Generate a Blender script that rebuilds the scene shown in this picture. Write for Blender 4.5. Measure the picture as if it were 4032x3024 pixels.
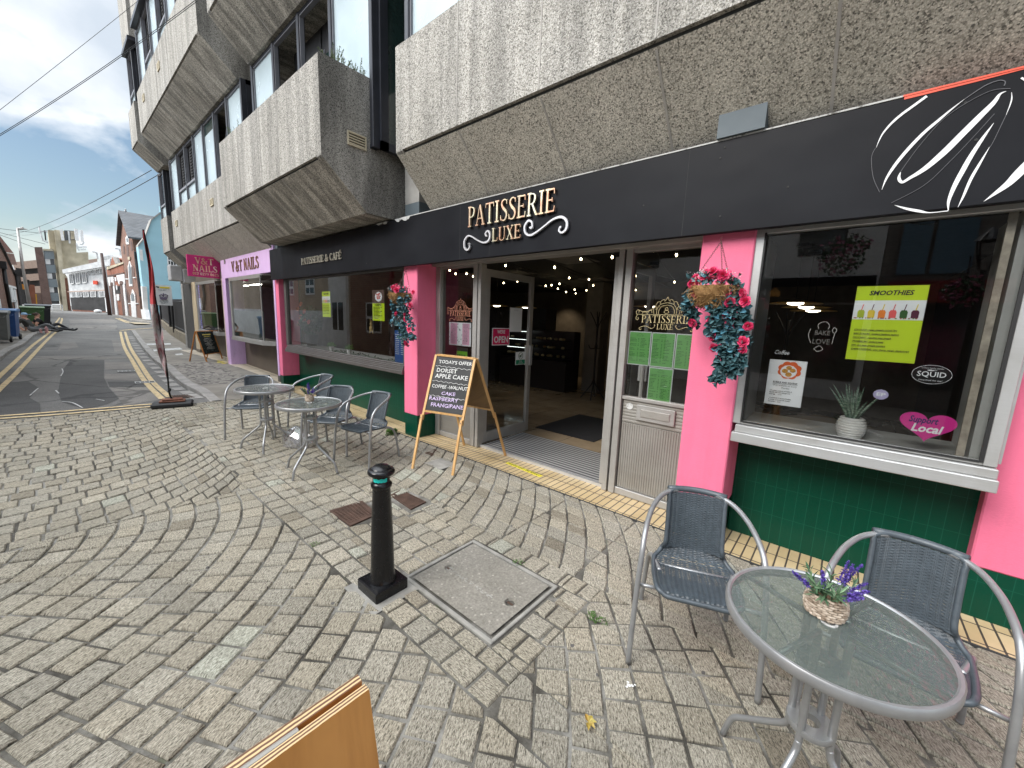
import bpy, math, random
import numpy as np
from mathutils import Vector, Matrix, noise as mnoise
R = math.radians
rnd = random.Random(7)
S = bpy.context.scene
for o in list(bpy.data.objects): bpy.data.objects.remove(o)
COL = S.collection

# ---------------------------------------------------------------- camera
FPX = 1540.0; CX, CY = 2016.0, 1512.0; EYE = 1.6
def _basis():
    down = np.array([1640-CX, 11200-CY, FPX]); down /= np.linalg.norm(down)
    left = np.array([185-CX, 1197-CY, FPX]); left -= down*(left@down); left /= np.linalg.norm(left)
    X = -left; Z = -down; Y = np.cross(Z, X)
    return np.array([X, Y, Z])
RW = _basis()
cam_d = bpy.data.cameras.new("camera"); cam = bpy.data.objects.new("camera", cam_d); COL.objects.link(cam)
cam_d.sensor_fit = 'HORIZONTAL'; cam_d.sensor_width = 36.0; cam_d.lens = 36.0*FPX/4032.0
cam_d.clip_start = 0.05; cam_d.clip_end = 3000
cx, up, bk = RW[:, 0], -RW[:, 1], -RW[:, 2]
cam.matrix_world = Matrix(((cx[0], up[0], bk[0], 0), (cx[1], up[1], bk[1], 0), (cx[2], up[2], bk[2], EYE), (0, 0, 0, 1)))
S.camera = cam
S.render.resolution_x = 1024; S.render.resolution_y = 768

# measuring helpers: a direction seen in the photo, met with a real plane of the street
def ray(x, y):
    d = np.array([x-CX, y-CY, FPX]); w = RW@d; return w/np.linalg.norm(w)
def onY(x, y, Y):
    d = ray(x, y); t = Y/d[1]; return (t*d[0], Y, EYE+t*d[2])
def onX(x, y, X):
    d = ray(x, y); t = X/d[0]; return (X, t*d[1], EYE+t*d[2])
def onZ(x, y, Z=0.0):
    d = ray(x, y); t = (Z-EYE)/d[2]; return (t*d[0], t*d[1], Z)
def gz(x):                       # the street climbs gently away from the cafe
    if x > -4.5: return 0.0
    if x > -40: return 0.012*(-4.5-x)
    return 0.426+0.04*(1-math.exp((x+40)/8.0))
def onG(x, y, dz=0.0):
    d = ray(x, y); z = 0.0
    for _ in range(60):
        t = (z+dz-EYE)/d[2]; z = 0.6*z+0.4*gz(t*d[0])
    return (t*d[0], t*d[1], z+dz)

# ---------------------------------------------------------------- light
w = bpy.data.worlds.new("World"); S.world = w; w.use_nodes = True
SUN_EL, SUN_AZ = 38.0, 196.0       # azimuth of the sun measured from +Y clockwise
def world():
    nt = w.node_tree; n = nt.nodes; l = nt.links
    bg = n['Background']; bg.inputs['Strength'].default_value = 0.12
    sky = n.new('ShaderNodeTexSky'); sky.sky_type = 'NISHITA'; sky.sun_disc = False
    sky.sun_elevation = R(SUN_EL); sky.sun_rotation = R(SUN_AZ); sky.air_density = 1.3; sky.dust_density = 1.0; sky.ozone_density = 2.2
    tc = n.new('ShaderNodeTexCoord'); sep = n.new('ShaderNodeSeparateXYZ'); l.new(tc.outputs['Generated'], sep.inputs[0])
    mx = n.new('ShaderNodeMath'); mx.operation = 'MAXIMUM'; mx.inputs[1].default_value = 0.0; l.new(sep.outputs['Z'], mx.inputs[0])
    ad = n.new('ShaderNodeMath'); ad.operation = 'ADD'; ad.inputs[1].default_value = 0.22; l.new(mx.outputs[0], ad.inputs[0])
    dv = n.new('ShaderNodeVectorMath'); dv.operation = 'DIVIDE'; l.new(tc.outputs['Generated'], dv.inputs[0])
    cb = n.new('ShaderNodeCombineXYZ'); l.new(ad.outputs[0], cb.inputs[0]); l.new(ad.outputs[0], cb.inputs[1]); cb.inputs[2].default_value = 1.0
    l.new(cb.outputs[0], dv.inputs[1])
    mp = n.new('ShaderNodeMapping'); l.new(dv.outputs[0], mp.inputs[0])
    mp.inputs['Scale'].default_value = (0.8, 1.15, 0.9); mp.inputs['Location'].default_value = (5.9, 1.1, 0.0)
    n1 = n.new('ShaderNodeTexNoise'); n1.inputs['Scale'].default_value = 1.25; n1.inputs['Detail'].default_value = 9; n1.inputs['Roughness'].default_value = 0.52
    n1.inputs['Distortion'].default_value = 0.25
    l.new(mp.outputs[0], n1.inputs['Vector'])
    rp = n.new('ShaderNodeValToRGB'); rp.color_ramp.elements[0].position = 0.41; rp.color_ramp.elements[1].position = 0.51
    l.new(n1.outputs['Fac'], rp.inputs[0])
    n2 = n.new('ShaderNodeTexNoise'); n2.inputs['Scale'].default_value = 2.1; n2.inputs['Detail'].default_value = 7
    l.new(mp.outputs[0], n2.inputs['Vector'])
    cr = n.new('ShaderNodeValToRGB'); cr.color_ramp.elements[0].position = 0.38; cr.color_ramp.elements[0].color = (3.3, 3.7, 4.2, 1)
    cr.color_ramp.elements[1].position = 0.66; cr.color_ramp.elements[1].color = (5.6, 5.75, 5.9, 1)
    l.new(n2.outputs['Fac'], cr.inputs[0])
    # overcast skies are brighter overhead
    zr = n.new('ShaderNodeMapRange'); zr.inputs['From Min'].default_value = 0.45; zr.inputs['From Max'].default_value = 0.95
    zr.inputs['To Min'].default_value = 1.0; zr.inputs['To Max'].default_value = 1.9; l.new(mx.outputs[0], zr.inputs[0])
    # clouds glow round the veiled sun
    sv = (math.sin(R(SUN_AZ))*math.cos(R(SUN_EL)), math.cos(R(SUN_AZ))*math.cos(R(SUN_EL)), math.sin(R(SUN_EL)))
    dt = n.new('ShaderNodeVectorMath'); dt.operation = 'DOT_PRODUCT'; dt.inputs[1].default_value = sv; l.new(tc.outputs['Generated'], dt.inputs[0])
    gr = n.new('ShaderNodeMapRange'); gr.interpolation_type = 'SMOOTHSTEP'; gr.inputs['From Min'].default_value = .45; gr.inputs['From Max'].default_value = 1.0; gr.inputs['To Min'].default_value = .82; gr.inputs['To Max'].default_value = 2.9; l.new(dt.outputs['Value'], gr.inputs[0])
    gm = n.new('ShaderNodeMath'); gm.operation = 'MULTIPLY'; l.new(gr.outputs[0], gm.inputs[0]); l.new(zr.outputs[0], gm.inputs[1])
    sc = n.new('ShaderNodeVectorMath'); sc.operation = 'SCALE'; l.new(cr.outputs[0], sc.inputs[0]); l.new(gm.outputs[0], sc.inputs['Scale'])
    sb = n.new('ShaderNodeVectorMath'); sb.operation = 'SCALE'; sb.inputs['Scale'].default_value = .52; l.new(sky.outputs[0], sb.inputs[0])
    hz = n.new('ShaderNodeMapRange'); hz.inputs['From Min'].default_value = .02; hz.inputs['From Max'].default_value = .13; hz.inputs['To Min'].default_value = .85; hz.inputs['To Max'].default_value = 0; l.new(mx.outputs[0], hz.inputs[0])
    cov = n.new('ShaderNodeMath'); cov.operation = 'MAXIMUM'; l.new(rp.outputs[0], cov.inputs[0]); l.new(hz.outputs[0], cov.inputs[1])
    mix = n.new('ShaderNodeMix'); mix.data_type = 'RGBA'; l.new(cov.outputs[0], mix.inputs['Factor'])
    l.new(sb.outputs[0], mix.inputs['A']); l.new(sc.outputs[0], mix.inputs['B'])
    l.new(mix.outputs['Result'], bg.inputs[0])
world()
sd = bpy.data.lights.new("sun", 'SUN'); sun = bpy.data.objects.new("sun", sd); COL.objects.link(sun)
sd.energy = 1.5; sd.angle = R(28); sd.color = (1.0, 0.96, 0.9)
az = R(SUN_AZ); el = R(SUN_EL)
sdir = Vector((math.sin(az)*math.cos(el), math.cos(az)*math.cos(el), math.sin(el)))
sun.rotation_euler = sdir.to_track_quat('Z', 'Y').to_euler(); sun.location = (0, -10, 20)
vs = S.view_settings; vs.view_transform = 'Standard'; vs.look = 'None'; vs.exposure = 1.15; vs.gamma = 1; vs.use_curve_mapping = False

# ---------------------------------------------------------------- object helpers
def lab(o, label=None, cat=None, group=None, kind=None):
    if label: o['label'] = label
    if cat: o['category'] = cat
    if group: o['group'] = group
    if kind: o['kind'] = kind
    return o
def thing(name, label, cat, loc=(0, 0, 0), rz=0, group=None):
    o = bpy.data.objects.new(name, None); COL.objects.link(o); o.location = loc; o.rotation_euler = (0, 0, rz)
    o.empty_display_size = 0.1
    return lab(o, label, cat, group)
def worldmat(p):
    m = Matrix.Identity(4); ch = []
    while p: ch.append(p); p = p.parent
    for q in reversed(ch): m = m@(Matrix.Translation(q.location)@q.rotation_euler.to_matrix().to_4x4())
    return m
class MB:
    def __init__(s): s.v = []; s.f = []; s.m = []; s.uv = {}; s.col = {}
    def add(s, vs, fs, mi=0):
        b = len(s.v); s.v += [tuple(p) for p in vs]
        for f in fs: s.f.append(tuple(b+i for i in f)); s.m.append(mi)
        return s
    def box(s, x0, x1, y0, y1, z0, z1, mi=0):
        if x0 > x1: x0, x1 = x1, x0
        if y0 > y1: y0, y1 = y1, y0
        if z0 > z1: z0, z1 = z1, z0
        v = [(x0,y0,z0),(x1,y0,z0),(x1,y1,z0),(x0,y1,z0),(x0,y0,z1),(x1,y0,z1),(x1,y1,z1),(x0,y1,z1)]
        return s.add(v, [(0,3,2,1),(4,5,6,7),(0,1,5,4),(1,2,6,5),(2,3,7,6),(3,0,4,7)], mi)
    def bbox(s, x0, x1, y0, y1, z0, z1, b=0.004, mi=0):     # box with bevelled edges
        if x0 > x1: x0, x1 = x1, x0
        if y0 > y1: y0, y1 = y1, y0
        if z0 > z1: z0, z1 = z1, z0
        b = min(b, (x1-x0)/2.1, (y1-y0)/2.1, (z1-z0)/2.1)
        P = []
        for sx, x in ((1, x0), (-1, x1)):
            for sy, y in ((1, y0), (-1, y1)):
                for sz, z in ((1, z0), (-1, z1)):
                    P += [(x, y+sy*b, z+sz*b), (x+sx*b, y, z+sz*b), (x+sx*b, y+sy*b, z)]
        I = lambda a, c, d, k: (a*4+c*2+d)*3+k
        F = [(I(0,0,0,0),I(0,0,1,0),I(0,1,1,0),I(0,1,0,0)), (I(1,0,0,0),I(1,1,0,0),I(1,1,1,0),I(1,0,1,0)),
             (I(0,0,0,1),I(1,0,0,1),I(1,0,1,1),I(0,0,1,1)), (I(0,1,0,1),I(0,1,1,1),I(1,1,1,1),I(1,1,0,1)),
             (I(0,0,0,2),I(0,1,0,2),I(1,1,0,2),I(1,0,0,2)), (I(0,0,1,2),I(1,0,1,2),I(1,1,1,2),I(0,1,1,2))]
        for d in (0, 1):
            for c in (0, 1):
                F.append((I(0,c,d,1),I(1,c,d,1),I(1,c,d,2),I(0,c,d,2)))
                F.append((I(c,0,d,0),I(c,1,d,0),I(c,1,d,2),I(c,0,d,2)))
                F.append((I(c,d,0,0),I(c,d,1,0),I(c,d,1,1),I(c,d,0,1)))
        for a in (0, 1):
            for c in (0, 1):
                for d in (0, 1): F.append((I(a,c,d,0),I(a,c,d,1),I(a,c,d,2)))
        return s.add(P, F, mi)
    def poly(s, pts, mi=0): return s.add(pts, [tuple(range(len(pts)))], mi)
    def prism(s, pts, vec, mi=0, caps=True):   # pts a 3d polygon pushed along vec
        n = len(pts); q = [(p[0]+vec[0], p[1]+vec[1], p[2]+vec[2]) for p in pts]
        fs = [(i, (i+1) % n, n+(i+1) % n, n+i) for i in range(n)]
        if caps: fs += [tuple(range(n-1, -1, -1)), tuple(range(n, 2*n))]
        return s.add(list(pts)+q, fs, mi)
    def ring(s, c, t, r, n, mi=0, upv=None): pass
    def tube(s, pts, r, n=8, mi=0, cap=True, closed=False):
        pts = [Vector(p) for p in pts]; N = len(pts)
        rr = r if isinstance(r, (list, tuple)) else [r]*N
        T = []
        for i in range(N):
            if closed: t = pts[(i+1) % N]-pts[i-1]
            else: t = pts[min(i+1, N-1)]-pts[max(i-1, 0)]
            T.append(t.normalized() if t.length > 1e-9 else Vector((0, 0, 1)))
        u = T[0].orthogonal().normalized(); V = []
        for i in range(N):
            u = (u-T[i]*u.dot(T[i])); u = u.normalized() if u.length > 1e-6 else T[i].orthogonal().normalized()
            b = T[i].cross(u)
            for k in range(n):
                a = 2*math.pi*k/n; V.append(pts[i]+(u*math.cos(a)+b*math.sin(a))*rr[i])
        F = []
        for i in range(N if closed else N-1):
            j = (i+1) % N
            for k in range(n): F.append((i*n+k, i*n+(k+1) % n, j*n+(k+1) % n, j*n+k))
        if cap and not closed: F += [tuple(range(n-1, -1, -1)), tuple(range((N-1)*n, N*n))]
        return s.add(V, F, mi)
    def lathe(s, prof, c=(0, 0, 0), n=24, mi=0, sx=1, sy=1):
        V = []; F = []
        for r, z in prof:
            for k in range(n):
                a = 2*math.pi*k/n; V.append((c[0]+sx*r*math.cos(a), c[1]+sy*r*math.sin(a), c[2]+z))
        for i in range(len(prof)-1):
            for k in range(n): F.append((i*n+k, i*n+(k+1) % n, (i+1)*n+(k+1) % n, (i+1)*n+k))
        F += [tuple(range(n-1, -1, -1)), tuple(range((len(prof)-1)*n, len(prof)*n))]
        return s.add(V, F, mi)
    def ball(s, c, r, n=10, m=6, mi=0):
        rx, ry, rz = r if isinstance(r, (tuple, list)) else (r, r, r)
        V = [(c[0], c[1], c[2]-rz)]; F = []
        for j in range(1, m):
            t = math.pi*j/m
            for k in range(n):
                a = 2*math.pi*k/n; V.append((c[0]+rx*math.sin(t)*math.cos(a), c[1]+ry*math.sin(t)*math.sin(a), c[2]-rz*math.cos(t)))
        V.append((c[0], c[1], c[2]+rz))
        for k in range(n): F.append((0, 1+(k+1) % n, 1+k))
        for j in range(m-2):
            for k in range(n): F.append((1+j*n+k, 1+j*n+(k+1) % n, 1+(j+1)*n+(k+1) % n, 1+(j+1)*n+k))
        e = len(V)-1
        for k in range(n): F.append((e, 1+(m-2)*n+k, 1+(m-2)*n+(k+1) % n))
        return s.add(V, F, mi)
    def xf(s, M, start=0):
        for i in range(start, len(s.v)): s.v[i] = tuple(M@Vector(s.v[i]))
        return s
    def merge(s, o, M=None, dm=0):
        b = len(s.v); s.v += [tuple(M@Vector(p)) if M else p for p in o.v]
        for f, m in zip(o.f, o.m): s.f.append(tuple(i+b for i in f)); s.m.append(m+dm)
        return s
    def build(s, name, mats, parent=None, local=False, smooth=False, label=None, ang=None):
        me = bpy.data.meshes.new(name); vs_ = s.v
        if parent is not None and not local:
            Mi = worldmat(parent).inverted(); vs_ = [tuple(Mi@Vector(p)) for p in s.v]
        me.from_pydata(vs_, [], s.f)
        if not isinstance(mats, (list, tuple)): mats = [mats]
        for m in mats: me.materials.append(m)
        me.polygons.foreach_set('material_index', s.m)
        if smooth: me.polygons.foreach_set('use_smooth', [True]*len(s.f))
        me.validate(); me.update()
        if smooth and ang is not None: me.set_sharp_from_angle(angle=R(ang))
        o = bpy.data.objects.new(name, me); COL.objects.link(o)
        if parent is not None: o.parent = parent
        if label: o['label'] = label
        return o
def alone(mb, name, mats, label, cat, group=None, smooth=False, ang=None, base=None):
    """a thing that is one mesh, its origin at its base"""
    v = np.array(mb.v)
    c = base if base else (float((v[:,0].min()+v[:,0].max())/2), float((v[:,1].min()+v[:,1].max())/2), float(v[:,2].min()))
    mb.v = [(p[0]-c[0], p[1]-c[1], p[2]-c[2]) for p in mb.v]
    o = mb.build(name, mats, None, smooth=smooth, ang=ang); o.location = c
    return lab(o, label, cat, group)
def struct(mb, name, mats, smooth=False):
    o = mb.build(name, mats, None, smooth=smooth); o['kind'] = 'structure'; return o
def copy_tree(o, parent=None):
    c = o.copy(); COL.objects.link(c)
    if parent is not None: c.parent = parent
    for ch in KIDS.get(o.name, [x for x in bpy.data.objects if x.parent == o]): copy_tree(ch, c)
    return c
KIDS = {}
def crom(pts, k=6, closed=False):
    P = [Vector(p) for p in pts]; out = []; n = len(P)
    rng = range(n) if closed else range(n-1)
    for i in rng:
        if closed: a, b, c, d = P[i-1], P[i], P[(i+1) % n], P[(i+2) % n]
        else: a, b, c, d = P[max(i-1, 0)], P[i], P[i+1], P[min(i+2, n-1)]
        for j in range(k):
            t = j/k
            out.append(0.5*((2*b)+(c-a)*t+(2*a-5*b+4*c-d)*t*t+(3*b-a-3*c+d)*t**3))
    if not closed: out.append(P[-1])
    return out
def lerp(a, b, t): return a+(b-a)*t
# ---------------------------------------------------------------- materials
def newmat(name):
    m = bpy.data.materials.new(name); m.use_nodes = True
    nt = m.node_tree; return m, nt, nt.nodes, nt.links, nt.nodes['Principled BSDF']
def setp(b, **k):
    for a, v in k.items(): b.inputs[a].default_value = v
def node(n, t, **k):
    x = n.new(t)
    for a, v in k.items(): setattr(x, a, v)
    return x
def c4(c): return (c[0], c[1], c[2], 1)
def noise_n(n, l, vec, scale, detail=4, rough=.55, dist=0):
    x = n.new('ShaderNodeTexNoise'); x.inputs['Scale'].default_value = scale; x.inputs['Detail'].default_value = detail
    x.inputs['Roughness'].default_value = rough; x.inputs['Distortion'].default_value = dist
    if vec is not None: l.new(vec, x.inputs['Vector'])
    return x.outputs['Fac']
def ramp(n, l, fac, stops):
    r = n.new('ShaderNodeValToRGB'); e = r.color_ramp.elements
    while len(e) < len(stops): e.new(0.5)
    for i, (p, c) in enumerate(stops): e[i].position = p; e[i].color = c4(c)
    l.new(fac, r.inputs[0]); return r.outputs[0]
def mixc(n, l, fac, a, b, mode='MIX'):
    x = n.new('ShaderNodeMix'); x.data_type = 'RGBA'; x.blend_type = mode
    for v, k in ((fac, 'Factor'), (a, 'A'), (b, 'B')):
        if isinstance(v, (int, float)): x.inputs[k].default_value = v
        elif isinstance(v, tuple): x.inputs[k].default_value = c4(v)
        else: l.new(v, x.inputs[k])
    return x.outputs['Result']
def mapping(n, l, src, scale=(1, 1, 1), rot=(0, 0, 0), loc=(0, 0, 0)):
    m = n.new('ShaderNodeMapping'); l.new(src, m.inputs[0]); m.inputs['Scale'].default_value = scale; m.inputs['Rotation'].default_value = rot
    m.inputs['Location'].default_value = loc
    return m.outputs[0]
def bump(n, l, h, b, strength=.3, dist=.01, prev=None):
    x = n.new('ShaderNodeBump'); x.inputs['Strength'].default_value = strength; x.inputs['Distance'].default_value = dist
    l.new(h, x.inputs['Height'])
    if prev is not None: l.new(prev, x.inputs['Normal'])
    l.new(x.outputs[0], b.inputs['Normal']); return x.outputs[0]
def plain(name, col, rough=.5, metal=0, var=.12, scale=6, bmp=0, bscale=60, spec=.5, coat=0):
    """painted or cast surface: slight mottling of tone and gloss"""
    m, nt, n, l, b = newmat(name); tc = n.new('ShaderNodeTexCoord').outputs['Object']
    f = noise_n(n, l, tc, scale, 5)
    lo = tuple(max(0, c*(1-var)) for c in col); hi = tuple(min(1, c*(1+var)) for c in col)
    l.new(ramp(n, l, f, [(.3, lo), (.7, hi)]), b.inputs['Base Color'])
    rr = n.new('ShaderNodeMapRange'); rr.inputs['To Min'].default_value = max(.02, rough-.08); rr.inputs['To Max'].default_value = min(1, rough+.08)
    l.new(noise_n(n, l, tc, scale*2.3, 3), rr.inputs[0]); l.new(rr.outputs[0], b.inputs['Roughness'])
    setp(b, Metallic=metal); b.inputs['Specular IOR Level'].default_value = spec
    if coat: b.inputs['Coat Weight'].default_value = coat; b.inputs['Coat Roughness'].default_value = .08
    if bmp: bump(n, l, noise_n(n, l, tc, bscale, 4), b, bmp, .006)
    return m
def emis(name, col, s):
    m, nt, n, l, b = newmat(name); setp(b, **{'Base Color': c4(col), 'Emission Color': c4(col), 'Emission Strength': s}); return m
def glass(name, tint=(.92, .96, .95), refl=1.0, ior=1.5, rough=0.0, bmp=0, bscale=20):
    m, nt, n, l, b = newmat(name); n.remove(b); out = n['Material Output']
    tr = n.new('ShaderNodeBsdfTransparent'); tr.inputs[0].default_value = c4(tint)
    gl = n.new('ShaderNodeBsdfGlossy'); gl.inputs['Roughness'].default_value = rough; gl.inputs[0].default_value = (1, 1, 1, 1)
    fr = n.new('ShaderNodeFresnel'); fr.inputs[0].default_value = ior
    mu = n.new('ShaderNodeMath'); mu.operation = 'MULTIPLY'; mu.use_clamp = True; mu.inputs[1].default_value = refl*1.7; l.new(fr.outputs[0], mu.inputs[0])
    mi = n.new('ShaderNodeMixShader'); l.new(mu.outputs[0], mi.inputs[0]); l.new(tr.outputs[0], mi.inputs[1]); l.new(gl.outputs[0], mi.inputs[2])
    l.new(mi.outputs[0], out.inputs[0])
    if bmp:
        tc = n.new('ShaderNodeTexCoord').outputs['Object']; x = n.new('ShaderNodeBump'); x.inputs['Strength'].default_value = bmp; x.inputs['Distance'].default_value = .01
        l.new(noise_n(n, l, tc, bscale, 2), x.inputs['Height']); l.new(x.outputs[0], gl.inputs['Normal']); l.new(x.outputs[0], fr.inputs['Normal'])
    return m
def aggregate(name, base, dark, lite, sc=95, stain=.5, warm=0):
    """exposed-aggregate precast concrete with rain streaks"""
    m, nt, n, l, b = newmat(name); tc = n.new('ShaderNodeTexCoord').outputs['Object']
    v = n.new('ShaderNodeTexVoronoi'); v.inputs['Scale'].default_value = sc; l.new(tc, v.inputs['Vector'])
    bw = n.new('ShaderNodeSeparateColor'); l.new(v.outputs['Color'], bw.inputs[0])
    c = ramp(n, l, bw.outputs[0], [(0, dark), (.10, tuple(x*.55 for x in base)), (.35, base), (.7, lite), (1, tuple(min(1, x*1.25) for x in lite))])
    dst = ramp(n, l, v.outputs['Distance'], [(.25, (1, 1, 1)), (.75, (.62, .6, .57))])
    c = mixc(n, l, .8, c, dst, 'MULTIPLY')
    # pebble voids
    v2 = n.new('ShaderNodeTexVoronoi'); v2.inputs['Scale'].default_value = sc*.22; l.new(tc, v2.inputs['Vector'])
    s2 = n.new('ShaderNodeSeparateColor'); l.new(v2.outputs['Color'], s2.inputs[0])
    a1 = ramp(n, l, v2.outputs['Distance'], [(.16, (1, 1, 1)), (.23, (0, 0, 0))])
    a2 = ramp(n, l, s2.outputs[1], [(.55, (0, 0, 0)), (.6, (1, 1, 1))])
    c = mixc(n, l, mixc(n, l, 1.0, a1, a2, 'MULTIPLY'), c, tuple(x*.28 for x in base))
    # streaks and blotches
    st = noise_n(n, l, mapping(n, l, tc, (6.0, 1.6, .35)), 1.3, 6, .6)
    bl = noise_n(n, l, tc, .7, 5)
    sm = ramp(n, l, st, [(.40, (.42, .42, .42)), (.62, (1, 1, 1))])
    bm = ramp(n, l, bl, [(.3, (.72, .71, .68)), (.7, (1.0, 1.0, 1.0))])
    c = mixc(n, l, stain, c, sm, 'MULTIPLY'); c = mixc(n, l, .8, c, bm, 'MULTIPLY')
    l.new(c, b.inputs['Base Color']); setp(b, Roughness=.93)
    b1 = bump(n, l, v.outputs['Distance'], b, -.55, .006)
    return m
def brickmat(name, c1, c2, mort, bw=.225, bh=.075, mw=.01, vert=True, swap=False, rough=.9):
    m, nt, n, l, b = newmat(name); g = n.new('ShaderNodeTexCoord').outputs['Object']
    sp = n.new('ShaderNodeSeparateXYZ'); l.new(g, sp.inputs[0]); cb = n.new('ShaderNodeCombineXYZ')
    ad = n.new('ShaderNodeMath'); l.new(sp.outputs['X'], ad.inputs[0]); l.new(sp.outputs['Y'], ad.inputs[1])
    l.new(ad.outputs[0], cb.inputs[0]); l.new(sp.outputs['Z'], cb.inputs[1])
    t = n.new('ShaderNodeTexBrick'); l.new(cb.outputs[0], t.inputs['Vector']); t.inputs['Scale'].default_value = 1
    t.inputs['Brick Width'].default_value = bw; t.inputs['Row Height'].default_value = bh; t.inputs['Mortar Size'].default_value = mw
    t.inputs['Color1'].default_value = c4(c1); t.inputs['Color2'].default_value = c4(c2); t.inputs['Mortar'].default_value = c4(mort); t.inputs['Bias'].default_value = -.1
    f = noise_n(n, l, g, 1.1, 6); sh = ramp(n, l, f, [(.3, (.65, .63, .6)), (.7, (1, 1, 1))])
    l.new(mixc(n, l, .8, t.outputs['Color'], sh, 'MULTIPLY'), b.inputs['Base Color']); setp(b, Roughness=rough)
    bump(n, l, t.outputs['Fac'], b, -.4, .01)
    return m
M = {}
M['agg'] = aggregate('aggregate_concrete', (.44, .42, .38), (.13, .125, .115), (.60, .58, .54), 130, .6)
M['agg_dirty'] = aggregate('stained_concrete', (.46, .43, .37), (.08, .075, .07), (.62, .575, .50), 130, .95); M['agg_under'] = aggregate('warm_aggregate_soffit', (.56, .53, .46), (.13, .12, .105), (.72, .68, .60), 130, .2)
M['agg_st'] = aggregate('streaked_aggregate', (.42, .40, .36), (.10, .10, .095), (.60, .58, .54), 130, 1.0)
M['conc'] = plain('smooth_concrete', (.30, .29, .27), .9, var=.25, scale=3, bmp=.2, bscale=40)
M['groove'] = plain('near_black_groove', (.04, .04, .038), .95)  # near-black tone for grooves, seams, pits, bolts and edges
M['joint'] = plain('panel_joint_mortar', (.36, .34, .31), .9, var=.2)
M['bluegrey'] = plain('blue_grey_paint', (.095, .12, .135), .6, var=.08)
def pinkmat(name, col):
    m, nt, n, l, b = newmat(name); tc = n.new('ShaderNodeTexCoord').outputs['Object']
    f = noise_n(n, l, tc, 2.2, 6); c = ramp(n, l, f, [(.3, tuple(x*.93 for x in col)), (.7, col)])
    st = noise_n(n, l, mapping(n, l, tc, (14, 14, 1.2)), 1, 4)
    c = mixc(n, l, .25, c, ramp(n, l, st, [(.35, (.8, .76, .77)), (.6, (1, 1, 1))]), 'MULTIPLY')
    z_ = n.new('ShaderNodeSeparateXYZ'); l.new(tc, z_.inputs[0]); zr = n.new('ShaderNodeMapRange'); zr.inputs['From Min'].default_value = .25; zr.inputs['From Max'].default_value = .75; zr.inputs['To Min'].default_value = .75; zr.inputs['To Max'].default_value = .12; l.new(z_.outputs['Z'], zr.inputs[0])
    dn = ramp(n, l, noise_n(n, l, mapping(n, l, tc, (9, 9, 3.5)), 1, 7, .7), [(.48, (0, 0, 0)), (.68, (1, 1, 1))]); dm = mixc(n, l, 1.0, dn, zr.outputs[0], 'MULTIPLY')
    c = mixc(n, l, dm, c, tuple(x*.62+.03 for x in col))      # splash dirt and scuffs
    l.new(c, b.inputs['Base Color']); setp(b, Roughness=.75)
    p = bump(n, l, noise_n(n, l, mapping(n, l, tc, (60, 60, 150)), 1, 4), b, .35, .004)
    bump(n, l, noise_n(n, l, tc, 9, 3), b, .25, .01, p)
    return m
M['pink'] = pinkmat('pink_render', (.80, .165, .285)); M['purple'] = pinkmat('lilac_paint', (.66, .45, .72))
M['cream'] = pinkmat('cream_paint', (.58, .47, .31))
def fasciam():
    m, nt, n, l, b = newmat('black_fascia_panel'); tc = n.new('ShaderNodeTexCoord').outputs['Object']
    f = noise_n(n, l, tc, 1.5, 5); l.new(ramp(n, l, f, [(.3, (.007, .007, .009)), (.75, (.014, .015, .018))]), b.inputs['Base Color'])
    rr = n.new('ShaderNodeMapRange'); rr.inputs['To Min'].default_value = .35; rr.inputs['To Max'].default_value = .55
    l.new(noise_n(n, l, tc, 3, 5), rr.inputs[0]); l.new(rr.outputs[0], b.inputs['Roughness']); b.inputs['Specular IOR Level'].default_value = .12
    bump(n, l, noise_n(n, l, tc, 2.0, 2), b, .25, .03)
    return m
M['fascia'] = fasciam()
def alum(name, col, rough=.38, brush=(1, 1, 60)):
    m, nt, n, l, b = newmat(name); tc = n.new('ShaderNodeTexCoord').outputs['Object']
    f = noise_n(n, l, mapping(n, l, tc, brush), 2, 5); g = noise_n(n, l, tc, 4, 5)
    c = ramp(n, l, f, [(.3, tuple(x*.94 for x in col)), (.7, col)]); c = mixc(n, l, .6, c, ramp(n, l, g, [(.35, (.80, .78, .75)), (.6, (1, 1, 1))]), 'MULTIPLY')
    l.new(c, b.inputs['Base Color']); setp(b, Roughness=rough, Metallic=.45); return m
M['alu'] = alum('weathered_aluminium', (.50, .505, .50)); M['alud'] = alum('dark_bronze_aluminium', (.13, .12, .115), .45)
M['alum_m'] = alum('grey_aluminium', (.42, .41, .39), .42)
M['winframe'] = plain('dark_window_frame', (.028, .03, .038), .4, var=.15)
M['winframe2'] = plain('grey_window_frame', (.20, .20, .22), .45)
M['blind'] = plain('blind_and_sky_tint_glass', (.44, .53, .56), .25, var=.10, scale=1.5, spec=.8)  # white blinds and reflected sky painted together as one pale blue
M['darkroom'] = plain('dark_room', (.03, .03, .032), .8)
M['greenglass'] = plain('dark_green_glass', (.02, .038, .034), .12, spec=.9)
M['glass'] = glass('shop_window_glass', (.95, .965, .96), 1.2)
M['green'] = None
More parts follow.
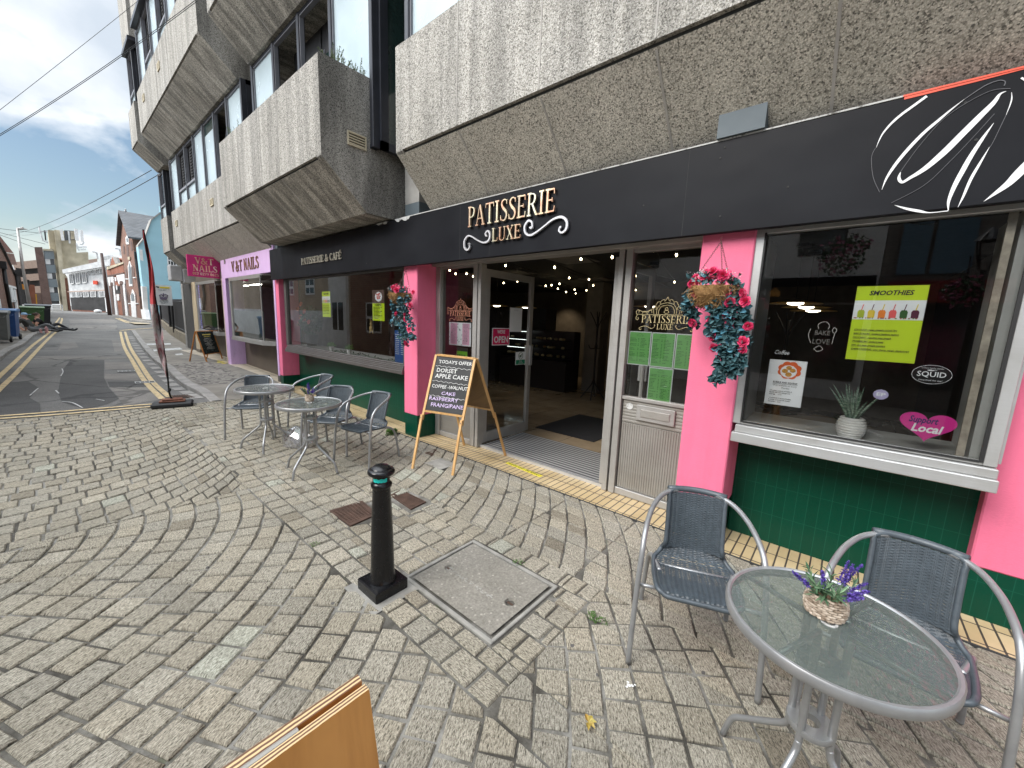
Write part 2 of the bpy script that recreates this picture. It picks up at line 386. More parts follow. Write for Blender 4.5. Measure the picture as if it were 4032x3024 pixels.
def greentile():
    m, nt, n, l, b = newmat('green_glazed_tile'); g = n.new('ShaderNodeTexCoord').outputs['Object']
    sp = n.new('ShaderNodeSeparateXYZ'); l.new(g, sp.inputs[0]); cb = n.new('ShaderNodeCombineXYZ')
    ad = n.new('ShaderNodeMath'); l.new(sp.outputs['X'], ad.inputs[0]); l.new(sp.outputs['Y'], ad.inputs[1])
    l.new(ad.outputs[0], cb.inputs[0]); l.new(sp.outputs['Z'], cb.inputs[1])
    t = n.new('ShaderNodeTexBrick'); l.new(cb.outputs[0], t.inputs['Vector']); t.inputs['Scale'].default_value = 1; t.offset = 0
    t.inputs['Brick Width'].default_value = .066; t.inputs['Row Height'].default_value = .225; t.inputs['Mortar Size'].default_value = .0022; t.inputs['Mortar Smooth'].default_value = .6
    t.inputs['Color1'].default_value = (.001, .046, .025, 1); t.inputs['Color2'].default_value = (.001, .051, .028, 1); t.inputs['Mortar'].default_value = (.008, .080, .05, 1)
    dirt = noise_n(n, l, g, 7, 7, .7)
    c = mixc(n, l, ramp(n, l, dirt, [(.66, (0, 0, 0)), (.82, (.45, .45, .45))]), t.outputs['Color'], (.03, .13, .085))
    l.new(c, b.inputs['Base Color']); setp(b, Roughness=.30); b.inputs['Specular IOR Level'].default_value = .25
    p = bump(n, l, t.outputs['Fac'], b, -.6, .003); bump(n, l, noise_n(n, l, g, 22, 3), b, .12, .01, p)
    return m
M['green'] = greentile()
M['terr'] = None
# ---------------------------------------------------------------- ground, road, paving
def clip_half(P, a, b, c):          # keep a*x+b*y+c >= 0
    out = []; n = len(P)
    for i in range(n):
        p, q = P[i], P[(i+1) % n]; dp = a*p[0]+b*p[1]+c; dq = a*q[0]+b*q[1]+c
        if dp >= 0: out.append(p)
        if (dp >= 0) != (dq >= 0):
            t = dp/(dp-dq); out.append((p[0]+(q[0]-p[0])*t, p[1]+(q[1]-p[1])*t))
    return out
def clip_poly(P, reg):              # reg convex, counter clockwise
    n = len(reg)
    for i in range(n):
        (x0, y0), (x1, y1) = reg[i], reg[(i+1) % n]
        P = clip_half(P, -(y1-y0), (x1-x0), (y1-y0)*x0-(x1-x0)*y0)
        if len(P) < 3: return []
    return P
def sub_poly(P, reg):               # pieces of P outside reg
    out = []; n = len(reg)
    for i in range(n):
        (x0, y0), (x1, y1) = reg[i], reg[(i+1) % n]
        a, b, c = -(y1-y0), (x1-x0), (y1-y0)*x0-(x1-x0)*y0
        o = clip_half(P, -a, -b, -c)
        if len(o) >= 3: out.append(o)
        P = clip_half(P, a, b, c)
        if len(P) < 3: break
    return out
def area(P): return .5*sum(P[i][0]*P[(i+1) % len(P)][1]-P[(i+1) % len(P)][0]*P[i][1] for i in range(len(P)))
def settmat():
    m, nt, n, l, b = newmat('riven_stone_setts'); uv = n.new('ShaderNodeUVMap'); uv.uv_map = 'UVMap'; tc = n.new('ShaderNodeTexCoord').outputs['Object']
    at = n.new('ShaderNodeAttribute'); at.attribute_name = 'tone'
    s = noise_n(n, l, mapping(n, l, uv.outputs[0], (52, 190, 1)), 1, 3, .75, .6)
    f = noise_n(n, l, tc, 170, 3, .8)
    c = ramp(n, l, s, [(.34, (.07, .06, .045)), (.44, (.245, .22, .172)), (.55, (.42, .385, .31)), (.72, (.60, .56, .47))])
    c = mixc(n, l, .55, c, ramp(n, l, f, [(.36, (.42, .42, .41)), (.58, (1, 1, 1))]), 'MULTIPLY')
    g = noise_n(n, l, tc, 1.3, 6, .6); c = mixc(n, l, .7, c, ramp(n, l, g, [(.32, (.66, .66, .64)), (.66, (1, 1, 1))]), 'MULTIPLY')
    c = mixc(n, l, 1.0, c, at.outputs['Color'], 'MULTIPLY')
    # old chewing gum and specks
    v = n.new('ShaderNodeTexVoronoi'); v.inputs['Scale'].default_value = 5; l.new(tc, v.inputs['Vector'])
    sp = ramp(n, l, v.outputs['Distance'], [(.045, (1, 1, 1)), (.06, (0, 0, 0))])
    c = mixc(n, l, sp, c, (.09, .085, .08))
    l.new(c, b.inputs['Base Color']); setp(b, Roughness=.88)
    p = bump(n, l, s, b, .55, .006); bump(n, l, f, b, .4, .003, p)
    return m
M['sett'] = settmat()
def mortarm():
    m, nt, n, l, b = newmat('joint_mortar'); tc = n.new('ShaderNodeTexCoord').outputs['Object']
    f = noise_n(n, l, tc, 2.2, 7, .65); g = noise_n(n, l, tc, 120, 4)
    c = ramp(n, l, f, [(.40, (.05, .045, .036)), (.50, (.12, .112, .095)), (.60, (.25, .24, .215))])
    c = mixc(n, l, .6, c, ramp(n, l, g, [(.3, (.5, .5, .5)), (.7, (1, 1, 1))]), 'MULTIPLY')
    mo = noise_n(n, l, tc, 1.4, 8, .75); c = mixc(n, l, ramp(n, l, mo, [(.62, (0, 0, 0)), (.70, (.6, .6, .6))]), c, (.06, .085, .02))
    l.new(c, b.inputs['Base Color']); setp(b, Roughness=.95); bump(n, l, g, b, .5, .004); return m
M['mortar'] = mortarm()

PLX = lambda y: -8.22-0.13*(0.9-y) if y < .9 else -8.22          # where the paving meets the road
HOLES = {'man': [(-1.925,1.27),(-1.145,1.27),(-1.145,1.90),(-1.925,1.90)],
         'dr': [(-3.08,1.36),(-2.72,1.345),(-2.60,1.69),(-2.99,1.72)],
         'gr': [(-2.93,1.80),(-2.58,1.80),(-2.58,2.04),(-2.93,2.04)],
         'ac': [(-3.42,2.60),(-3.17,2.60),(-3.17,2.80),(-3.42,2.80)],
         'bol': [(-2.05,1.03),(-1.78,1.03),(-1.78,1.27),(-2.05,1.27)]}
SE = MB(); SE_uv = []; SE_tone = []
def sett(P, ux, uy):
    """one stone: clipped outline P, ux/uy local axis for the tooling"""
    pcs = [P]
    for h in HOLES.values():
        nx = []
        for q in pcs: nx += sub_poly(q, h)
        pcs = nx
    for q in pcs:
        # clean duplicates
        q = [p for i, p in enumerate(q) if (p[0]-q[i-1][0])**2+(p[1]-q[i-1][1])**2 > 1e-6]
        if len(q) < 3: continue
        A = area(q)
        if A < 0: q = q[::-1]; A = -A
        if A < .0022: continue
        cxx = sum(p[0] for p in q)/len(q); cyy = sum(p[1] for p in q)/len(q)
        g = gz(cxx); z0 = g+rnd.uniform(-.002, .0035); tx = rnd.uniform(-.02, .02); ty = rnd.uniform(-.02, .02)
        t = rnd.gauss(.95, .06); t = max(.68, min(1.2, t)); wr = rnd.uniform(-.02, .04); tone = (t*(1+wr*.6), t, t*(1-wr), 1)
        if rnd.random() < .03: tone = (t*.75, t*.72, t*.68, 1)
        if rnd.random() < .018: tone = (t*1.15, t*1.25, t*1.28, 1)
        r = math.sqrt(A); k = 1-.017/r; k2 = 1-.004/r; jj = [(rnd.uniform(-.004, .004), rnd.uniform(-.004, .004)) for _ in q]
        top = []; mid = []; bot = []
        for (x, y), (jx, jy) in zip(q, jj):
            dx, dy = x-cxx+jx, y-cyy+jy
            zz = z0+tx*dx+ty*dy
            top.append((cxx+dx*k, cyy+dy*k, zz)); mid.append((cxx+dx*k2, cyy+dy*k2, zz-.0075)); bot.append((cxx+dx*k2, cyy+dy*k2, g-.03))
        n = len(q); b = len(SE.v); SE.v += top+mid+bot
        fs = [tuple(range(n))]+[(n+i, n+(i+1) % n, (i+1) % n, i) for i in range(n)]+[(2*n+i, 2*n+(i+1) % n, n+(i+1) % n, n+i) for i in range(n)]
        ou, ov = rnd.uniform(0, 50), rnd.uniform(0, 50)
        for f in fs:
            SE.f.append(tuple(b+i for i in f)); SE.m.append(0)
            for i in f:
                p = SE.v[b+i]; dx, dy = p[0]-cxx, p[1]-cyy
                SE_uv.append((ou+dx*ux[0]+dy*ux[1], ov+dx*uy[0]+dy*uy[1])); SE_tone.append(tone)
G_ = .0045
def arcs_translate(cy, Rr, step, x0, x1, th0, th1, reg):
    x = x0; k = 0
    while x < x1:
        th = th0-rnd.random()*.145/Rr
        while th < th1:
            L = rnd.uniform(.125, .165)/Rr; a, b = th, th+L
            # horizontal pitch => rows are thinner where the arc turns; compensate by offsetting along x
            P = []
            m = .5*(a+b)
            for xx, aa in ((x+G_, a+G_/Rr), (x+step-G_, a+G_/Rr), (x+step-G_, b-G_/Rr), (x+G_, b-G_/Rr)):
                P.append((xx+Rr*math.cos(aa), cy+Rr*math.sin(aa)))
            q = clip_poly(P, reg)
            if q: sett(q, (-math.sin(m), math.cos(m)), (math.cos(m), math.sin(m)))
            th = b
        x += step; k += 1
def arcs_concentric(c, r0, r1, reg, th0=-math.pi/2, th1=math.pi):
    r = r0
    while r < r1:
        w = .15; th = th0-rnd.random()*.14/max(r, .2)
        while th < th1:
            L = rnd.uniform(.125, .165)/r; b = th+L
            P = [(c[0]+q*math.cos(t), c[1]+q*math.sin(t)) for q, t in ((r+G_, th+G_/r), (r+w-G_, th+G_/r), (r+w-G_, b-G_/r), (r+G_, b-G_/r))]
            q = clip_poly(P, reg); m = .5*(th+b)
            if q: sett(q, (-math.sin(m), math.cos(m)), (math.cos(m), math.sin(m)))
            th = b
        r += w
def rows(x0, x1, y0, y1, reg, h=.15):
    y = y0
    while y < y1:
        x = x0-rnd.random()*.15
        while x < x1:
            L = rnd.uniform(.13, .19)
            q = clip_poly([(x+G_, y+G_), (x+L-G_, y+G_), (x+L-G_, y+h-G_), (x+G_, y+h-G_)], reg)
            if q: sett(q, (1, 0), (0, 1))
            x += L
        y += h
YT = 3.035
arcs_translate(.57, 3.8, .172, -12.5, -.2, R(8), R(52), [(-8.2, 1.25), (-4.1, 1.25), (-3.5, 2.05), (-.95, 2.05), (2.4, 2.05), (2.4, YT), (-8.2, YT)][:0] or [(-4.35, 2.05), (2.6, 2.05), (2.6, YT), (-4.35, YT)])
arcs_translate(.57, 3.8, .172, -13.5, -6.6, R(8), R(52), [(-8.2, 1.06), (-4.35, 1.06), (-4.35, YT), (-8.2, YT)])
rows(-4.35, -.95, 1.04, 2.05, [(-4.35, 1.04), (-.95, 1.04), (-.95, 2.05), (-4.35, 2.05)], .144)
arcs_concentric((-4.1, -1.0), .15, 7.2, [(-4.0, -1.7), (2.6, -1.7), (2.6, 1.04), (-4.0, 1.04)])
arcs_concentric((-4.1, -1.0), 2.6, 7.6, [(-.95, 1.04), (2.6, 1.04), (2.6, 2.05), (-.95, 2.05)])
arcs_translate(-.35, 1.65, .175, -11.2, -4.0, R(-58), R(78), [(PLX(-1.7), -1.7), (-4.0, -1.7), (-4.0, 1.06), (-8.2, 1.06)])
def finish_setts():
    o = SE.build('stone_setts', M['sett']); me = o.data
    uvl = me.uv_layers.new(name='UVMap')
    uvl.data.foreach_set('uv', [c for p in SE_uv for c in p])
    ca = me.color_attributes.new('tone', 'FLOAT_COLOR', 'CORNER'); ca.data.foreach_set('color', [c for p in SE_tone for c in p])
    o['kind'] = 'structure'; return o
finish_setts().name = 'paving'

def sheet(name, poly, mat, dz, xs=None, thick=None):
    """a ground sheet following the slope: polygon given in plan, cut into strips along x"""
    mb = MB(); lo = min(p[0] for p in poly); hi = max(p[0] for p in poly)
    cuts = [c for c in (-300, -100, -70, -55, -48, -44, -40, -30, -20, -12, -9, -4.5) if lo < c < hi]; ed = [lo]+cuts+[hi]
    if area(poly) < 0: poly = poly[::-1]
    for a, b in zip(ed[:-1], ed[1:]):
        # general polygon: clip halves
        q = clip_half(clip_half(poly, 1, 0, -a), -1, 0, b)
        if len(q) >= 3: mb.poly([(x, y, gz(x)+dz) for x, y in q])
    return struct(mb, name, mat)
def tarmac(name, c, lite):
    m, nt, n, l, b = newmat(name); tc = n.new('ShaderNodeTexCoord').outputs['Object']
    f = noise_n(n, l, tc, 90, 4, .7); g = noise_n(n, l, tc, .6, 7, .65)
    col = ramp(n, l, f, [(.32, tuple(x*.55 for x in c)), (.55, c), (.72, lite)])
    col = mixc(n, l, .9, col, ramp(n, l, g, [(.3, (.62, .62, .62)), (.5, (.9, .9, .9)), (.68, (1.25, 1.25, 1.22))]), 'MULTIPLY')
    v = n.new('ShaderNodeTexVoronoi'); v.feature = 'DISTANCE_TO_EDGE'; v.inputs['Scale'].default_value = .42
    wp = n.new('ShaderNodeTexNoise'); wp.inputs['Scale'].default_value = 2.2; l.new(tc, wp.inputs['Vector'])
    l.new(mixc(n, l, .25, tc, wp.outputs['Color']), v.inputs['Vector'])
    col = mixc(n, l, ramp(n, l, v.outputs['Distance'], [(.004, (.8, .8, .8)), (.010, (0, 0, 0))]), col, tuple(x*.35 for x in c))
    l.new(col, b.inputs['Base Color']); setp(b, Roughness=.9); bump(n, l, f, b, .5, .006); return m
M['tar'] = tarmac('worn_tarmac', (.165, .16, .15), (.30, .29, .27)); M['tar2'] = tarmac('dark_tarmac_patch', (.085, .083, .08), (.17, .167, .16))
M['tar3'] = tarmac('pale_tarmac_patch', (.22, .205, .185), (.34, .32, .295))
M['slab'] = plain('grey_paving_slabs', (.20, .182, .155), .9, var=.3, scale=2.5, bmp=.4, bscale=30)
M['kerb'] = plain('granite_kerb', (.28, .265, .245), .9, var=.28, scale=4, bmp=.3)
M['cement'] = plain('cement', (.26, .25, .225), .95, var=.3, scale=8, bmp=.5, bscale=80)
def paintm(name, col):
    m, nt, n, l, b = newmat(name); tc = n.new('ShaderNodeTexCoord').outputs['Object']; f = noise_n(n, l, tc, 14, 8, .75)
    l.new(ramp(n, l, f, [(.36, (.10, .095, .085)), (.46, tuple(x*.85 for x in col)), (.7, col)]), b.inputs['Base Color']); setp(b, Roughness=.85); return m
M['yel'] = paintm('worn_yellow_paint', (.62, .48, .27)); M['whi'] = paintm('worn_white_paint', (.58, .58, .56))
M['tact'] = plain('buff_tactile_paving', (.36, .30, .2), .9, var=.2)
M['earth'] = plain('ground', (.12, .115, .105), .95, var=.3, scale=.2)
sheet('ground', [(-600, -400), (80, -400), (80, 400), (-600, 400)], M['earth'], -.08)
sheet('paving_mortar', [(PLX(-12)+.02, -12), (8, -12), (8, 3.6), (-8.22, 3.6), (-8.22, .9)], M['mortar'], -.010)
# far pavement beyond the laid setts (seen only in the windows)
sheet('paving_far', [(PLX(-12)+.03, -12), (8, -12), (8, -1.72), (-8.55, -1.72)], M['slab'], -.002)
sheet('paving_right', [(2.62, -1.7), (8, -1.7), (8, 3.03), (2.62, 3.03)], M['slab'], -.002)
# road between the two kerbs
RK = [(826,1578),(785,1554),(716,1521),(651,1460),(594,1412),(549,1355),(517,1306)]
KR = [onG(x, y)[:2] for x, y in RK]
LK = [(0,1422),(45,1387),(96,1361),(134,1326),(150,1318)]
KL = [onG(x, y)[:2] for x, y in LK]
KL = [(-8.9, KL[0][1]-.1)]+KL+[(-30, -.42), (-38, .1)]
road = [(-8.22, .9)]+[(-8.22, 1.72)]+KR[0:]+[(-46, 4.2), (-60, 9), (-60, 40), (-160, 60), (-160, -30), (-44, -30), (-40, .2)][:0]
def strip(name, left, right, mat, dz):
    mb = MB()
    for i in range(len(left)-1):
        mb.poly([(left[i][0], left[i][1], gz(left[i][0])+dz), (left[i+1][0], left[i+1][1], gz(left[i+1][0])+dz),
                 (right[i+1][0], right[i+1][1], gz(right[i+1][0])+dz), (right[i][0], right[i][1], gz(right[i][0])+dz)])
    return struct(mb, name, mat)
sheet('road', [(-8.2-.24, -12), (-8.22, .9), (-8.22, 3.5), (-160, 60), (-160, -60), (-8.5, -12)], M['tar'], -.004)
def pz(x): return gz(x)+.09*max(0, min(1, (-8.25-x)/1.0))
def raised(name, edge, back, mat, zf):
    """a pavement: strip between the kerb line and the wall line"""
    mb = MB()
    for i in range(len(edge)-1):
        a, b, c, d = edge[i], edge[i+1], back[i+1], back[i]
        mb.poly([(d[0], d[1], zf(d[0])), (c[0], c[1], zf(c[0])), (b[0], b[1], zf(b[0])), (a[0], a[1], zf(a[0]))])
    return struct(mb, name, mat)
def resample(pts, step):
    out = [pts[0]]
    for a, b in zip(pts[:-1], pts[1:]):
        n = max(1, int(math.hypot(b[0]-a[0], b[1]-a[1])/step))
        for i in range(1, n+1): out.append((lerp(a[0], b[0], i/n), lerp(a[1], b[1], i/n)))
    return out
KRs = resample([tuple(p) for p in crom([(x, y, 0) for x, y in [(-8.22, 1.70)]+KR], 4) for p in [(p[0], p[1])]], .6)
inner = [(x, y+.15) for x, y in KRs]
raised('pavement', inner, [(x, 3.06 if x > -16.9 else 3.4+(-16.9-x)*.14) for x, y in inner], M['slab'], pz)
def kerb(name, line, side, zf, top=.0):
    mb = MB()
    for a, b in zip(line[:-1], line[1:]):
        if abs(a[0]-b[0]) < .02 and abs(a[1]-b[1]) < .02: continue
        t = Vector((b[0]-a[0], b[1]-a[1], 0)).normalized(); n = Vector((-t.y, t.x, 0))*side
        a2 = Vector((a[0], a[1], 0))+t*.004; b2 = Vector((b[0], b[1], 0))-t*.004; j = rnd.uniform(-.003, .003)
        P = [a2, b2, b2+n*.152, a2+n*.152]
        za, zb = zf(a[0])+top+j, zf(b[0])+top+j
        A = [(P[0].x, P[0].y, gz(a[0])-.06), (P[1].x, P[1].y, gz(b[0])-.06), (P[1].x, P[1].y, zb-.012), (P[0].x, P[0].y, za-.012)]
        mb.poly(A); bev = n*.014
        mb.poly([A[3], A[2], (P[1].x+bev.x, P[1].y+bev.y, zb), (P[0].x+bev.x, P[0].y+bev.y, za)])
        mb.poly([(P[0].x+bev.x, P[0].y+bev.y, za), (P[1].x+bev.x, P[1].y+bev.y, zb), (P[2].x, P[2].y, zb), (P[3].x, P[3].y, za)])
        mb.poly([(P[0].x, P[0].y, gz(a[0])-.06), (P[0].x, P[0].y, za-.012), (P[3].x, P[3].y, za), (P[3].x, P[3].y, gz(a[0])-.06)])
    return struct(mb, name, M['kerb'])
kerb('kerb', KRs, -1, pz, .003)
# drainage channel of granite setts along the kerb
KLs = resample([(p[0], p[1]) for p in crom([(x, y, 0) for x, y in [(-8.9, -1.15), (-12, -1.05)]+KL[1:]], 4)], .7)
lz = lambda x: gz(x)+.09
kerb('kerb', KLs, 1, lz, .003)
li = [(x, y-.15) for x, y in KLs]
raised('pavement', [(x, -3.0) for x, y in li], li, M['slab'], lz)
# pavement in front of the church beyond the side street
cz = lambda x: gz(x)+.08
kc = resample([(-37.5, 9.0), (-40.5, 6.2), (-43.5, 4.9), (-48, 4.6), (-56, 4.9), (-66, 5.2), (-80, 5.4)], 1.5)
kerb('kerb', kc, -1, cz, .003)
raised('pavement', [(x, y+.15) for x, y in kc], [(x-.5, 12) for x, y in kc], M['slab'], cz)
# yellow lines
def line_pix(pts, w, name='road_marking', mat='yel', o=(0, 1200), s=2.458, dz=.008):
    P = [onG(o[0]+x/s, o[1]+y/s)[:2] for x, y in pts]; P = resample([(p[0], p[1]) for p in crom([(a, b, 0) for a, b in P], 5)], 1.0)
    L = []; Rr = []
    for i, p in enumerate(P):
        a = P[max(i-1, 0)]; b = P[min(i+1, len(P)-1)]; t = Vector((b[0]-a[0], b[1]-a[1])).normalized(); n = Vector((-t.y, t.x))*w/2
        L.append((p[0]+n.x, p[1]+n.y)); Rr.append((p[0]-n.x, p[1]-n.y))
    return strip(name, L, Rr, M[mat], dz)
line_pix([(1165,262),(1200,400),(1290,560),(1400,740),(1570,915)], .085)
line_pix([(1210,262),(1255,400),(1350,560),(1470,740),(1640,895)], .085)
line_pix([(-160,850),(0,690),(130,570),(310,400),(440,300),(500,240),(560,150),(577,125)], .085)
line_pix([(-160,980),(0,815),(170,650),(400,400),(500,300),(552,250),(596,160),(600,130)], .085)
line_pix([(-260,1098),(0,1080),(500,1043),(1000,1003),(1470,964)], .075)
line_pix([(-260,1122),(0,1105),(500,1070),(1000,1028),(1470,988)], .075)
line_pix([(1165,250),(1300,238),(1480,225)], .16); line_pix([(1120,130),(1170,150),(1240,175),(1350,185)], .12); line_pix([(1150,130),(1200,152),(1290,175),(1400,180)], .12)
def patch(pts, mat, dz=.004, name='road_patch', o=(0, 1200), s=2.458):
    return sheet(name, [onG(o[0]+x/s, o[1]+y/s)[:2] for x, y in pts], M[mat], dz)
patch([(680,535),(1010,535),(1005,700),(1050,800),(1150,910),(1040,960),(820,1010),(600,940),(560,850),(600,640)], 'tar2', .001)
patch([(0,760),(270,740),(370,800),(290,900),(390,960),(390,1045),(0,1075),(-200,1085),(-150,800)], 'tar2', .001)
patch([(670,145),(1080,135),(1140,160),(1110,185),(680,180)], 'tar3', .001); patch([(670,195),(1130,195),(1135,235),(665,245)], 'tar3', .0012)
patch([(600,365),(730,365),(760,410),(560,440)], 'tar3', .001); patch([(1080,340),(1180,345),(1240,440),(1110,455)], 'tar3', .001)
patch([(1015,555),(1260,555),(1320,620),(1015,625)], 'tar3', .0012); patch([(1015,670),(1310,668),(1400,740),(1010,720)], 'tar3', .001)
patch([(1060,800),(1430,800),(1540,920),(1200,975),(1150,900)], 'tar3', .0012); patch([(350,500),(1220,500),(1240,522),(320,530)], 'tar3', .003)
patch([(1025,615),(1300,618),(1400,690),(1420,740),(1040,750),(1010,690)][:0] or [(1040,745),(1440,742),(1480,795),(1060,795)], 'tar2', .001)
for q in ([(600,620),(610,650),(590,690)], [(540,830),(570,860)], [(600,940),(700,950),(800,1000)], [(290,880),(370,810)], [(930,915),(1010,930)]):
    line_pix(q, .018, mat='whi', dz=.006)
# pale slabs in the pavement on the right
for q in ([(1395,378),(1650,372),(1655,386),(1400,392)], [(1480,436),(1740,416),(1770,432),(1490,452)], [(1690,478),(1760,470),(1775,484),(1710,490)]):
    sheet('paving_slab', [onG(x/2.458, 1200+y/2.458, .09)[:2] for x, y in q], M['whi'], .0945)
sheet('tactile_paving', [onG(x/2.458, 1200+y/2.458, .08)[:2] for x, y in [(1240,165),(1440,178),(1460,186),(1300,186)]], M['tact'], .086)
# kerb-side gully setts
mb = MB()
for i in range(60):
    t = i/60; x = lerp(-8.6, -26, t**1.5); yk = np.interp(-x, [-p[0] for p in KRs], [p[1] for p in KRs])
    if i % 3 == 0: mb.box(x-.0, x-.30-.3*t, yk-.19, yk-.02, gz(x)-.02, gz(x)+.004)
struct(mb, 'gully_setts', M['kerb'])
# the grooved diamond pavers near the kerb
def diam():
    m, nt, n, l, b = newmat('patterned_pavers'); tc = n.new('ShaderNodeTexCoord').outputs['Object']
    w = n.new('ShaderNodeTexVoronoi'); w.inputs['Scale'].default_value = 9; l.new(tc, w.inputs['Vector'])
    c = ramp(n, l, w.outputs['Distance'], [(.35, (.23, .21, .18)), (.5, (.31, .285, .25)), (.62, (.10, .09, .08))])
    l.new(mixc(n, l, .7, c, ramp(n, l, noise_n(n, l, tc, 1.8, 5), [(.3, (.7, .7, .7)), (.7, (1.1, 1.1, 1.1))]), 'MULTIPLY'), b.inputs['Base Color']); setp(b, Roughness=.92)
    bump(n, l, w.outputs['Distance'], b, -.6, .01); return m
M['diam'] = diam()
raised('patterned_paving', [(x, np.interp(-x, [-p[0] for p in KRs], [p[1] for p in KRs])+.17) for x in (-9.4, -10, -11, -12, -13.2)],
       [(x, 2.75) for x in (-9.4, -10, -11, -12, -13.2)], M['diam'], lambda x: pz(x)+.004)
# buff tile apron along the cafe front
def apron(name, bw, bh, c1, c2, mort, ms):
    m, nt, n, l, b = newmat(name); tc = n.new('ShaderNodeTexCoord').outputs['Object']
    t = n.new('ShaderNodeTexBrick'); t.offset = 0; t.inputs['Scale'].default_value = 1; t.inputs['Brick Width'].default_value = bw; t.inputs['Row Height'].default_value = bh
    t.inputs['Mortar Size'].default_value = ms; t.inputs['Color1'].default_value = c4(c1); t.inputs['Color2'].default_value = c4(c2); t.inputs['Mortar'].default_value = c4(mort)
    l.new(mapping(n, l, tc, (1, 1, 1), (0, 0, 0), (0, .055, 0)), t.inputs['Vector'])
    f = noise_n(n, l, tc, 3, 6); l.new(mixc(n, l, .8, t.outputs['Color'], ramp(n, l, f, [(.3, (.7, .68, .62)), (.65, (1, 1, 1))]), 'MULTIPLY'), b.inputs['Base Color'])
    setp(b, Roughness=.5); bump(n, l, t.outputs['Fac'], b, -.5, .004); return m
M['apron'] = apron('buff_floor_tiles', .064, .195, (.53, .40, .22), (.60, .47, .28), (.07, .055, .045), .0055)
M['apron2'] = apron('cream_slabs', .42, .42, (.50, .43, .33), (.55, .48, .38), (.16, .14, .12), .008)
sheet('tile_apron', [(-8.98, 3.035), (4, 3.035), (4, 3.50), (-8.98, 3.50)], M['apron'], .004)
mb = MB(); mb.box(-8.9, 4, 3.022, 3.036, -.03, .006); struct(mb, 'apron_edge', M['groove'])
raised('shop_apron', [(-9.0, 3.02), (-12.6, 3.02)][::-1], [(-9.0, 3.5), (-12.6, 3.5)][::-1], M['apron2'], lambda x: pz(x)+.004)
raised('shop_apron', [(-12.8, 3.02), (-16.9, 2.75)][::-1], [(-12.8, 4.2), (-16.9, 4.2)][::-1], M['apron2'], lambda x: pz(x)+.004)
# ---------------------------------------------------------------- the concrete office building above the shops
OB = thing('office_building', 'brutalist concrete office building with jutting stained parapets above the shops', 'building', (-8, 3.4, 0))
def band(x0, x1, yf, z0, yb, deep_back=3.5, h=1.03, under='agg_dirty'):
    """precast parapet with a sloping soffit: z0 = groove height"""
    zt = z0+h; zs = z0-.49
    mb = MB()
    # front parapet
    P = [(yf, z0+.012), (yf, zt-.015), (yf+.015, zt), (yf+.15, zt), (yf+.15, z0+.25), (deep_back, z0+.25), (deep_back, z0+.012)]
    mb.prism([(x0, y, z) for y, z in P], (x1-x0, 0, 0), 0)
    a = mb.build('parapet', [M['agg']], OB)
    mb = MB(); mb.prism([(x0+.02, y, z) for y, z in [(yf+.035, z0-.02), (yf+.035, z0+.013), (deep_back-.05, z0+.013), (deep_back-.05, z0-.02)]], (x1-x0-.04, 0, 0)); mb.build('drip_groove', M['groove'], OB)
    mb = MB(); P = [(yf+.02, z0-.019), (yb, zs), (deep_back, zs), (deep_back, z0-.019)]
    mb.prism([(x0, y, z) for y, z in P], (x1-x0, 0, 0), 0); mb.build('soffit', [M[under]], OB)
    for xe, w_ in ((x1+.003, -.12), (x0-.003, .12)):     # end cheeks close the trough
        mb = MB(); mb.prism([(xe, y, z) for y, z in [(yf+.001, z0+.002), (yf+.001, zt-.012), (yf+.012, zt+.001), (deep_back, zt+.001), (deep_back, zs-.001), (yb+.001, zs-.001)]], (w_, 0, 0)); mb.build('end_cheek', M['agg_st'], OB)
def joints(xs, yf, z0, yb, h=1.03):
    for x in xs:
        mb = MB()
        mb.box(x-.006, x+.006, yf-.003, yf+.02, z0+.02, z0+h-.01)
        s = Vector((0, yb-(yf+.02), -.47)); nrm = Vector((0, -.47, -(yb-yf-.02))).normalized()*.003
        a = Vector((x-.008, yf+.03, z0-.03))+nrm; b = Vector((x-.008, yb-.01, z0-.48))+nrm
        mb.prism([a, a+Vector((.016, 0, 0)), b+Vector((.016, 0, 0)), b], (0, 0.01, .01))
        mb.build('panel_joint', M['joint'], OB)
Z1, Z2, Z3 = 3.345, 6.33, 9.32
band(-3.96, 8, 2.6, Z1, 3.08, under='agg_under'); joints([-2.99, -2.05, -1.15, -.25, .65, 1.55], 2.6, Z1, 3.08)
band(-8.44, -4.70, 2.13, Z1, 2.665); joints([-7.5, -6.55, -5.9], 2.13, Z1, 2.665)
band(-15.42, -9.1, 2.6, Z1, 3.08, under='agg_under'); joints([-13.9, -12.3, -10.9], 2.6, Z1, 3.08)
band(-17.12, -16.1, 2.6, Z1, 3.08)
band(-15.56, -9.2, 2.13, Z2, 2.665); joints([-14.2, -12.9, -11.6, -10.3], 2.13, Z2, 2.665)
band(-8.55, -4.4, 2.13, Z2, 2.665); joints([-7.4, -6.4, -5.4], 2.13, Z2, 2.665)
band(-17.32, -16.2, 2.13, Z2, 2.665); band(-3.9, 8, 2.13, Z2, 2.665)
for x0, x1 in ((-17.4, -16.1), (-15.5, -9.2), (-8.55, 8)):
    mb = MB(); mb.box(x0, x1, 2.16, 3.4, 8.98, 10.4); mb.build('parapet', M['agg'], OB)
    mb = MB(); mb.box(x0+.02, x1-.02, 2.12, 3.4, 8.88, 8.979); mb.build('lintel', M['winframe'], OB)
# core wall behind the recesses
mb = MB(); mb.box(-17.0, 8, 3.52, 3.9, 2.62, 10.2); mb.build('wall', M['conc'], OB)
mb = MB(); mb.box(-17.05, 8, 3.9, 14, 2.9, 10.2); mb.build('wall', M['conc'], OB)
